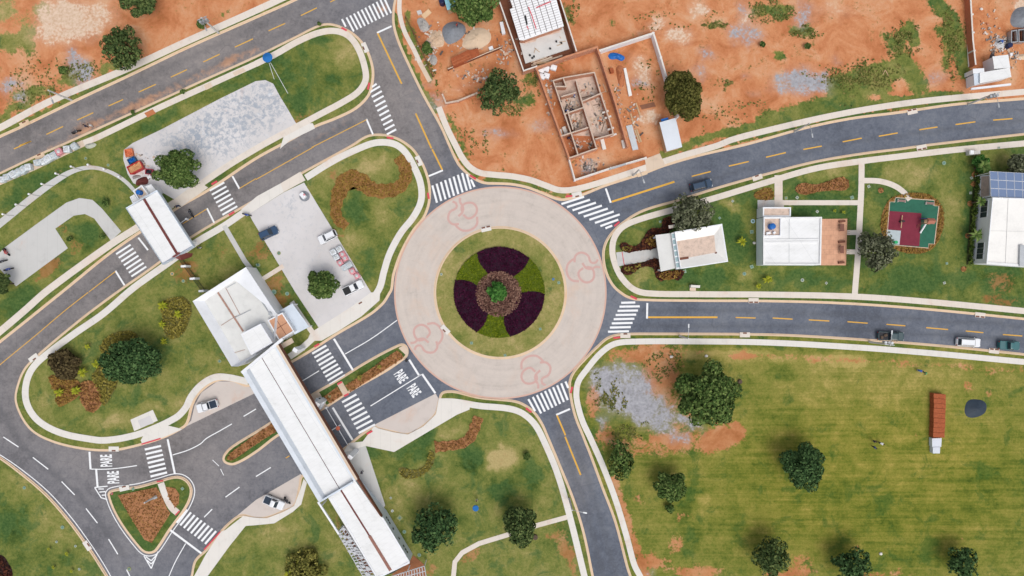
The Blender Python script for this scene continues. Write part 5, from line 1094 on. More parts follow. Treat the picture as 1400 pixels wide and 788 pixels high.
bm = bmesh.new(); tube(bm, [(-.3,-.5,1.15),(-.45,-1.2,.75),(-.6,-1.9,.25),(-.66,-2.2,.15)], .17, 6); obj('slide', bm, plain('slide_white', (.78,.78,.8), .3, .05), o, local=True)
bm = bmesh.new(); [tube(bm, [(-.65,s_,1.2),(-1.4,s_-1.2,.1)], .04, 6) for s_ in (-.1,.3)]; [tube(bm, [(-.65-.75*u,-.1-1.2*u,1.2-1.1*u),(-.65-.75*u,.3-1.2*u,1.2-1.1*u)], .03, 5) for u in (.2,.4,.6,.8)]; obj('ladder', bm, M['brown'], o, local=True)
bm = bmesh.new(); tube(bm, [(-.7,.5,2.1),(-.9,.55,1.4),(-.95,.6,.2)], .06, 6); obj('fire_pole', bm, plain('violet_tube', (.10,.06,.30)), o, local=True)
o = empty('seesaw', W(t((335,352))[0], .166), R(80), 'thin seesaw with dark handles on the red playground floor', 'seesaw')
bm = bmesh.new(); box(bm, (0,0,.45), (2.6,.14,.07), 0, 0, ('Y', R(8))); obj('plank', bm, M['wood'], o, local=True); bm = bmesh.new(); box(bm, (0,0,.2), (.3,.5,.4), 0, .03); box(bm, (.15,-.25,.5), (.25,.6,.3)); obj('pivot', bm, M['black'], o, local=True)
p = W(t((272,538))[0]); bm = bmesh.new(); cyl(bm, (p.x,p.y,.55), .28, .8, 16, .32); cyl(bm, (p.x,p.y,.98), .33, .06, 16); tag(obj('litter_bin', bm, plain('green_plastic', (.02,.35,.12), .5)), 'green litter bin at the playground corner beneath the tree', 'litter bin')

g_ = random.Random(5); bm = bmesh.new()
for cx, cy, rx, ry, n in ((*t6((310,690))[0],16,9,90), (*t6((330,560))[0],14,10,40), (*t6((210,340))[0],8,10,60), (*t6((230,450))[0],9,9,60), (*t6((240,570))[0],10,9,40), (*t6((320,280))[0],12,16,40), (*t6((360,440))[0],12,16,40), (*t6((380,330))[0],7,12,40), (*t6((220,430))[0],9,20,60), (*t6((560,420))[0],14,26,40), (*t6((480,330))[0],5,30,40), (*t6((90,300))[0],6,40,50), (590,60,14,30,90), (645,105,26,10,60), (690,75,10,16,50), (1365,62,14,14,90), (1350,40,14,20,30), (1385,75,8,14,30), (640,60,40,30,60), (720,60,20,24,30), (190,225,18,14,30)):
    for _ in range(n):
        p = W((cx+rx*g_.gauss(0,.5), cy+ry*g_.gauss(0,.5))); s_ = g_.uniform(.08,.34); box(bm, (p.x,p.y,.2+s_*.15), (s_*g_.uniform(.6,3),s_,s_*.5), g_.uniform(0,3))
g = G('debris'); DEB = g.done(g.ramp(g.island(), [(.1,(.10,.08,.07)),(.35,(.36,.33,.31)),(.6,(.56,.40,.28)),(.8,(.62,.58,.54)),(.95,(.45,.16,.07))]), .9)
tag(obj('site_debris', bm, DEB), 'loose rubble and offcuts scattered over the building plots', 'debris', None, 'stuff')
# ------------------------------------------------------------------ planting beds
BED = {'orange': leafmat('rust_leaves', (.13,.075,.018), (.245,.135,.034), (.30,.205,.05)), 'brown': leafmat('brown_leaves', (.12,.06,.022), (.27,.125,.045), (.37,.20,.075)), 'olive': leafmat('olive_leaves', (.09,.085,.015), (.19,.16,.03), (.30,.25,.06)),
       'purple': leafmat('purple_leaves', (.016,.0025,.009), (.034,.004,.018), (.064,.010,.034)), 'lime': leafmat('lime_leaves', (.045,.080,.004), (.105,.145,.006), (.17,.205,.014)), 'maroon': leafmat('maroon_leaves', (.018,.010,.010), (.07,.022,.016), (.15,.055,.025)),
       'russet': leafmat('russet_leaves', (.07,.03,.025), (.17,.085,.065), (.30,.18,.13)), 'yellow': leafmat('yellow_fronds', (.11,.145,.012), (.21,.24,.018), (.33,.33,.03)), 'green': leafmat('fresh_leaves', (.02,.075,.015), (.05,.16,.03), (.12,.26,.06)), 'hedge': leafmat('hedge_leaves', (.02,.045,.008), (.06,.10,.018), (.12,.15,.03))}
SOIL = {'orange': plain('rust_soil', (.27,.135,.045), .95, .35, 3), 'brown': plain('brown_soil', (.36,.165,.075), .95, .35, 3), 'olive': plain('olive_soil', (.13,.12,.035), .95, .35, 3), 'maroon': plain('dark_soil', (.035,.018,.014), .95, .4, 3), 'purple': plain('purple_soil', (.020,.004,.014), .95, .3, 3), 'lime': plain('lime_soil', (.075,.105,.006), .95, .3, 3), 'russet': plain('russet_soil', (.10,.05,.04), .95, .3, 3), 'hedge': plain('hedge_soil', (.05,.06,.02), .95, .3, 3)}
_pl = planting
def planting(name, pts, m, *a, **k):
    for n_, x in BED.items():
        if x == m and n_ in SOIL: k.setdefault('soil', SOIL[n_]); k.setdefault('soilh', .05+.5*a[3] if n_ in ('purple','lime') and len(a) > 3 else .05)
    return _pl(name, pts, m, *a, **k)
def band(line, w):      # outline of a winding bed from its centre line
    q = smooth(line, False, 5); a, b = [], []
    for i, p in enumerate(q):
        d = (q[min(i+1,len(q)-1)]-q[max(i-1,0)]).normalized(); n = Vector((-d.y,d.x)); u = i/(len(q)-1); ww = (np.interp(u, np.linspace(0,1,len(w)), w) if isinstance(w, (list,tuple)) else w)/2
        ww *= 1+.12*math.sin(i*1.7); a.append(p+n*ww); b.append(p-n*ww)
    return a+b[::-1]
planting('flower_bed', band(B2((765,60),(800,110),(808,170),(770,222),(700,243),(620,232),(560,190),(500,180),(455,240),(432,320),(440,390),(490,435)), [14,17,16,18,19,20,24,24,20,15,15,12]), BED['orange'], 'winding S shaped bed of rust coloured plants on the lawn beside the east parking lot', .28, 17, .22, sm=False, seed=1)
planting('flower_bed', band(D2((1200,-70),(1178,-10),(1150,45),(1100,75),(1030,85),(965,92)), [13,14,14,13,13,15]), BED['brown'], 'winding russet bed curving through the south lawn', .28, 22, .2, sm=False, seed=2)
planting('flower_bed', D2((940,110),(965,130),(945,200),(900,240),(830,262),(770,230),(780,200),(850,215),(910,190)), BED['olive'], 'brown green patch at the lower end of the winding south lawn bed', .28, 14, .3, seed=3)
planting('flower_bed', B4((145,235),(180,200),(250,208),(330,188),(395,168),(432,195),(420,235),(340,238),(260,248),(190,262)), BED['brown'], 'long low brown bed between the garden paths north of the white house', .28, 22, .3, seed=4)
planting('flower_bed', B3((1300,265),(1330,240),(1380,225),(1400,240),(1400,285),(1320,285)), BED['orange'], 'small rust coloured bed beside the short entry path', .3, 18, .35, seed=5)
planting('flower_bed', B3((578,540),(600,518),(650,540),(690,520),(715,480),(745,445),(800,440),(812,395),(850,383),(885,400),(870,440),(830,470),(785,480),(778,545),(690,562),(610,572)), BED['maroon'], 'dark maroon bed along the north side of the cream house entrance', .3, 24, .5, seed=6)
planting('flower_bed', B3((584,665),(605,645),(690,630),(790,608),(800,670),(915,668),(918,700),(890,722),(850,705),(805,727),(775,705),(755,655),(690,655),(640,692),(600,690)), BED['maroon'], 'dark maroon bed along the south side of the cream house entrance', .3, 24, .5, seed=7)
for pts, lab in ((B3((715,510),(770,485),(775,535),(725,535)), 'orange flowers inside the northern maroon bed'), (B3((600,660),(650,650),(690,645),(640,680)), 'olive plants inside the southern maroon bed'), (B3((790,680),(860,675),(905,680),(880,712),(800,715)), 'orange flowers at the corner of the southern maroon bed'), (B3((590,545),(640,545),(650,560),(600,565)), 'olive plants at the west end of the northern maroon bed')):
    planting('flower_bed', pts, BED['olive' if 'olive' in lab else 'orange'], lab, .3, 22, .6, seed=len(lab))
tp = T(1180,250,.1522)
def planting_hole(outer, hole, m, label, **k):
    P = plan(outer, 0, True); Q = offset(plan(hole, 0, False), -.25)
    g = np.random.default_rng(5); A = np.array([[p.x,p.y] for p in P]); lo, hi = A.min(0), A.max(0); n = int(np.prod(hi-lo)*22); xy = g.uniform(lo, hi, (n,2)); xy = xy[inside(A, xy)]; xy = xy[~inside(np.array([[p.x,p.y] for p in Q]), xy)]
    C = np.column_stack([xy, g.uniform(.16,.42,len(xy))]); N = np.column_stack([g.normal(0,.5,(len(xy),2)), np.ones(len(xy))])
    o = tag(leaves_mesh('flower_bed', C, N, .3, m, 4), label, 'flower bed'); bm = bmesh.new(); prism(bm, P, .1, .15); obj('soil', bm, SOIL['orange'], o)
planting_hole(tp((155,360),(185,230),(250,140),(360,105),(480,90),(600,115),(690,200),(720,330),(700,450),(640,570),(540,630),(420,635),(310,610),(220,540),(165,450)), tp((285,135),(635,160),(632,208),(675,212),(635,552),(585,550),(580,588),(205,555),(235,172),(280,175)), BED['orange'], 'ring of rust coloured plants around the playground')
for pts, m, lab, d in ((C1((870,60),(930,30),(1000,30),(1035,80),(1022,150),(985,225),(920,250),(885,200),(880,130)), 'olive', 'oval olive bed nearest the gatehouse on the west lawn', 20), (C1((545,290),(600,228),(680,206),(740,225),(745,275),(650,300),(570,340)), 'olive', 'olive bed north of the large dark tree on the west lawn', 20),
                    (C1((500,450),(560,385),(620,420),(635,490),(600,560),(565,605),(545,560),(520,500)), 'olive', 'olive bed south west of the large dark tree on the west lawn', 20), (C1((440,495),(490,475),(540,515),(552,590),(510,642),(470,632),(440,580)), 'brown', 'round dotted russet bed on the west lawn', 20), (C1((272,450),(350,470),(425,475),(430,550),(360,600),(320,612),(300,540)), 'orange', 'irregular russet bed at the west end of the west lawn', 16)):
    planting('flower_bed', pts, BED[m], lab, .3, d, .5, seed=len(lab))
planting('flower_bed', C2((480,502),(620,412),(760,312),(785,330),(795,352),(660,440),(512,535)), BED['brown'], 'long russet bed in the median by the roundabout', .28, 14, .35, sm=False, seed=21)
planting('flower_bed', C2((368,560),(438,508),(470,552),(400,598)), BED['brown'], 'short russet bed in the median beside the guard booth', .28, 14, .35, sm=False, seed=22)
planting('flower_bed', D1((1228,152),(1245,122),(1379,22),(1470,-40),(1500,0),(1379,78),(1290,140),(1245,165)), BED['brown'], 'russet bed in the median west of the portal roof', .28, 15, .35, sm=False, seed=23)
def fpath(x, y): return False
planting('flower_bed', D1((637,352),(700,338),(845,308),(872,350),(900,420),(920,448),(820,605),(780,590)), BED['brown'], 'large russet bed filling the triangular traffic island', .24, 13, .16, sm=False, seed=24)
planting('flower_bed', D1((893,305),(945,312),(968,345),(965,395),(945,418),(915,370)), BED['brown'], 'small russet bed east of the path on the triangular island', .24, 9, .16, sm=False, seed=25)
planting('flower_bed', D1((-30,680),(20,678),(50,720),(70,760),(60,800),(-30,800)), BED['maroon'], 'dark reddish bed at the lower left edge of the lawn', .32, 16, .5, seed=26)
# roundabout garden
GX, GY = 682.6, 400.0
def sector(a0, a1, r0, r1, bow):
    o = []
    for i in range(13): a = R(a0+(a1-a0)*i/12); o.append((GX+r1*math.cos(a), GY+r1*math.sin(a)))
    for i in range(1, 6): u = i/6; a = R(a1+bow[1]*math.sin(math.pi*u)); r = r1+(r0-r1)*u; o.append((GX+r*math.cos(a), GY+r*math.sin(a)))
    for i in range(9): a = R(a1+(a0-a1)*i/8); o.append((GX+r0*math.cos(a), GY+r0*math.sin(a)))
    for i in range(1, 6): u = 1-i/6; a = R(a0+bow[0]*math.sin(math.pi*u)); r = r1+(r0-r1)*u; o.append((GX+r*math.cos(a), GY+r*math.sin(a)))
    return o
for a0, a1, m, lab, bw in ((-119,-48.5,'purple','dark purple bed on the north side of the roundabout garden',(-5,4)), (-48.5,3,'lime','lime green bed on the north east side of the roundabout garden',(4,-5)), (3,76,'purple','dark purple bed on the south east side of the roundabout garden',(-5,5)),
                      (76,120,'lime','lime green bed on the south side of the roundabout garden',(5,-5)), (120,195.4,'purple','dark purple bed on the south west side of the roundabout garden',(-5,5)), (195.4,241,'lime','lime green bed on the north west side of the roundabout garden',(5,-5))):
    planting('flower_bed', sector(a0, a1, 27, 62, bw), BED[m], lab, .24, 46, .45 if m == 'purple' else .35, .14, seed=int(a0+200), sm=False)
planting('flower_bed', ring((GX-1,GY+2), 31, 40), BED['russet'], 'round russet bed at the heart of the roundabout garden', .26, 44, .7, .14, seed=40, sm=False)

# ------------------------------------------------------------------ trees and shrubs
LEAF = {'dark': leafmat('dark_foliage', (.018,.036,.012), (.056,.090,.028), (.155,.195,.065)), 'deep': leafmat('deep_green_foliage', (.014,.038,.014), (.043,.090,.030), (.11,.185,.065)), 'mid': leafmat('mid_foliage', (.022,.048,.013), (.070,.122,.029), (.18,.24,.072)), 'olive': leafmat('olive_foliage', (.035,.04,.010), (.085,.085,.02), (.17,.155,.045)),
        'grey': leafmat('grey_foliage', (.036,.045,.024), (.10,.112,.062), (.21,.22,.14)), 'shrub': leafmat('pale_shrub_leaves', (.07,.075,.02), (.16,.155,.035), (.29,.26,.07)), 'bronze': leafmat('bronze_foliage', (.03,.022,.012), (.075,.055,.025), (.14,.11,.05))}
def tree(at, r, leaf, label, h=6.0, seed=1, sparse=0, cat='tree', name='tree', squash=.75, asp=(1,1,0), trunk=True, group=None, leafsize=.36):
    g = np.random.default_rng(seed); zc = h*.62; Rm = r*S*(H-zc)/H; p = W(at, zc); root = empty(name, (p.x, p.y, .12), 0, label, cat, group)
    rv = min(h*.42, Rm*squash); n = int(26+Rm*5); cs, rs = [], []
    for i in range(n):
        u = g.normal(size=3); u /= np.linalg.norm(u); u[2] = abs(u[2])*.9-.15; f = g.uniform(.42,.82)
        cs.append(u*f*np.array([Rm,Rm,rv])); rs.append(Rm*g.uniform(.15,.30))
    cs.append(np.array([0,0,rv*.45])); rs.append(Rm*.5)
    cs, rs = np.array(cs), np.array(rs)
    N = int(min(12000, (760 if not sparse else 330)*Rm*Rm*.72/(leafsize/.36)**2)+120); k = g.choice(len(cs), N, p=rs**2/np.sum(rs**2)); d = g.normal(size=(N,3)); d[:,2] += .35; d /= np.linalg.norm(d, axis=1, keepdims=True)
    rad = rs[k][:,None]*np.where(g.uniform(size=(N,1)) < .8, g.uniform(.86,1.04,(N,1)), g.uniform(.4,1.22,(N,1)))
    C = cs[k]+d*rad*np.array([1,1,.8]); C[:,0] *= asp[0]; C[:,1] *= asp[1]
    if asp[2]: a = R(asp[2]); C[:,:2] = C[:,:2]@np.array([[math.cos(a),math.sin(a)],[-math.sin(a),math.cos(a)]])
    if sparse:
        hole = np.sin(C[:,0]*2.3+seed)*np.sin(C[:,1]*2.1+1.3*seed)*np.sin(C[:,2]*2.0); C, d = C[hole < .30], d[hole < .30]
    q = np.quantile(np.hypot(C[:,0]/max(asp[0],1e-6), C[:,1]/max(asp[1],1e-6)) if not asp[2] else np.hypot(C[:,0], C[:,1]), .965); C[:,:2] *= Rm/q
    nn = d+g.normal(0,.6,d.shape); nn[:,2] += .25
    C = C+np.array([0,0,zc-.12]); C[:,2] = np.maximum(C[:,2], .12)
    leaves_mesh('crown', C, nn, leafsize, LEAF.get(leaf) or BED[leaf], seed).parent = root
    if trunk:
        bm = bmesh.new(); tr = .05+.045*Rm; tube(bm, [(0,0,-.05),(.05,.02,zc*.35),(.02,.06,zc*.7)], [tr,tr*.8,tr*.65], 8)
        for i in range(5): c = cs[i*(len(cs)//5)]; tube(bm, [(.02,.05,zc*.6),(c[0]*.5,c[1]*.5,zc*.8+c[2]*.3),(c[0],c[1],zc+c[2]*.8)], [tr*.55,tr*.35,tr*.12], 6)
        obj('trunk', bm, M['trunk'], root, local=True, smooth=True)
    return root
tree((168,66), 28, 'dark', 'dark round tree on the dirt beside the upper left sidewalk', 6, 1, sparse=1, asp=(1.05,.95,0))
tree((189,-4), 25, 'dark', 'dark tree cut by the top edge above the sandy patch', 6, 2)
tree((648,2), 31, 'mid', 'large green tree over the turquoise hut and gravel pile', 8, 3)
tree((680,127), 29, 'dark', 'dark tree in the material yard above the broken wall', 6.5, 4, sparse=1)
tree((934,131), 30, 'olive', 'olive tree hanging over the white capped yard wall', 6.5, 5, asp=(.85,1.1,0))
tree((243,233), 28, 'mid', 'leafy tree on the stained west parking lot', 6, 6, asp=(1.08,.94,0), leafsize=.30)
tree((441,388), 20, 'mid', 'small tree on the east parking lot', 5, 7)
tree((180,492), 36, 'deep', 'large dark tree on the west lawn among olive beds', 7, 8, asp=(1.08,.85,0))
tree((89,501), 21, 'bronze', 'bronze brown shrub at the west end of the west lawn', 2.6, 9, cat='shrub', name='shrub')
tree((946,292), 27, 'grey', 'grey green tree beside the cream house roof', 6.5, 10, sparse=1)
tree((1199,343), 27, 'grey', 'grey green tree at the playground corner', 6, 11, sparse=1)
tree((968,540), 41.5, 'mid', 'largest tree, broad and dark green beside the gravel patch', 9, 12, leafsize=.42)
tree((1097,640), 30, 'deep', 'round deep green tree in the mown field', 7, 13, leafsize=.30)
tree((847,628), 20, 'mid', 'thin tree close to the curved south east sidewalk', 4.5, 14, sparse=1, asp=(.9,1.35,0))
tree((917,664), 21, 'mid', 'small round tree in the field south of the largest tree', 5, 15)
tree((1053,760), 26, 'dark', 'dark tree near the bottom edge of the field', 6, 16, sparse=1, asp=(.92,1.1,0))
tree((1163,776), 26, 'deep', 'bottom edge tree in the field between two others', 6, 17, sparse=1)
tree((1316,770), 22, 'deep', 'easternmost small tree at the bottom of the field', 5, 18, sparse=1)
tree((711,717), 25, 'dark', 'nearly black tree over the little south path', 6, 19)
tree((594,722), 31, 'deep', 'wide shadowy tree beside the gatehouse south wing', 6.5, 20, sparse=1)
tree((419,778), 27, 'shrub', 'olive bush at the bottom edge west of the pergola', 1.9, 21, cat='shrub', name='shrub', sparse=1)
tree((1393,228), 15, 'grey', 'grey green tree at the right edge above the solar panels', 5, 22)
tree((1341,224), 11, 'green', 'low green bush near the solar panels corner', 2, 23, cat='shrub', name='shrub', trunk=False)
tree((3,388), 14, 'dark', 'dark tree at the left edge beside the small west plaza', 5, 24)
tree((680.5,399), 13, 'green', 'bright green bush at the centre of the roundabout', 2.4, 25, cat='shrub', name='shrub', leafsize=.42)
for k, (q, r, lab) in enumerate(((C3((640,10)),0,''),)): pass
for q, r, lab in ((B1((570,305))[0],5,'small round bush inside the loop of the west path'), (B1((552,488))[0],3.5,'small bush beside the west plaza driveway'), (B1((375,500))[0],3.5,'small bush at the corner of the west plaza'), (A1((985,495))[0],3,'small bush on the verge of the top left road'), (D3((850,420))[0],6,'low bush south of the small round field tree'), (A1((1085,130))[0],6,'low bush at the foot of the transformer pole'), (A3((20,490))[0],6,'scrubby bush on the dirt by the cream topped wall'),
               (A2((920,260))[0],8,'scrub against the thin dark fence'), (D3((80,140))[0],5,'low bush on the south lawn by the curved sidewalk'), (A1((340,380))[0],6,'weedy bush on the dirt near the upper left sidewalk'), (A2((340,130))[0],2.5,'tiny bush at the tip of the upper lawn kerb'), (A1((715,605))[0],2.5,'tiny bush on the kerb of the top left road'), (A3((1350,240))[0],3.5,'tiny bush on the open dirt'), (A4((215,248))[0],4,'small weed clump on the open dirt north of the gravel')):
    tree(q, r, 'mid', lab, .9+r*.12, int(q[0]*7+q[1]) % 9973, cat='bush', name='bush', trunk=False, leafsize=.26)
def spiky(at, r, m, label, cat='plant', name='plant', h=1.0, n=11, seed=0, trunk=0.0, group=None):
    """rosette of arching fronds"""
    g = random.Random(seed); p = W(at, h); root = empty(name, (p.x,p.y,.12), 0, label, cat, group); bm = bmesh.new(); Rr = r*S
    for i in range(n):
        a = 2*math.pi*i/n+g.uniform(-.3,.3); L = Rr*g.uniform(.75,1.1); w = Rr*.16; pr = None
        for k in range(5):
            u = k/4; x = L*u; z = h+trunk*0+Rr*(.55*math.sin(u*2.3)-.25*u*u); ww = w*math.sin(math.pi*(.12+.85*u))
            c = Vector((math.cos(a)*x, math.sin(a)*x, z)); s_ = Vector((-math.sin(a), math.cos(a), 0))*ww
            row = (bm.verts.new(c-s_-Vector((0,0,ww*.5))), bm.verts.new(c), bm.verts.new(c+s_-Vector((0,0,ww*.5))))
            if pr: bm.faces.new((pr[0],row[0],row[1],pr[1])); bm.faces.new((pr[1],row[1],row[2],pr[2]))
            pr = row
    obj('fronds', bm, m, root, local=True)
    bm = bmesh.new(); tube(bm, [(0,0,-.05),(0,0,h+.1)], [.06+.1*trunk,.05+.06*trunk], 7); obj('stem', bm, M['trunk'], root, local=True); return root
for k, (q, r, lab) in enumerate(((C1((880,70)),8,'yellow palm at the north west rim of the oval olive bed'), (C1((962,115)),7,'yellow palm in the middle of the oval olive bed'), (C1((877,170)),6,'yellow palm below the north west rim of the oval olive bed'), (C1((885,262)),6,'yellow palm south of the oval olive bed'), (C1((475,290)),5,'lone yellow palm nearest the west sidewalk'), (C1((523,385)),7,'yellow palm touching the west side of the large dark tree'),
                              (C1((450,430)),8,'yellow palm beside the bronze brown shrub'), (C1((798,298)),8,'yellow palm at the north east rim of the large dark tree'), (C1((415,525)),8,'yellow palm between the russet beds on the west lawn'), (C1((322,537)),8,'westernmost yellow palm on the west lawn'), (B3((1235,515)),8,'bright yellow palm between the two houses'), (T(1010,260,.1776)((215,690)),7,'larger yellow plant below the white flat roofed house'), (T(1010,260,.1776)((150,738)),5,'smaller yellow plant below the white flat roofed house'),
                              (T(1010,260,.1776)((735,160)),3,'western yellow plant in the strip north of the terracotta terrace'), (T(1010,260,.1776)((805,172)),3,'eastern yellow plant in the strip north of the terracotta terrace'), (B4((5,715)),5,'yellow plant beside the long southern sidewalk'),
                              (D1((362,665)),3.5,'largest yellow plant on the bottom left lawn'), (D1((290,738)),3,'lower left yellow plant on the bottom left lawn'), (D1((388,758)),3,'lower right yellow plant on the bottom left lawn'), (D1((265,640)),2.5,'upper yellow plant on the bottom left lawn'), (D2((242,705)),7,'yellow palm above the olive bush'), (D2((180,775)),8,'yellow palm at the bottom edge by the olive bush'), (C2((560,455)),5,'yellow green plant in the median bed nearest the crossing'), (C2((665,400)),4,'yellow green plant in the middle of the median bed'))):
    spiky(q[0], r, BED['yellow'] if 'median' not in lab else BED['olive'], lab, 'plant', 'yellow_palm' if 'palm' in lab else 'plant', .5+.04*r, 9, k)
for k, (q, r, lab) in enumerate(((B4((1115,478)),10,'feathery palm halfway along the white house wall'), (B4((1140,298)),8,'feathery palm at the north corner of the white house wall'), (B4((1155,110)),11,'feathery palm north of the beige annex'))):
    spiky(q[0], r, LEAF['mid'], lab, 'palm', 'palm_tree', 2.4, 14, 50+k, 1.0)
planting('hedge', band(B4((1120,140),(1112,250),(1095,400),(1085,530),(1078,640)), 5.5), BED['hedge'], 'narrow green hedge along the west wall of the solar panel house', .3, 40, 1.0, seed=61, sm=False, cat='hedge')
for k, (q, lab) in enumerate(((B4((1108,155)),'northern earth ring in the hedge strip'), (B4((1105,205)),'second earth ring in the hedge strip'), (B4((1085,310)),'earth ring under the palm at the north corner of the white house'), (B4((1073,483)),'earth ring beside the palm halfway along the white house'), (B4((1050,662)),'southernmost earth ring below the hedge'), (B4((605,240)),'small earth ring on the grass north of the playground'))):
    planting('planting_ring', ring(q[0], 3.6, 14), BED['brown'], lab, .26, 30, .15, seed=70+k, sm=False, cat='planting ring')
# scattered weeds on bare soil: one mass nobody could count
g = np.random.default_rng(77); xy = []
for cx, cy, rx, ry, n in ((60,120,60,50,420),(120,95,50,22,200),(1060,20,40,20,300),(1100,45,30,14,200),(980,36,24,6,120),(850,115,60,30,70),(1180,105,70,22,700),(1230,55,26,30,350),(1300,60,18,60,400),(730,110,14,22,160),(780,20,12,30,120),(700,150,30,16,160),(990,115,14,10,70),(900,30,120,24,60),(1000,160,90,30,120),(835,545,26,30,320),(900,500,40,30,200),(860,590,34,18,180),(640,190,26,30,130),(590,100,12,30,120),(330,115,1,1,1),(1240,150,90,8,300),(420,20,1,1,1)):
    a = g.uniform(0,6.283,n); r = np.sqrt(g.uniform(0,1,n)); c = g.integers(0, max(1,n//9), n); cc = np.random.default_rng(int(cx)).normal(0,.5,(n,2))[c]
    xy.append(np.column_stack([cx+rx*(cc[:,0]*.8+.16*np.cos(a)*r), cy+ry*(cc[:,1]*.8+.2*np.sin(a)*r)]))
xy = np.vstack(xy); bl = {k: plan(OUT[k]) for k in 'AIJ'}; wxy = np.column_stack([(xy[:,0]-700)*S, (394-xy[:,1])*S]); keep = np.zeros(len(wxy), bool)
for P in bl.values(): keep |= inside(np.array([[p.x,p.y] for p in offset(P, 1.0)]), wxy)
wxy = wxy[keep]
pv = np.array([[(x-700)*S, (394-y)*S] for L in WALKS for x, y in L]); dm = np.min(np.hypot(wxy[:,None,0]-pv[None,:,0], wxy[:,None,1]-pv[None,:,1]), axis=1); wxy = wxy[dm > 1.1]
C = np.column_stack([wxy, g.uniform(.14,.26,len(wxy))]); N = np.column_stack([g.normal(0,.5,(len(wxy),2)), np.ones(len(wxy))])
tag(leaves_mesh('weeds', C, N, .30, leafmat('weed_leaves', (.05,.075,.015), (.13,.14,.035), (.24,.20,.07)), 9), 'low green weeds scattered over the bare orange soil', 'weeds', None, 'stuff')

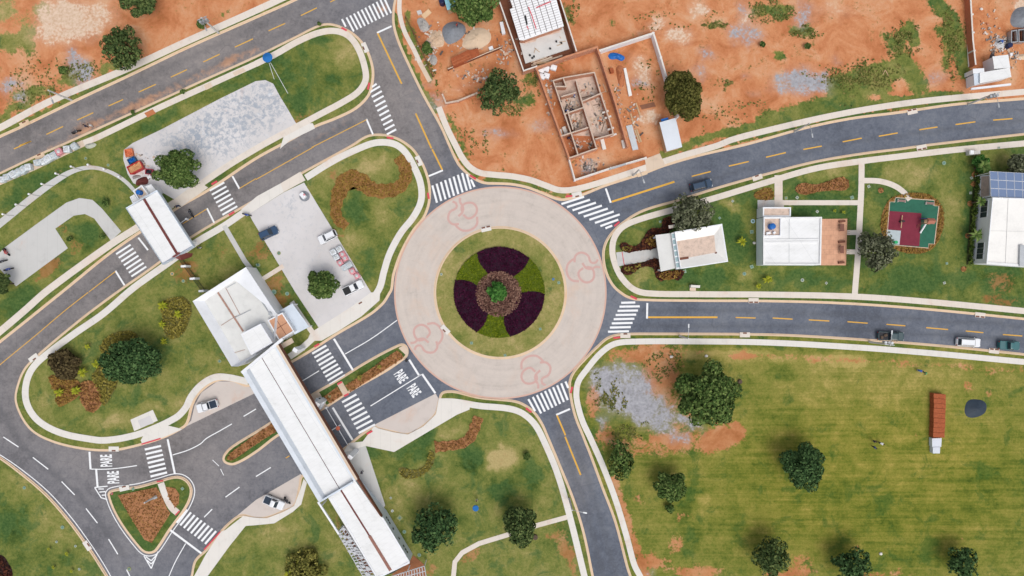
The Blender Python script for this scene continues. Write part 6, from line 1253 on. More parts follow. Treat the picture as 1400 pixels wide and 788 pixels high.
# ------------------------------------------------------------------ vehicles
def paint(name, c): return plain('car_paint_'+name, c, .3, .06, .5, 0, .5, coat=.5)
def loft(bm, rings):
    rr = [[bm.verts.new(p) for p in r] for r in rings]
    for a, b in zip(rr, rr[1:]):
        for i in range(len(a)): bm.faces.new((a[i], a[(i+1)%len(a)], b[(i+1)%len(b)], b[i]))
    bm.faces.new(rr[-1]); bm.faces.new(rr[0][::-1])
def rrect(x0, x1, w, z, r=.35, n=5, nose=0):
    o = []
    for cx, cy, a0 in ((x1-r, w-r, 0), (x0+r, w-r, 90), (x0+r, -w+r, 180), (x1-r, -w+r, 270)):
        for k in range(n): a = R(a0+90*k/(n-1)); o.append((cx+r*math.cos(a), cy+r*math.sin(a), z))
    return o
def vehicle(at, head, kind, m, label, L=4.2, cat='car', bed=None):
    Wd = .88; d = Vector((head[0], -head[1])); p = W(at, .9); root = empty('pickup' if kind == 'pickup' else 'parked_car', (p.x,p.y,.012), math.atan2(d.y,d.x), label, cat); hl = L/2
    top = .98 if kind == 'pickup' else .90
    bm = bmesh.new(); loft(bm, [rrect(-hl+.08,hl-.08,Wd-.10,.22,.3), rrect(-hl+.01,hl-.01,Wd-.02,.42,.36), rrect(-hl,hl,Wd,.66,.38), rrect(-hl+.03,hl-.08,Wd-.03,top-.10,.38), rrect(-hl+.10,hl-.22,Wd-.12,top,.34)])
    obj('body', bm, m, root, local=True, smooth=False)
    if kind == 'pickup': b0, b1, t0, t1, ht = -.55, hl-1.15, -.38, hl-1.75, 1.72
    elif kind == 'suv': b0, b1, t0, t1, ht = -hl+.12, hl-1.05, -hl+.45, hl-1.75, 1.66
    else: b0, b1, t0, t1, ht = -hl+.25, hl-1.05, -hl+.85, hl-1.75, 1.46
    wb, wt = Wd-.10, Wd-.27
    lo = [Vector(x) for x in ((b0,-wb,top-.01),(b1,-wb,top-.01),(b1,wb,top-.01),(b0,wb,top-.01))]; hi = [Vector(x) for x in ((t0,-wt,ht),(t1,-wt,ht),(t1,wt,ht),(t0,wt,ht))]
    bm = bmesh.new(); v = [bm.verts.new(x) for x in lo]; w_ = [bm.verts.new(x) for x in hi]
    for i in range(4): bm.faces.new((v[i], v[(i+1)%4], w_[(i+1)%4], w_[i]))
    bm.faces.new(w_); obj('cabin', bm, m, root, local=True)
    bm = bmesh.new(); loft(bm, [rrect(t0-.06,t1+.06,wt+.04,ht-.03,.16,4), rrect(t0-.02,t1+.02,wt,ht+.03,.16,4), rrect(t0+.15,t1-.15,wt-.12,ht+.055,.12,4)]); obj('roof', bm, m, root, local=True)
    for i, nm in ((1,'windshield'), (3,'rear_window'), (0,'side_window'), (2,'side_window')):
        a, b_, c, e = lo[i], lo[(i+1)%4], hi[(i+1)%4], hi[i]; nrm = (b_-a).cross(e-a).normalized()*.014
        f = lambda u, v_: a.lerp(b_, u).lerp(e.lerp(c, u), v_)+nrm
        bm = bmesh.new()
        sp = ((.06,.94),) if i in (1,3) else ((.05,.49),(.52,.95))
        for u0, u1 in sp: bm.faces.new([bm.verts.new(f(u, v_)) for u, v_ in ((u0,.10),(u1,.10),(u1,.93),(u0,.93))])
        obj(nm, bm, M['glass'], root, local=True)
    for x in (-hl+.78, hl-.80):
        for y in (-1, 1):
            bm = bmesh.new(); cyl(bm, (x,y*(Wd-.12),.31), .31, .22, 18, axis='X'); wh = obj('wheel', bm, M['rubber'], root, local=True)
            bm = bmesh.new(); cyl(bm, (x,y*(Wd-.01),.31), .19, .03, 12, axis='X'); obj('rim', bm, M['steel'], wh, local=True)
    for y in (-1, 1):
        bm = bmesh.new(); box(bm, (hl-.10,y*(Wd-.30),.70), (.16,.34,.14), 0, .03); obj('headlight', bm, plain('lamp_glass', (.7,.72,.74), .15, .05, spec=.6), root, local=True)
        bm = bmesh.new(); box(bm, (-hl+.05,y*(Wd-.22),.74), (.10,.22,.2), 0, .03); obj('taillight', bm, plain('tail_lens', (.35,.01,.015), .2, .1), root, local=True)
        bm = bmesh.new(); box(bm, (b1-.35,y*(Wd+.08),top+.05), (.12,.18,.12), 0, .03); obj('mirror', bm, m, root, local=True)
    if kind == 'pickup':
        bm = bmesh.new(); box(bm, ((-hl+.12-.62)/2,0,top+.01), (hl-.74,1.44,.05), 0, .015); obj('bed_cover', bm, bed or M['black'], root, local=True)
        bm = bmesh.new()
        for y in (-1,1): box(bm, ((-hl+.12-.6)/2,y*(Wd-.10),top+.03), (hl-.70,.10,.09), 0, .02)
        box(bm, (-hl+.10,0,top+.03), (.09,1.5,.09), 0, .02); obj('bed_rail', bm, m, root, local=True)
    if kind == 'suv':
        bm = bmesh.new(); [box(bm, ((t0+t1)/2,y*(wt-.06),ht+.09), (t1-t0-.3,.05,.04)) for y in (-1,1)]; obj('roof_rail', bm, M['black'], root, local=True)
    return root
K5 = T(340,240,.2537)
WHITE = paint('white', (.72,.735,.76))
vehicle(K5((105,310))[0], (90,-42), 'suv', paint('navy', (.02,.055,.12)), 'dark blue car at the west edge of the east parking lot', 3.9)
vehicle(K5((424,331))[0], (-88,42), 'suv', WHITE, 'white wagon with dark tail in the east parking lot', 3.9)
vehicle(K5((562,606))[0], (90,-44), 'pickup', WHITE, 'white pickup with dark bed at the south corner of the east parking lot', 4.3, 'pickup truck')
vehicle(C1((1114,613))[0], (-106,32), 'pickup', WHITE, 'white pickup facing west in the lay-by west of the portal', 4.3, 'pickup truck', plain('navy_cover', (.02,.035,.06), .4))
vehicle(D2((95,392))[0], (100,42), 'pickup', WHITE, 'white pickup facing the motorcycle in the southern lay-by', 4.2, 'pickup truck', plain('navy_cover', (.02,.035,.06), .4))
vehicle(B3((1020,210))[0], (118,-30), 'suv', paint('midnight', (.012,.04,.085)), 'dark blue car driving up the road north east of the roundabout', 4.4)
pk = vehicle(C4((663,236))[0], (145,5), 'pickup', paint('petrol', (.012,.045,.055)), 'dark teal pickup with cluttered bed under the street lamp', 5.2, 'pickup truck', plain('bed_dark', (.03,.03,.035)))
bm = bmesh.new(); box(bm, (-1.2,.15,1.12), (.7,.5,.22), .4, .06); box(bm, (-1.9,-.3,1.1), (.5,.6,.2), .1, .06); obj('load', bm, M['trunk'], pk, local=True)
vehicle(C4((1083,269))[0], (135,8), 'suv', WHITE, 'white sport utility car on the right hand road', 4.7)
vehicle(C4((1302,286))[0], (110,5), 'pickup', paint('teal', (.015,.115,.125)), 'teal pickup last in the row at the right edge', 4.1, 'pickup truck', paint('teal2', (.03,.12,.13)))
def motorcycle(at, head, m, label):
    p = W(at, .5); d = Vector((head[0], -head[1])); o = empty('motorcycle', (p.x,p.y,.15), math.atan2(d.y,d.x), label, 'motorcycle')
    for x in (-.65,.65): bm = bmesh.new(); cyl(bm, (x,0,.3), .3, .13, 16, axis='X'); obj('wheel', bm, M['rubber'], o, local=True)
    bm = bmesh.new(); tube(bm, [(-.75,0,.72),(-.3,0,.74),(.05,0,.85),(.35,0,.95),(.6,0,.75)], [.10,.16,.20,.18,.08], 10); box(bm, (0,0,.45), (.6,.3,.4), 0, .08); obj('body', bm, m, o, local=True, smooth=True)
    bm = bmesh.new(); tube(bm, [(.28,-.42,1.05),(.42,-.15,1.0),(.42,.15,1.0),(.28,.42,1.05)], .03, 6); obj('handlebar', bm, M['steel'], o, local=True)
    bm = bmesh.new(); box(bm, (-.35,0,.86), (.75,.28,.12), 0, .05); obj('seat', bm, M['black'], o, local=True); return o
NAVY = paint('cobalt', (.02,.05,.28)); DK = paint('dark', (.02,.02,.03)); RED = paint('red', (.35,.03,.03))
for q, hd, m, lab in ((B1((1330,370))[0],(50,12),NAVY,'blue motorcycle parked at the west corner of the east parking lot'), (D2((168,380))[0],(40,45),DK,'black motorcycle in front of the pickup in the southern lay-by'), (B1((14,622))[0],(40,-14),DK,'black motorcycle at the west edge of the small west plaza'), (B1((48,664))[0],(50,-16),NAVY,'blue motorcycle at the west edge of the small west plaza'), (B1((36,570))[0],(25,34),RED,'red motorcycle at the north west corner of the small west plaza'), (B1((1030,362))[0],(-14,-26),DK,'black motorcycle riding toward the road barrier by the gate'), (A1((412,712))[0],(60,-26),DK,'black motorcycle on the stained top left road')):
    motorcycle(q, hd, m, lab)

# ------------------------------------------------------------------ people
def person(at, face, shirt, trousers, label, z=.14, pose='stand', hair=None):
    s = 1.0; V_ = {'pelvis':(0,0,.95),'waist':(.0,0,1.12),'chest':(.02,0,1.36),'neck':(.01,0,1.52),'head':(.03,0,1.62),'top':(.03,0,1.74),'sl':(0,.19,1.43),'el':(.03,.27,1.16),'hl':(.14,.28,.95),'sr':(0,-.19,1.43),'er':(.06,-.27,1.16),'hr':(.18,-.26,.96),'kl':(.03,.10,.50),'al':(-.02,.11,.08),'fl':(.14,.12,.03),'kr':(.06,-.10,.50),'ar':(.06,-.11,.08),'fr':(.22,-.12,.03),'pl':(0,.10,.90),'pr':(0,-.10,.90)}
    if pose == 'bend': 
        for k in ('waist','chest','neck','head','top','sl','sr','el','er','hl','hr'):
            x, y, z_ = V_[k]; a = R(55 if k != 'waist' else 35); V_[k] = (x*math.cos(a)+(z_-.95)*math.sin(a), y, .95+(z_-.95)*math.cos(a)-x*math.sin(a))
        V_['el'] = (.55,.22,.95); V_['hl'] = (.65,.18,.68); V_['er'] = (.55,-.22,.95); V_['hr'] = (.65,-.18,.68)
    rad = {'pelvis':.15,'waist':.14,'chest':.165,'neck':.065,'head':.10,'top':.075,'sl':.075,'el':.05,'hl':.042,'sr':.075,'er':.05,'hr':.042,'kl':.068,'al':.048,'fl':.045,'kr':.068,'ar':.048,'fr':.045,'pl':.10,'pr':.10}
    ks = list(V_); E = [('pelvis','waist'),('waist','chest'),('chest','neck'),('neck','head'),('head','top'),('chest','sl'),('sl','el'),('el','hl'),('chest','sr'),('sr','er'),('er','hr'),('pelvis','pl'),('pl','kl'),('kl','al'),('al','fl'),('pelvis','pr'),('pr','kr'),('kr','ar'),('ar','fr')]
    me = bpy.data.meshes.new('body'); me.from_pydata([V_[k] for k in ks], [(ks.index(a), ks.index(b)) for a, b in E], []); me.update(); o = bpy.data.objects.new('body', me); COL.objects.link(o)
    sk = o.modifiers.new('Skin', 'SKIN'); sk.use_smooth_shade = True
    for i, k in enumerate(ks): me.skin_vertices[0].data[i].radius = (rad[k], rad[k]); me.skin_vertices[0].data[i].use_root = (k == 'pelvis')
    ss = o.modifiers.new('Sub', 'SUBSURF'); ss.levels = ss.render_levels = 1
    dg = bpy.context.evaluated_depsgraph_get(); bm_me = bpy.data.meshes.new_from_object(o.evaluated_get(dg)); bpy.data.objects.remove(o)
    for x in (M['skin'], shirt, trousers, M['hair']): bm_me.materials.append(x)
    jt = {k: Vector(v) for k, v in V_.items()}
    for f in bm_me.polygons:
        k = min(ks, key=lambda n: (jt[n]-f.center).length); f.material_index = 3 if k in ('fl','fr','al','ar') else 2 if k in ('pelvis','pl','pr','kl','kr') else 1 if k in ('waist','chest','sl','sr','el','er') else 0
    p = W(at, 1.0); d = Vector((face[0], -face[1])); root = empty('person', (p.x,p.y,z), math.atan2(d.y,d.x), label, 'person')
    b_ = bpy.data.objects.new('body', bm_me); COL.objects.link(b_); b_.parent = root; bm_me.name = 'body'
    bm = bmesh.new(); hd = jt['head'].lerp(jt['top'], .6); bmesh.ops.create_uvsphere(bm, u_segments=12, v_segments=8, radius=.118, matrix=Matrix.Translation(hd+Vector((-.02,0,.02)))); obj('hair' if hair is None else 'hat', bm, hair or M['hair'], root, local=True, smooth=True); return root
def cloth(n, c): return plain('cloth_'+n, c, .9, .2, 3)
CB, CW, CN, CG, CR = cloth('blue', (.04,.12,.42)), cloth('white', (.65,.66,.68)), cloth('navy', (.02,.03,.07)), cloth('green', (.08,.3,.10)), cloth('red', (.4,.05,.04))
for q, f, s_, tr, lab, z, po, h in ((D4((570,60))[0],(1,1),CN,CN,'person in dark clothes, upper left of three in the field',.14,'stand',None), (D4((603,70))[0],(1,.4),CW,CN,'person in a white shirt among three in the field',.14,'bend',None), (D4((572,94))[0],(1,-.3),CB,CN,'person in a blue shirt, lowest of three in the field',.14,'stand',None),
                       (C4((812,420))[0],(1,.3),CB,CB,'person in light blue clothes bending in the field by the sidewalk',.14,'bend',None), (C4((854,434))[0],(-1,.2),CG,CN,'person in a green shirt in the field by the sidewalk',.14,'bend',None),
                       (t6((178,380))[0],(1,.2),CB,CN,'worker in blue in the western room of the roofless house',.18,'bend',CW), (t6((224,376))[0],(-1,0),CN,CN,'worker in dark clothes facing the blue clad worker',.18,'bend',None), (t6((150,330))[0],(0,1),CN,CB,'worker standing at the west wall of the roofless house',.18,'stand',None), (t6((228,298))[0],(-1,1),CW,CB,'worker in white by the inner wall of the roofless house',.18,'stand',CB), (t6((242,578))[0],(1,0),CN,CB,'worker in the red earth room of the roofless house',.18,'stand',CW), (t6((192,535))[0],(1,0),CN,CN,'dark clothed worker at the wall south of the rooms',.18,'bend',None),
                       (B1((963,321))[0],(-1,.5),CN,CN,'person in dark blue walking on the driveway by the north gate',.16,'bend',None), (B1((1075,546))[0],(.6,1),CN,CW,'person in dark clothes on the lawn by the north gate',.14,'stand',None), (D2((570,228))[0],(1,-.6),CN,CN,'person in black walking on the grey path beside the portal',.16,'stand',None), (D2((1188,377))[0],(0,1),cloth('tan', (.5,.36,.25)),CW,'person in tan clothes beside the blue round mat on the south lawn',.14,'stand',None), (A1((460,678))[0],(-1,.5),CN,CN,'person in dark clothes behind the motorcycle on the top left road',.01,'stand',None), (A1((487,674))[0],(-1,.3),CW,CW,'person in white on the dirt stained edge of the top left road',.01,'stand',None), (A4((1250,222))[0],(1,.5),CB,CN,'worker in blue beside the dark blue drum',.14,'bend',CW), (A2((1085,150))[0],(1,.5),CR,CN,'worker in red beside the gravel pile',1.5,'stand',None)):
    person(q, f, s_, tr, lab, z, po, h)
# ------------------------------------------------------------------ street furniture and loose things
def street_lamp(at, arm, label, h=7.0, transformer=False):
    p = W(at); o = empty('street_lamp', (p.x,p.y,.1), 0, label, 'street lamp'); d = Vector((arm[0], -arm[1], 0)).normalized()
    bm = bmesh.new(); tube(bm, [(0,0,0),(0,0,h)], [.21,.13], 10); obj('pole', bm, M['pole'], o, local=True)
    bm = bmesh.new(); tube(bm, [(0,0,h-.4),tuple(d*.9+Vector((0,0,h+.05))),tuple(d*2.2+Vector((0,0,h+.15)))], .045, 6); obj('arm', bm, M['steel'], o, local=True)
    bm = bmesh.new(); e = d*2.4; box(bm, (e.x,e.y,h+.14), (.75,.28,.12), math.atan2(d.y,d.x), .04); obj('lamp_head', bm, M['steel'], o, local=True)
    if transformer:
        n = Vector((-d.y,d.x,0)); bm = bmesh.new(); box(bm, (0,0,h-.3), (1.9,.12,.12), math.atan2(n.y,n.x)); obj('cross_arm', bm, M['steel'], o, local=True)
        bm = bmesh.new()
        for k in (-.6,0,.6): q = n*k+d*.35; cyl(bm, (q.x,q.y,h-.9), .26, .9, 12)
        obj('transformer', bm, M['steel'], o, local=True)
street_lamp(A1((1180,180))[0], (4,9), 'transformer pole on the verge of the top left road', 7.4, True)
street_lamp(A1((388,542))[0], (4,9), 'street lamp near the left end of the top left road', 6.6)
street_lamp(A4((1078,563))[0], (2,12), 'street lamp with a cross arm below the site office', 7.4, True)
street_lamp(A4((143,710))[0], (2,12), 'street lamp beside the open dirt on the upper right road', 6.6)
street_lamp(B3((652,158))[0], (4,12), 'street lamp outside the low white plot wall', 6.6)
street_lamp(C4((545,266))[0], (1,-12), 'street lamp with a cross arm above the teal pickup bed', 7.2, True)
street_lamp(C3((903,235))[0], (0,-12), 'street lamp on the verge south of the right hand road', 6.4)
street_lamp(D3((308,370))[0], (12,2), 'street lamp beside the small south road', 6.8)
street_lamp(D1((843,355))[0], (9,-4), 'slim white lamp in the russet triangular island', 4.2)
def cover(at, r, m, label, sq=False, z=.14):
    p = W(at); o = empty('valve_cover', (p.x,p.y,z), rnd.random(), label, 'valve cover'); bm = bmesh.new()
    if sq: box(bm, (0,0,.03), (r*1.6*S,r*1.6*S,.09), 0, .02)
    else: cyl(bm, (0,0,.03), r*S*.85, .09, 18)
    obj('rim', bm, m, o, local=True); bm = bmesh.new(); q = r*S*.5
    if sq: box(bm, (0,0,.08), (q*1.5,q*1.5,.03), 0, .01)
    else: cyl(bm, (0,0,.08), q, .03, 14)
    obj('lid', bm, plain('cover_lid', (.12,.22,.19), .7, .3), o, local=True)
PG = plain('pale_green_plastic', (.22,.31,.22), .7, .2); PC = plain('pale_concrete_rim', (.40,.41,.34), .85, .2); DG = plain('dull_cover', (.27,.29,.14), .9, .2)
kq = T(560,290,.2665)
for at, r, m, lab, sq in ((kq((163,320)),2.2,PC,'pale cover on the west grass of the roundabout',0), (kq((737,345)),2,M['blue_plastic'],'blue cover on the east grass of the roundabout',0), (kq((765,363)),2.4,PG,'green cover on the east grass of the roundabout',1), (kq((670,600)),2.2,PG,'green cover south east of the purple roundabout bed',1), (kq((490,735)),2.3,PG,'green cover at the south rim of the roundabout garden',1), (kq((318,672)),2.4,PG,'green cover on the south west grass of the roundabout',1), (kq((282,548)),2,PC,'pale cover at the edge of the south west purple bed',0),
                       (B3((1296,405)),3.4,plain('pale_blue_lid', (.45,.62,.68)),'large pale blue round cover beside the white house',0), (B3((1290,462)),3,PG,'green cover below the large pale blue cover',1), (B3((1290,650)),3,PG,'green cover at the south west corner of the white house',1), (B3((1250,688)),3,PG,'round green cover on the dry patch between the houses',0), (B3((1187,297)),2,PC,'pale cover on the dry grass by the upper sidewalk',1), (B3((1117,388)),2,PG,'small green cover north east of the cream house',1), (B3((797,408)),2,PG,'small green cover by the curved lawn bed of the cream house',1), (B3((928,675)),3,PG,'pale green pad at the south wall of the cream house',1),
                       (B4((945,92)),3.2,PG,'round green cover on the dry lawn north of the playground',0), (B4((450,278)),3,PG,'green cover at the end of the brown bed',1), (B4((95,280)),2.8,DG,'dull cover at the west end of the brown bed',1), (B4((155,278)),2.5,PC,'pale cover below the brown bed',1), (B4((263,353)),2.2,PC,'pale cover in the dark strip above the terrace',1), (B4((540,218)),2.4,PC,'small grey box beside the curved playground path',1), (B4((1093,172)),2.2,PC,'pale cover in the hedge strip',1), (B4((1088,253)),2.2,PC,'second pale cover in the hedge strip',1), (B4((960,632)),2,PG,'small dark cover on the lawn south of the playground',1), (B4((947,737)),2.2,PC,'pale cover on the lawn near the southern sidewalk',1), (B4((183,722)),2.8,PC,'pale cover south of the white flat roofed house',0), (B4((312,738)),2,PC,'small pale cover south of the terracotta terrace',1), (B4((1240,10)),2,PC,'small pale cover above the dry circle',1),
                       (T(250,360,.1777)((703,222)),4,PG,'largest round cover between the gatehouse and the parking lot',0), (T(250,360,.1777)((805,235)),3.2,PG,'pale round cover close to the parking lot edge',0), (T(250,360,.1777)((663,208)),2,DG,'small dull cover beside the gatehouse path',0), (T(250,360,.1777)((585,15)),3,DG,'dull cover on the brown lawn north of the gatehouse path',0), (B1((465,67)),2.6,DG,'dull round cover on the grass under the bulk bags',0), (B1((586,103)),2.6,DG,'yellowish round cover beside the winding path',0), (B1((990,727)),3,DG,'round cover west of the linking fence',0), (B1((930,688)),3,plain('tan_cover', (.50,.33,.16)),'tan round cover below the north gate',0), (C1((1185,370)),3,DG,'round cover on the west lawn near the portal',0),
                       (D1((340,523)),3,PG,'green round cover in the middle of the bottom left lawn',0), (D1((135,310)),2.6,PG,'green cover on the upper bottom left lawn',0), (D1((308,601)),2,PC,'pale dot nearest the yellow plants',0), (D1((430,748)),2,PC,'pale dot nearest the bottom kerb',0), (D1((410,624)),2,PC,'pale dot by the white storm drain',0), (D1((720,317)),2.2,PG,'green cover at the north edge of the triangular island',1), (D1((985,315)),2.4,PG,'green cover at the east corner of the triangular island',1), (D1((605,342)),2,M['red_paint'],'red cover at the west corner of the triangular island',0), (D1((697,748)),3,DG,'dull manhole cover on the asphalt near the triangle tip',0),
                       (C2((370,572)),3,PG,'green round cover in the median beside the booth',0), (C2((397,558)),2.4,DG,'square box in the median beside the booth',1), (D2((727,365)),1.8,PC,'small pale cover east of the grey path',1), (D2((735,435)),2,M['plaster'],'small white cover near the gatehouse wall openings',0), (D2((775,472)),4,DG,'tan box on the lawn beside the gatehouse south wing',1), (D2((800,547)),3,PG,'pale green round cover beside the gatehouse south wing',0), (D2((880,672)),3,PG,'green round cover at the corner of the brown deck',0), (B2((125,577)),3,DG,'grey manhole cover on the east parking lot',0), (B2((10,640)),2.4,PG,'cover on the brown strip west of the parking lot',1)):
    cover(at[0], r, m, lab, sq, .02 if 'asphalt' in lab else .15)
def drain(at, along, label, m='walk', two=True):
    p = W(at); d = Vector((along[0], -along[1])); o = empty('storm_drain', (p.x,p.y,0), math.atan2(d.y,d.x), label, 'storm drain')
    bm = bmesh.new(); box(bm, (0,0,.12), (2.0,1.0,.12), 0, .02); obj('slab', bm, M[m], o, local=True)
    for x in ((-.5,.5) if two else (0,)): bm = bmesh.new(); box(bm, (x,.32,.14), (.75,.28,.10), 0, .01); obj('slot', bm, M['brown'], o, local=True)
for at, al, lab, m, two in ((A1((135,668)),(9,-4),'storm drain at the left end of the top left road','kerb',0), (A2((588,258)),(-4,-9),'storm drain on the rounded end of the upper lawn','walk_pale',0), (B2((878,80)),(-4,-9),'storm drain north west of the roundabout beside the curved path','walk_pale',0), (B2((1240,446)),(9,-2),'storm drain on the north rim of the roundabout garden','walk_pale',1), (C2((1020,200)),(-6,-6),'storm drain on the south west rim of the roundabout garden','walk_pale',0), (B3((349,262)),(-9,2),'white storm drain at the north east crossing','walk_pale',0), (B3((700,147)),(9,-3),'storm drain near the dirt driveway','kerb',0), (B3((1320,170)),(9,-3),'storm drain beside the garden on the upper right road','walk',0), (A4((775,603)),(9,-2),'storm drain below the open dirt on the upper right road','walk',1), (B4((825,8)),(-9,2),'storm drain north of the playground','walk',1),
                        (C3((1300,44)),(-9,0),'storm drain on the north kerb of the right hand road','walk',1), (C3((610,232)),(9,0),'storm drain at the eastern crossing','walk',0), (C3((1253,228)),(9,0),'storm drain on the south kerb of the right hand road','walk',0), (C4((1140,122)),(-9,-1),'storm drain on the north kerb near the right edge','walk',1), (C4((1215,315)),(9,1),'storm drain on the south kerb between the parked cars','walk',1), (D1((615,102)),(-9,0),'pale storm drain south of the west lawn','walk_pale',0), (D1((472,622)),(6,9),'white storm drain on the bottom left kerb','walk_pale',0), (D1((672,313)),(9,-2),'pale storm drain on the triangular island','walk_pale',0), (C1((183,352)),(-8,6),'pale storm drain on the bend of the west road','walk_pale',0), (K5((607,695)),(9,-5),'pale inspection chamber at the south driveway of the parking lot','walk_pale',0), (T(0,190,130/1400)((592,258)),(9,-4),'storm drain under the row of bulk bags','kerb',0)):
    drain(at[0], al, lab, m, two)
for k, q in enumerate(((35,370),(105,318),(175,262),(243,208),(318,152),(400,115),(490,105),(575,128),(655,170))):   # bollards along the winding path
    p = W(B1(q)[0]); o = empty('bollard', (p.x,p.y,.12), 0, ('first','second','third','fourth','fifth','sixth','seventh','eighth','ninth')[k]+' white bollard along the winding west path, counted from the left edge', 'bollard', 'bollards along the winding path')
    bm = bmesh.new(); cyl(bm, (0,0,.45), .16, .9, 12, .14); obj('post', bm, M['walk_pale'], o, local=True); bm = bmesh.new(); cyl(bm, (0,0,.95), .22, .12, 12, .16); obj('cap', bm, M['white_paint'], o, local=True)
bm = bmesh.new()
for a, c in (((35,372),(80,375)), ((105,318),(150,325)), ((175,262),(225,270)), ((243,210),(295,215)), ((320,155),(365,165)), ((403,118),(450,130))): seg(bm, *B1(a, c), .8, .21)
tag(obj('path_cross_line', bm, plain('dark_cross_line', (.25,.25,.25))), kind='structure')  # thin dark lines running across the winding path from the bollards
# bulk bags along the upper kerb, and sacks of blocks on the parking lot
def bag(at, s, rz, m, label, group, h=.95, name='bulk_bag', z=.15):
    p = W(at, h); o = empty(name, (p.x,p.y,z), rz, label, 'bulk bag', group); g_ = random.Random(label); bm = bmesh.new(); box(bm, (0,0,h/2), (s,s,h), 0, .14)
    for v in bm.verts: v.co += Vector((g_.uniform(-.06,.06), g_.uniform(-.06,.06), g_.uniform(-.05,.07)))
    obj('sack', bm, m, o, local=True, smooth=True)
    bm = bmesh.new()
    for x in (-1,1):
        for y in (-1,1): tube(bm, [(x*s*.36,y*s*.36,h-.05),(x*s*.30,y*s*.22,h+.12),(x*s*.2,y*s*.34,h-.02)], .035, 5)
    obj('strap', bm, m, o, local=True)
    bm = bmesh.new(); bmesh.ops.create_icosphere(bm, subdivisions=2, radius=s*.3, matrix=Matrix.Translation((0,0,h-.02)) @ Matrix.Diagonal((1,1,.35,1)))
    for v in bm.verts: v.co += Vector((g_.uniform(-.05,.05), g_.uniform(-.05,.05), g_.uniform(-.03,.05)))
    obj('contents', bm, plain('bag_fill', (.48,.50,.50), .9, .4, 5), o, local=True)
kb = T(0,190,130/1400); BW = plain('white_woven_sack', (.60,.63,.66), .9, .25, 2.5); BG = plain('grey_woven_sack', (.50,.55,.58), .9, .25, 2.5); BP = plain('pink_woven_sack', (.62,.27,.30), .9, .2, 2)
nm = ('twelfth','eleventh','tenth','ninth','eighth','seventh','sixth','fifth','fourth','third')
seq = [(15,600),(90,560),(185,520),(255,485),(330,455),(410,415),(545,350),(635,330),(703,285),(785,240)]
for k, q in enumerate(seq): bag(kb(q)[0], rnd.uniform(1.15,1.35), R(20)+rnd.uniform(-.3,.3), (BW,BG,BW,BG,BG,BW,BG,BW,BW,BG)[k], ('bulk bag at the left end of the kerbside row','second bulk bag from the left end of the kerbside row','third bulk bag from the left end of the kerbside row','fourth bulk bag from the left end of the kerbside row','fifth bulk bag from the left end of the kerbside row','grey bulk bag just left of the gap in the kerbside row','grey bulk bag just right of the gap in the kerbside row','small bulk bag with dark side in the kerbside row','white bulk bag second to the left of the pink one','grey bulk bag touching the pink one on its left')[k], 'bulk bags along the top left road')
bag(kb((865,188))[0], 1.25, .5, BP, 'only pink bulk bag of the kerbside row', 'bulk bags along the top left road'); bag(kb((978,150))[0], 1.3, .1, BW, 'white bulk bag just right of the pink one', 'bulk bags along the top left road'); bag(kb((1085,105))[0], 1.2, .6, BG, 'bulk bag at the right end of the kerbside row', 'bulk bags along the top left road')
mound('tarpaulin_heap', kb((1250,100),(1300,75),(1380,60),(1430,90),(1360,140),(1290,145)), .5, PC, 'pale heap on the sidewalk right of the bulk bags', 'covered heap', 31)
for q, m, lab in (((455,414),BW,'north western white sack of the parking lot stack'), ((487,397),BW,'northernmost white sack of the parking lot stack'), ((472,441),BW,'lower white sack of the parking lot stack'), ((505,425),BP,'northern pink sack of the parking lot stack'), ((493,471),BP,'western pink sack of the parking lot stack'), ((518,447),BP,'eastern pink sack of the parking lot stack'), ((515,497),BG,'western grey sack of the parking lot stack'), ((540,482),BG,'eastern grey sack of the parking lot stack'), ((558,516),BP,'pink sack below the grey pair'), ((582,541),BP,'southernmost pink sack nearest the pickup')):
    bag(K5(q)[0], 1.12, R(30), m, lab, 'sacks on the east parking lot', .8)
kp = T(150,190,.1269)
o = empty('planter', W(K5((302,113))[0], .15), .3, 'round gravel planter with white stone on the east parking lot', 'planter')
bm = bmesh.new(); cyl(bm, (0,0,.1), 1.0, .2, 24); obj('gravel_ring', bm, M['gravelpile'], o, local=True); bm = bmesh.new(); box(bm, (-.1,.1,.6), (.9,1.2,.9), .4, .12); obj('stone', bm, M['plaster'], o, local=True); bm = bmesh.new(); box(bm, (.25,.1,.9), (.35,.45,.4), .2, .08); obj('plaque', bm, BP, o, local=True)
# skips and plant by the north gate
def skip(at, s, rz, m, fill, label, h=1.2):
    p = W(at, h); o = empty('skip', (p.x,p.y,.15), rz, label, 'skip'); bm = bmesh.new(); x, y = s[0]/2, s[1]/2
    A = [(-x*.88,-y*.88),(x*.88,-y*.88),(x*.88,y*.88),(-x*.88,y*.88)]; B = [(-x,-y),(x,-y),(x,y),(-x,y)]; I = [(-x+.14,-y+.14),(x-.14,-y+.14),(x-.14,y-.14),(-x+.14,y-.14)]
    a, b_, c, d = [[bm.verts.new((*q, z)) for q in L] for L, z in ((A,0),(B,h),(I,h),(I,h-.6))]
    for u, v in ((a,b_),(b_,c),(c,d)):
        for i in range(4): bm.faces.new((u[i],u[(i+1)%4],v[(i+1)%4],v[i]))
    obj('bin', bm, m, o, local=True); bm = bmesh.new(); g_ = random.Random(label)
    bmesh.ops.create_grid(bm, x_segments=8, y_segments=6, size=1, matrix=Matrix.Translation((0,0,h-.28)) @ Matrix.Diagonal((x-.12,y-.12,1,1)))
    for v in bm.verts: v.co.z += g_.uniform(-.1,.22)
    obj('load', bm, fill, o, local=True)
skip(kp((275,310))[0], (2.9,1.7), R(27), plain('red_skip', (.45,.03,.03), .5, .2), plain('orange_earth', (.52,.27,.13), .95, .3), 'red rimmed skip filled with orange earth')
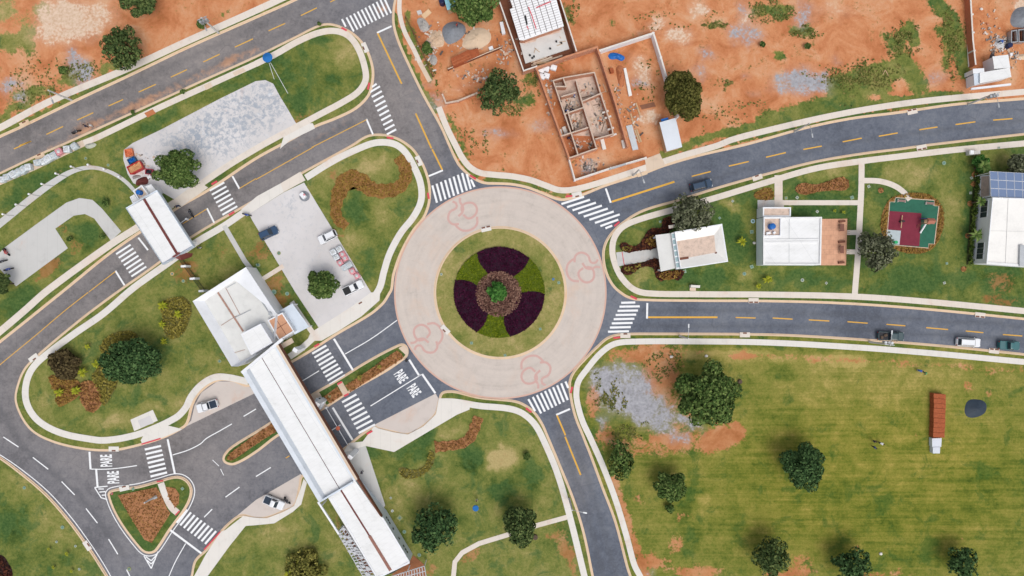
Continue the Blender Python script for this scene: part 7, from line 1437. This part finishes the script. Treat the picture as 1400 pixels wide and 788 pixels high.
skip(kp((207,150))[0], (1.5,1.5), R(10), plain('orange_plastic', (.60,.17,.07), .6, .15), plain('orange_sack', (.58,.17,.08), .8, .2), 'orange box north of the red rimmed skip', .8)
skip(kp((240,233))[0], (1.6,1.1), R(27), plain('navy_bin', (.02,.07,.16), .5, .2), M['blue_plastic'], 'dark bin with blue cover between the orange box and red skip', .9)
skip(kp((425,355))[0], (1.45,1.1), R(-5), plain('red_bin', (.30,.03,.05), .5, .2), DK, 'small dark loaded skip beside the parking lot tree', .9)
mound('tarpaulin', kp((290,450),(340,420),(400,410),(425,450),(410,490),(330,500),(290,505)), 1.3, M['maroon'], 'maroon tarpaulin heap at the north gate annex', 'tarpaulin', 33, rough=.15)
mound('scrap_heap', kp((250,400),(300,390),(350,405),(300,425),(255,440)), .4, plain('scrap', (.28,.25,.24), .9, .4, 4), 'grey scrap pile south of the red rimmed skip', 'scrap heap', 34, rough=.5)
o = empty('trolley', W(kp((440,415))[0], .15), .5, 'pale metal trolley beside the maroon tarpaulin', 'trolley'); bm = bmesh.new(); box(bm, (0,0,.4), (.9,.5,.06)); box(bm, (.45,0,.7), (.05,.5,.6)); obj('frame', bm, M['white_paint'], o, local=True)
for x in (-.35,.35): bm = bmesh.new(); cyl(bm, (x,0,.15), .14, .5, 12, axis='X'); obj('wheel', bm, M['rubber'], o, local=True)
# round blue shade, blue mat, guard booth, barrier
o = empty('parasol', W(A2((62,311))[0], 2.0), 0, 'round blue parasol over the upper sidewalk', 'parasol'); o.location.z = .15
bm = bmesh.new(); cyl(bm, (0,0,2.1), .98, .45, 16, .05); obj('canopy', bm, plain('blue_canvas', (.015,.14,.42), .8, .2), o, local=True); bm = bmesh.new(); tube(bm, [(0,0,0),(0,0,2.3)], .03, 6); obj('pole', bm, M['steel'], o, local=True)
for a, c, lab in (((70,340),(98,428),'short white rope pegged below the blue parasol'), ((78,338),(172,505),'long thin white rope below the blue parasol')): tag(bar('rope', A2(a)[0], A2(c)[0], .2, .07, .06, M['white_paint']), lab, 'rope')
p = W(D2((1183,421))[0]); bm = bmesh.new(); cyl(bm, (p.x,p.y,.2), .62, .12, 20, .55); tag(obj('mat', bm, plain('blue_mat', (.015,.14,.42), .8, .2)), 'round blue mat on the south lawn', 'mat')
p = W(C2((333,604))[0], 2.4); b = empty('guard_booth', (p.x,p.y,.15), R(-30), 'small white roofed guard booth on the median beside the portal', 'booth')
bm = bmesh.new(); box(bm, (0,0,1.15), (1.5,1.9,2.3), 0, .02); obj('wall', bm, M['plaster'], b, local=True); bm = bmesh.new(); box(bm, (0,0,2.36), (1.75,2.15,.14), 0, .03); obj('roof', bm, plain('booth_roof', (.74,.77,.8), .6, .08), b, local=True)
for y in (-.97,.97): bm = bmesh.new(); box(bm, (0,y,1.5), (1.1,.04,.9)); obj('window', bm, M['glass'], b, local=True)
def barrier(a, c, label, disc):
    p, q = W(a), W(c); d = q-p; o = empty('road_barrier', (p.x,p.y,.02), math.atan2(d.y,d.x), label, 'barrier'); L = d.length
    bm = bmesh.new(); box(bm, (0,0,.5), (.35,.35,1.0), 0, .03); obj('post', bm, M['white_paint'], o, local=True); bm = bmesh.new(); box(bm, (L,0,.45), (.2,.2,.9), 0, .03); obj('rest', bm, M['walk_warm'], o, local=True)
    bm = bmesh.new(); box(bm, (L/2,.02,.95), (L,.11,.12)); obj('boom', bm, M['white_paint'], o, local=True)
    if disc: bm = bmesh.new(); cyl(bm, (L*.55,.02,1.03), .42, .08, 16); obj('disc', bm, plain('orange_disc', (.62,.16,.09), .6, .1), o, local=True)
barrier(C2((385,618))[0], C2((500,815))[0], 'white road barrier with an orange disc beside the portal', True)
barrier(B1((1015,395))[0], B1((975,425))[0], 'short pale barrier east of the north gate', False)
o = empty('bollard', W(C2((813,366))[0], .02), 0, 'short black bollard at the median tip by the roundabout', 'bollard'); bm = bmesh.new(); cyl(bm, (0,0,.4), .22, .8, 14, .18); obj('post', bm, M['black'], o, local=True); bm = bmesh.new(); cyl(bm, (0,0,.84), .26, .1, 14, .2); obj('cap', bm, M['black'], o, local=True)
# rooftop sign box, shade plates, small cabinets
o = empty('cabinet', W(T(830,260,.1776)((668,742))[0], .15), R(-3), 'pale cabinet by the sidewalk south of the cream house', 'cabinet'); bm = bmesh.new(); box(bm, (0,0,.6), (1.8,.5,1.2), 0, .03); obj('body', bm, M['walk_pale'], o, local=True); bm = bmesh.new(); box(bm, (-.2,-.6,.06), (1.2,.6,.1)); obj('base', bm, M['walk_warm'], o, local=True)
o = empty('cabinet', W(B4((1095,40))[0], .15), R(3), 'pale utility cabinet north of the solar panels', 'cabinet'); bm = bmesh.new(); box(bm, (0,0,.5), (2.2,.7,1.0), 0, .03); obj('body', bm, M['walk_grey'], o, local=True); bm = bmesh.new(); box(bm, (-.6,.05,1.05), (.7,.8,.14), 0, .03); obj('lid', bm, M['white_paint'], o, local=True)
for q, lab in ((C3((857,346)),'white stone on the dirt below the right hand road'), (C3((1045,342)),'second pale stone on the dirt below the right hand road'), (A4((1145,52)),'white stone inside the north east plot'), (D4((605,665)),'pale stone near the bottom of the field'), (B3((1303,522)),'white stone beside the pale blue cover')):
    p = W(q[0]); bm = bmesh.new(); bmesh.ops.create_icosphere(bm, subdivisions=2, radius=.36, matrix=Matrix.Translation((p.x,p.y,.2)) @ Matrix.Diagonal((1,.8,.6,1)))
    for v in bm.verts: v.co += Vector((rnd.uniform(-.04,.04),)*3)
    tag(obj('stone', bm, M['walk_pale'], smooth=True), lab, 'stone')
for q, r_, h, lab in ((C3((1225,480)),(.5,.4),.5,'dark stump beside the largest tree'), (D3((125,575)),(.5,.5),.4,'grey stump under the nearly black tree')):
    p = W(q[0]); bm = bmesh.new(); cyl(bm, (p.x,p.y,.12+h/2), r_[0], h, 12, r_[1]); tag(obj('stump', bm, M['trunk']), lab, 'stump')
bm = bmesh.new()
for a, c in (((615,405),(628,380)), ((628,380),(645,412))): seg(bm, *A4(a, c), 1.0, .26)
tag(obj('timber', bm, M['wood']), 'two pale sticks forming a V on the grassy dirt', 'sticks')

# ------------------------------------------------------------------ camera, sky, sun
cam = bpy.data.cameras.new('drone_camera'); co = bpy.data.objects.new('drone_camera', cam); COL.objects.link(co)
co.location = (0, 0, H); co.rotation_euler = (0, 0, 0); cam.sensor_width = 36; cam.lens = 36*H/(1400*S); cam.clip_end = 4000; cam.clip_start = 1; sc.camera = co
ELEV, AZ = 62, 150         # overcast brightness comes from high in the lower right of the picture
w = bpy.data.worlds.new('World'); sc.world = w; w.use_nodes = True; n = w.node_tree
sky = n.nodes.new('ShaderNodeTexSky'); sky.sky_type = 'NISHITA'; sky.sun_disc = False; sky.sun_elevation = R(ELEV); sky.sun_rotation = R(AZ); sky.air_density = 1.0; sky.dust_density = 4.0; sky.ozone_density = 1.0
hs = n.nodes.new('ShaderNodeHueSaturation'); hs.inputs['Saturation'].default_value = .38; n.links.new(sky.outputs[0], hs.inputs['Color'])
bg = n.nodes['Background']; bg.inputs['Strength'].default_value = .15; n.links.new(hs.outputs[0], bg.inputs['Color'])
sd = bpy.data.lights.new('sun', 'SUN'); sd.energy = 1.25; sd.angle = R(40); sd.color = (1, .965, .92); so_ = bpy.data.objects.new('sun', sd); COL.objects.link(so_)
az = R(AZ); dirv = Vector((math.sin(az)*math.cos(R(ELEV)), math.cos(az)*math.cos(R(ELEV)), math.sin(R(ELEV))))
so_.rotation_euler = dirv.to_track_quat('Z', 'Y').to_euler()
sc.view_settings.view_transform = 'Standard'; sc.view_settings.look = 'None'; sc.view_settings.gamma = 1; sc.view_settings.use_curve_mapping = False
sc.view_settings.exposure = 0.03
sc.cycles.use_denoising = True; sc.cycles.max_bounces = 5
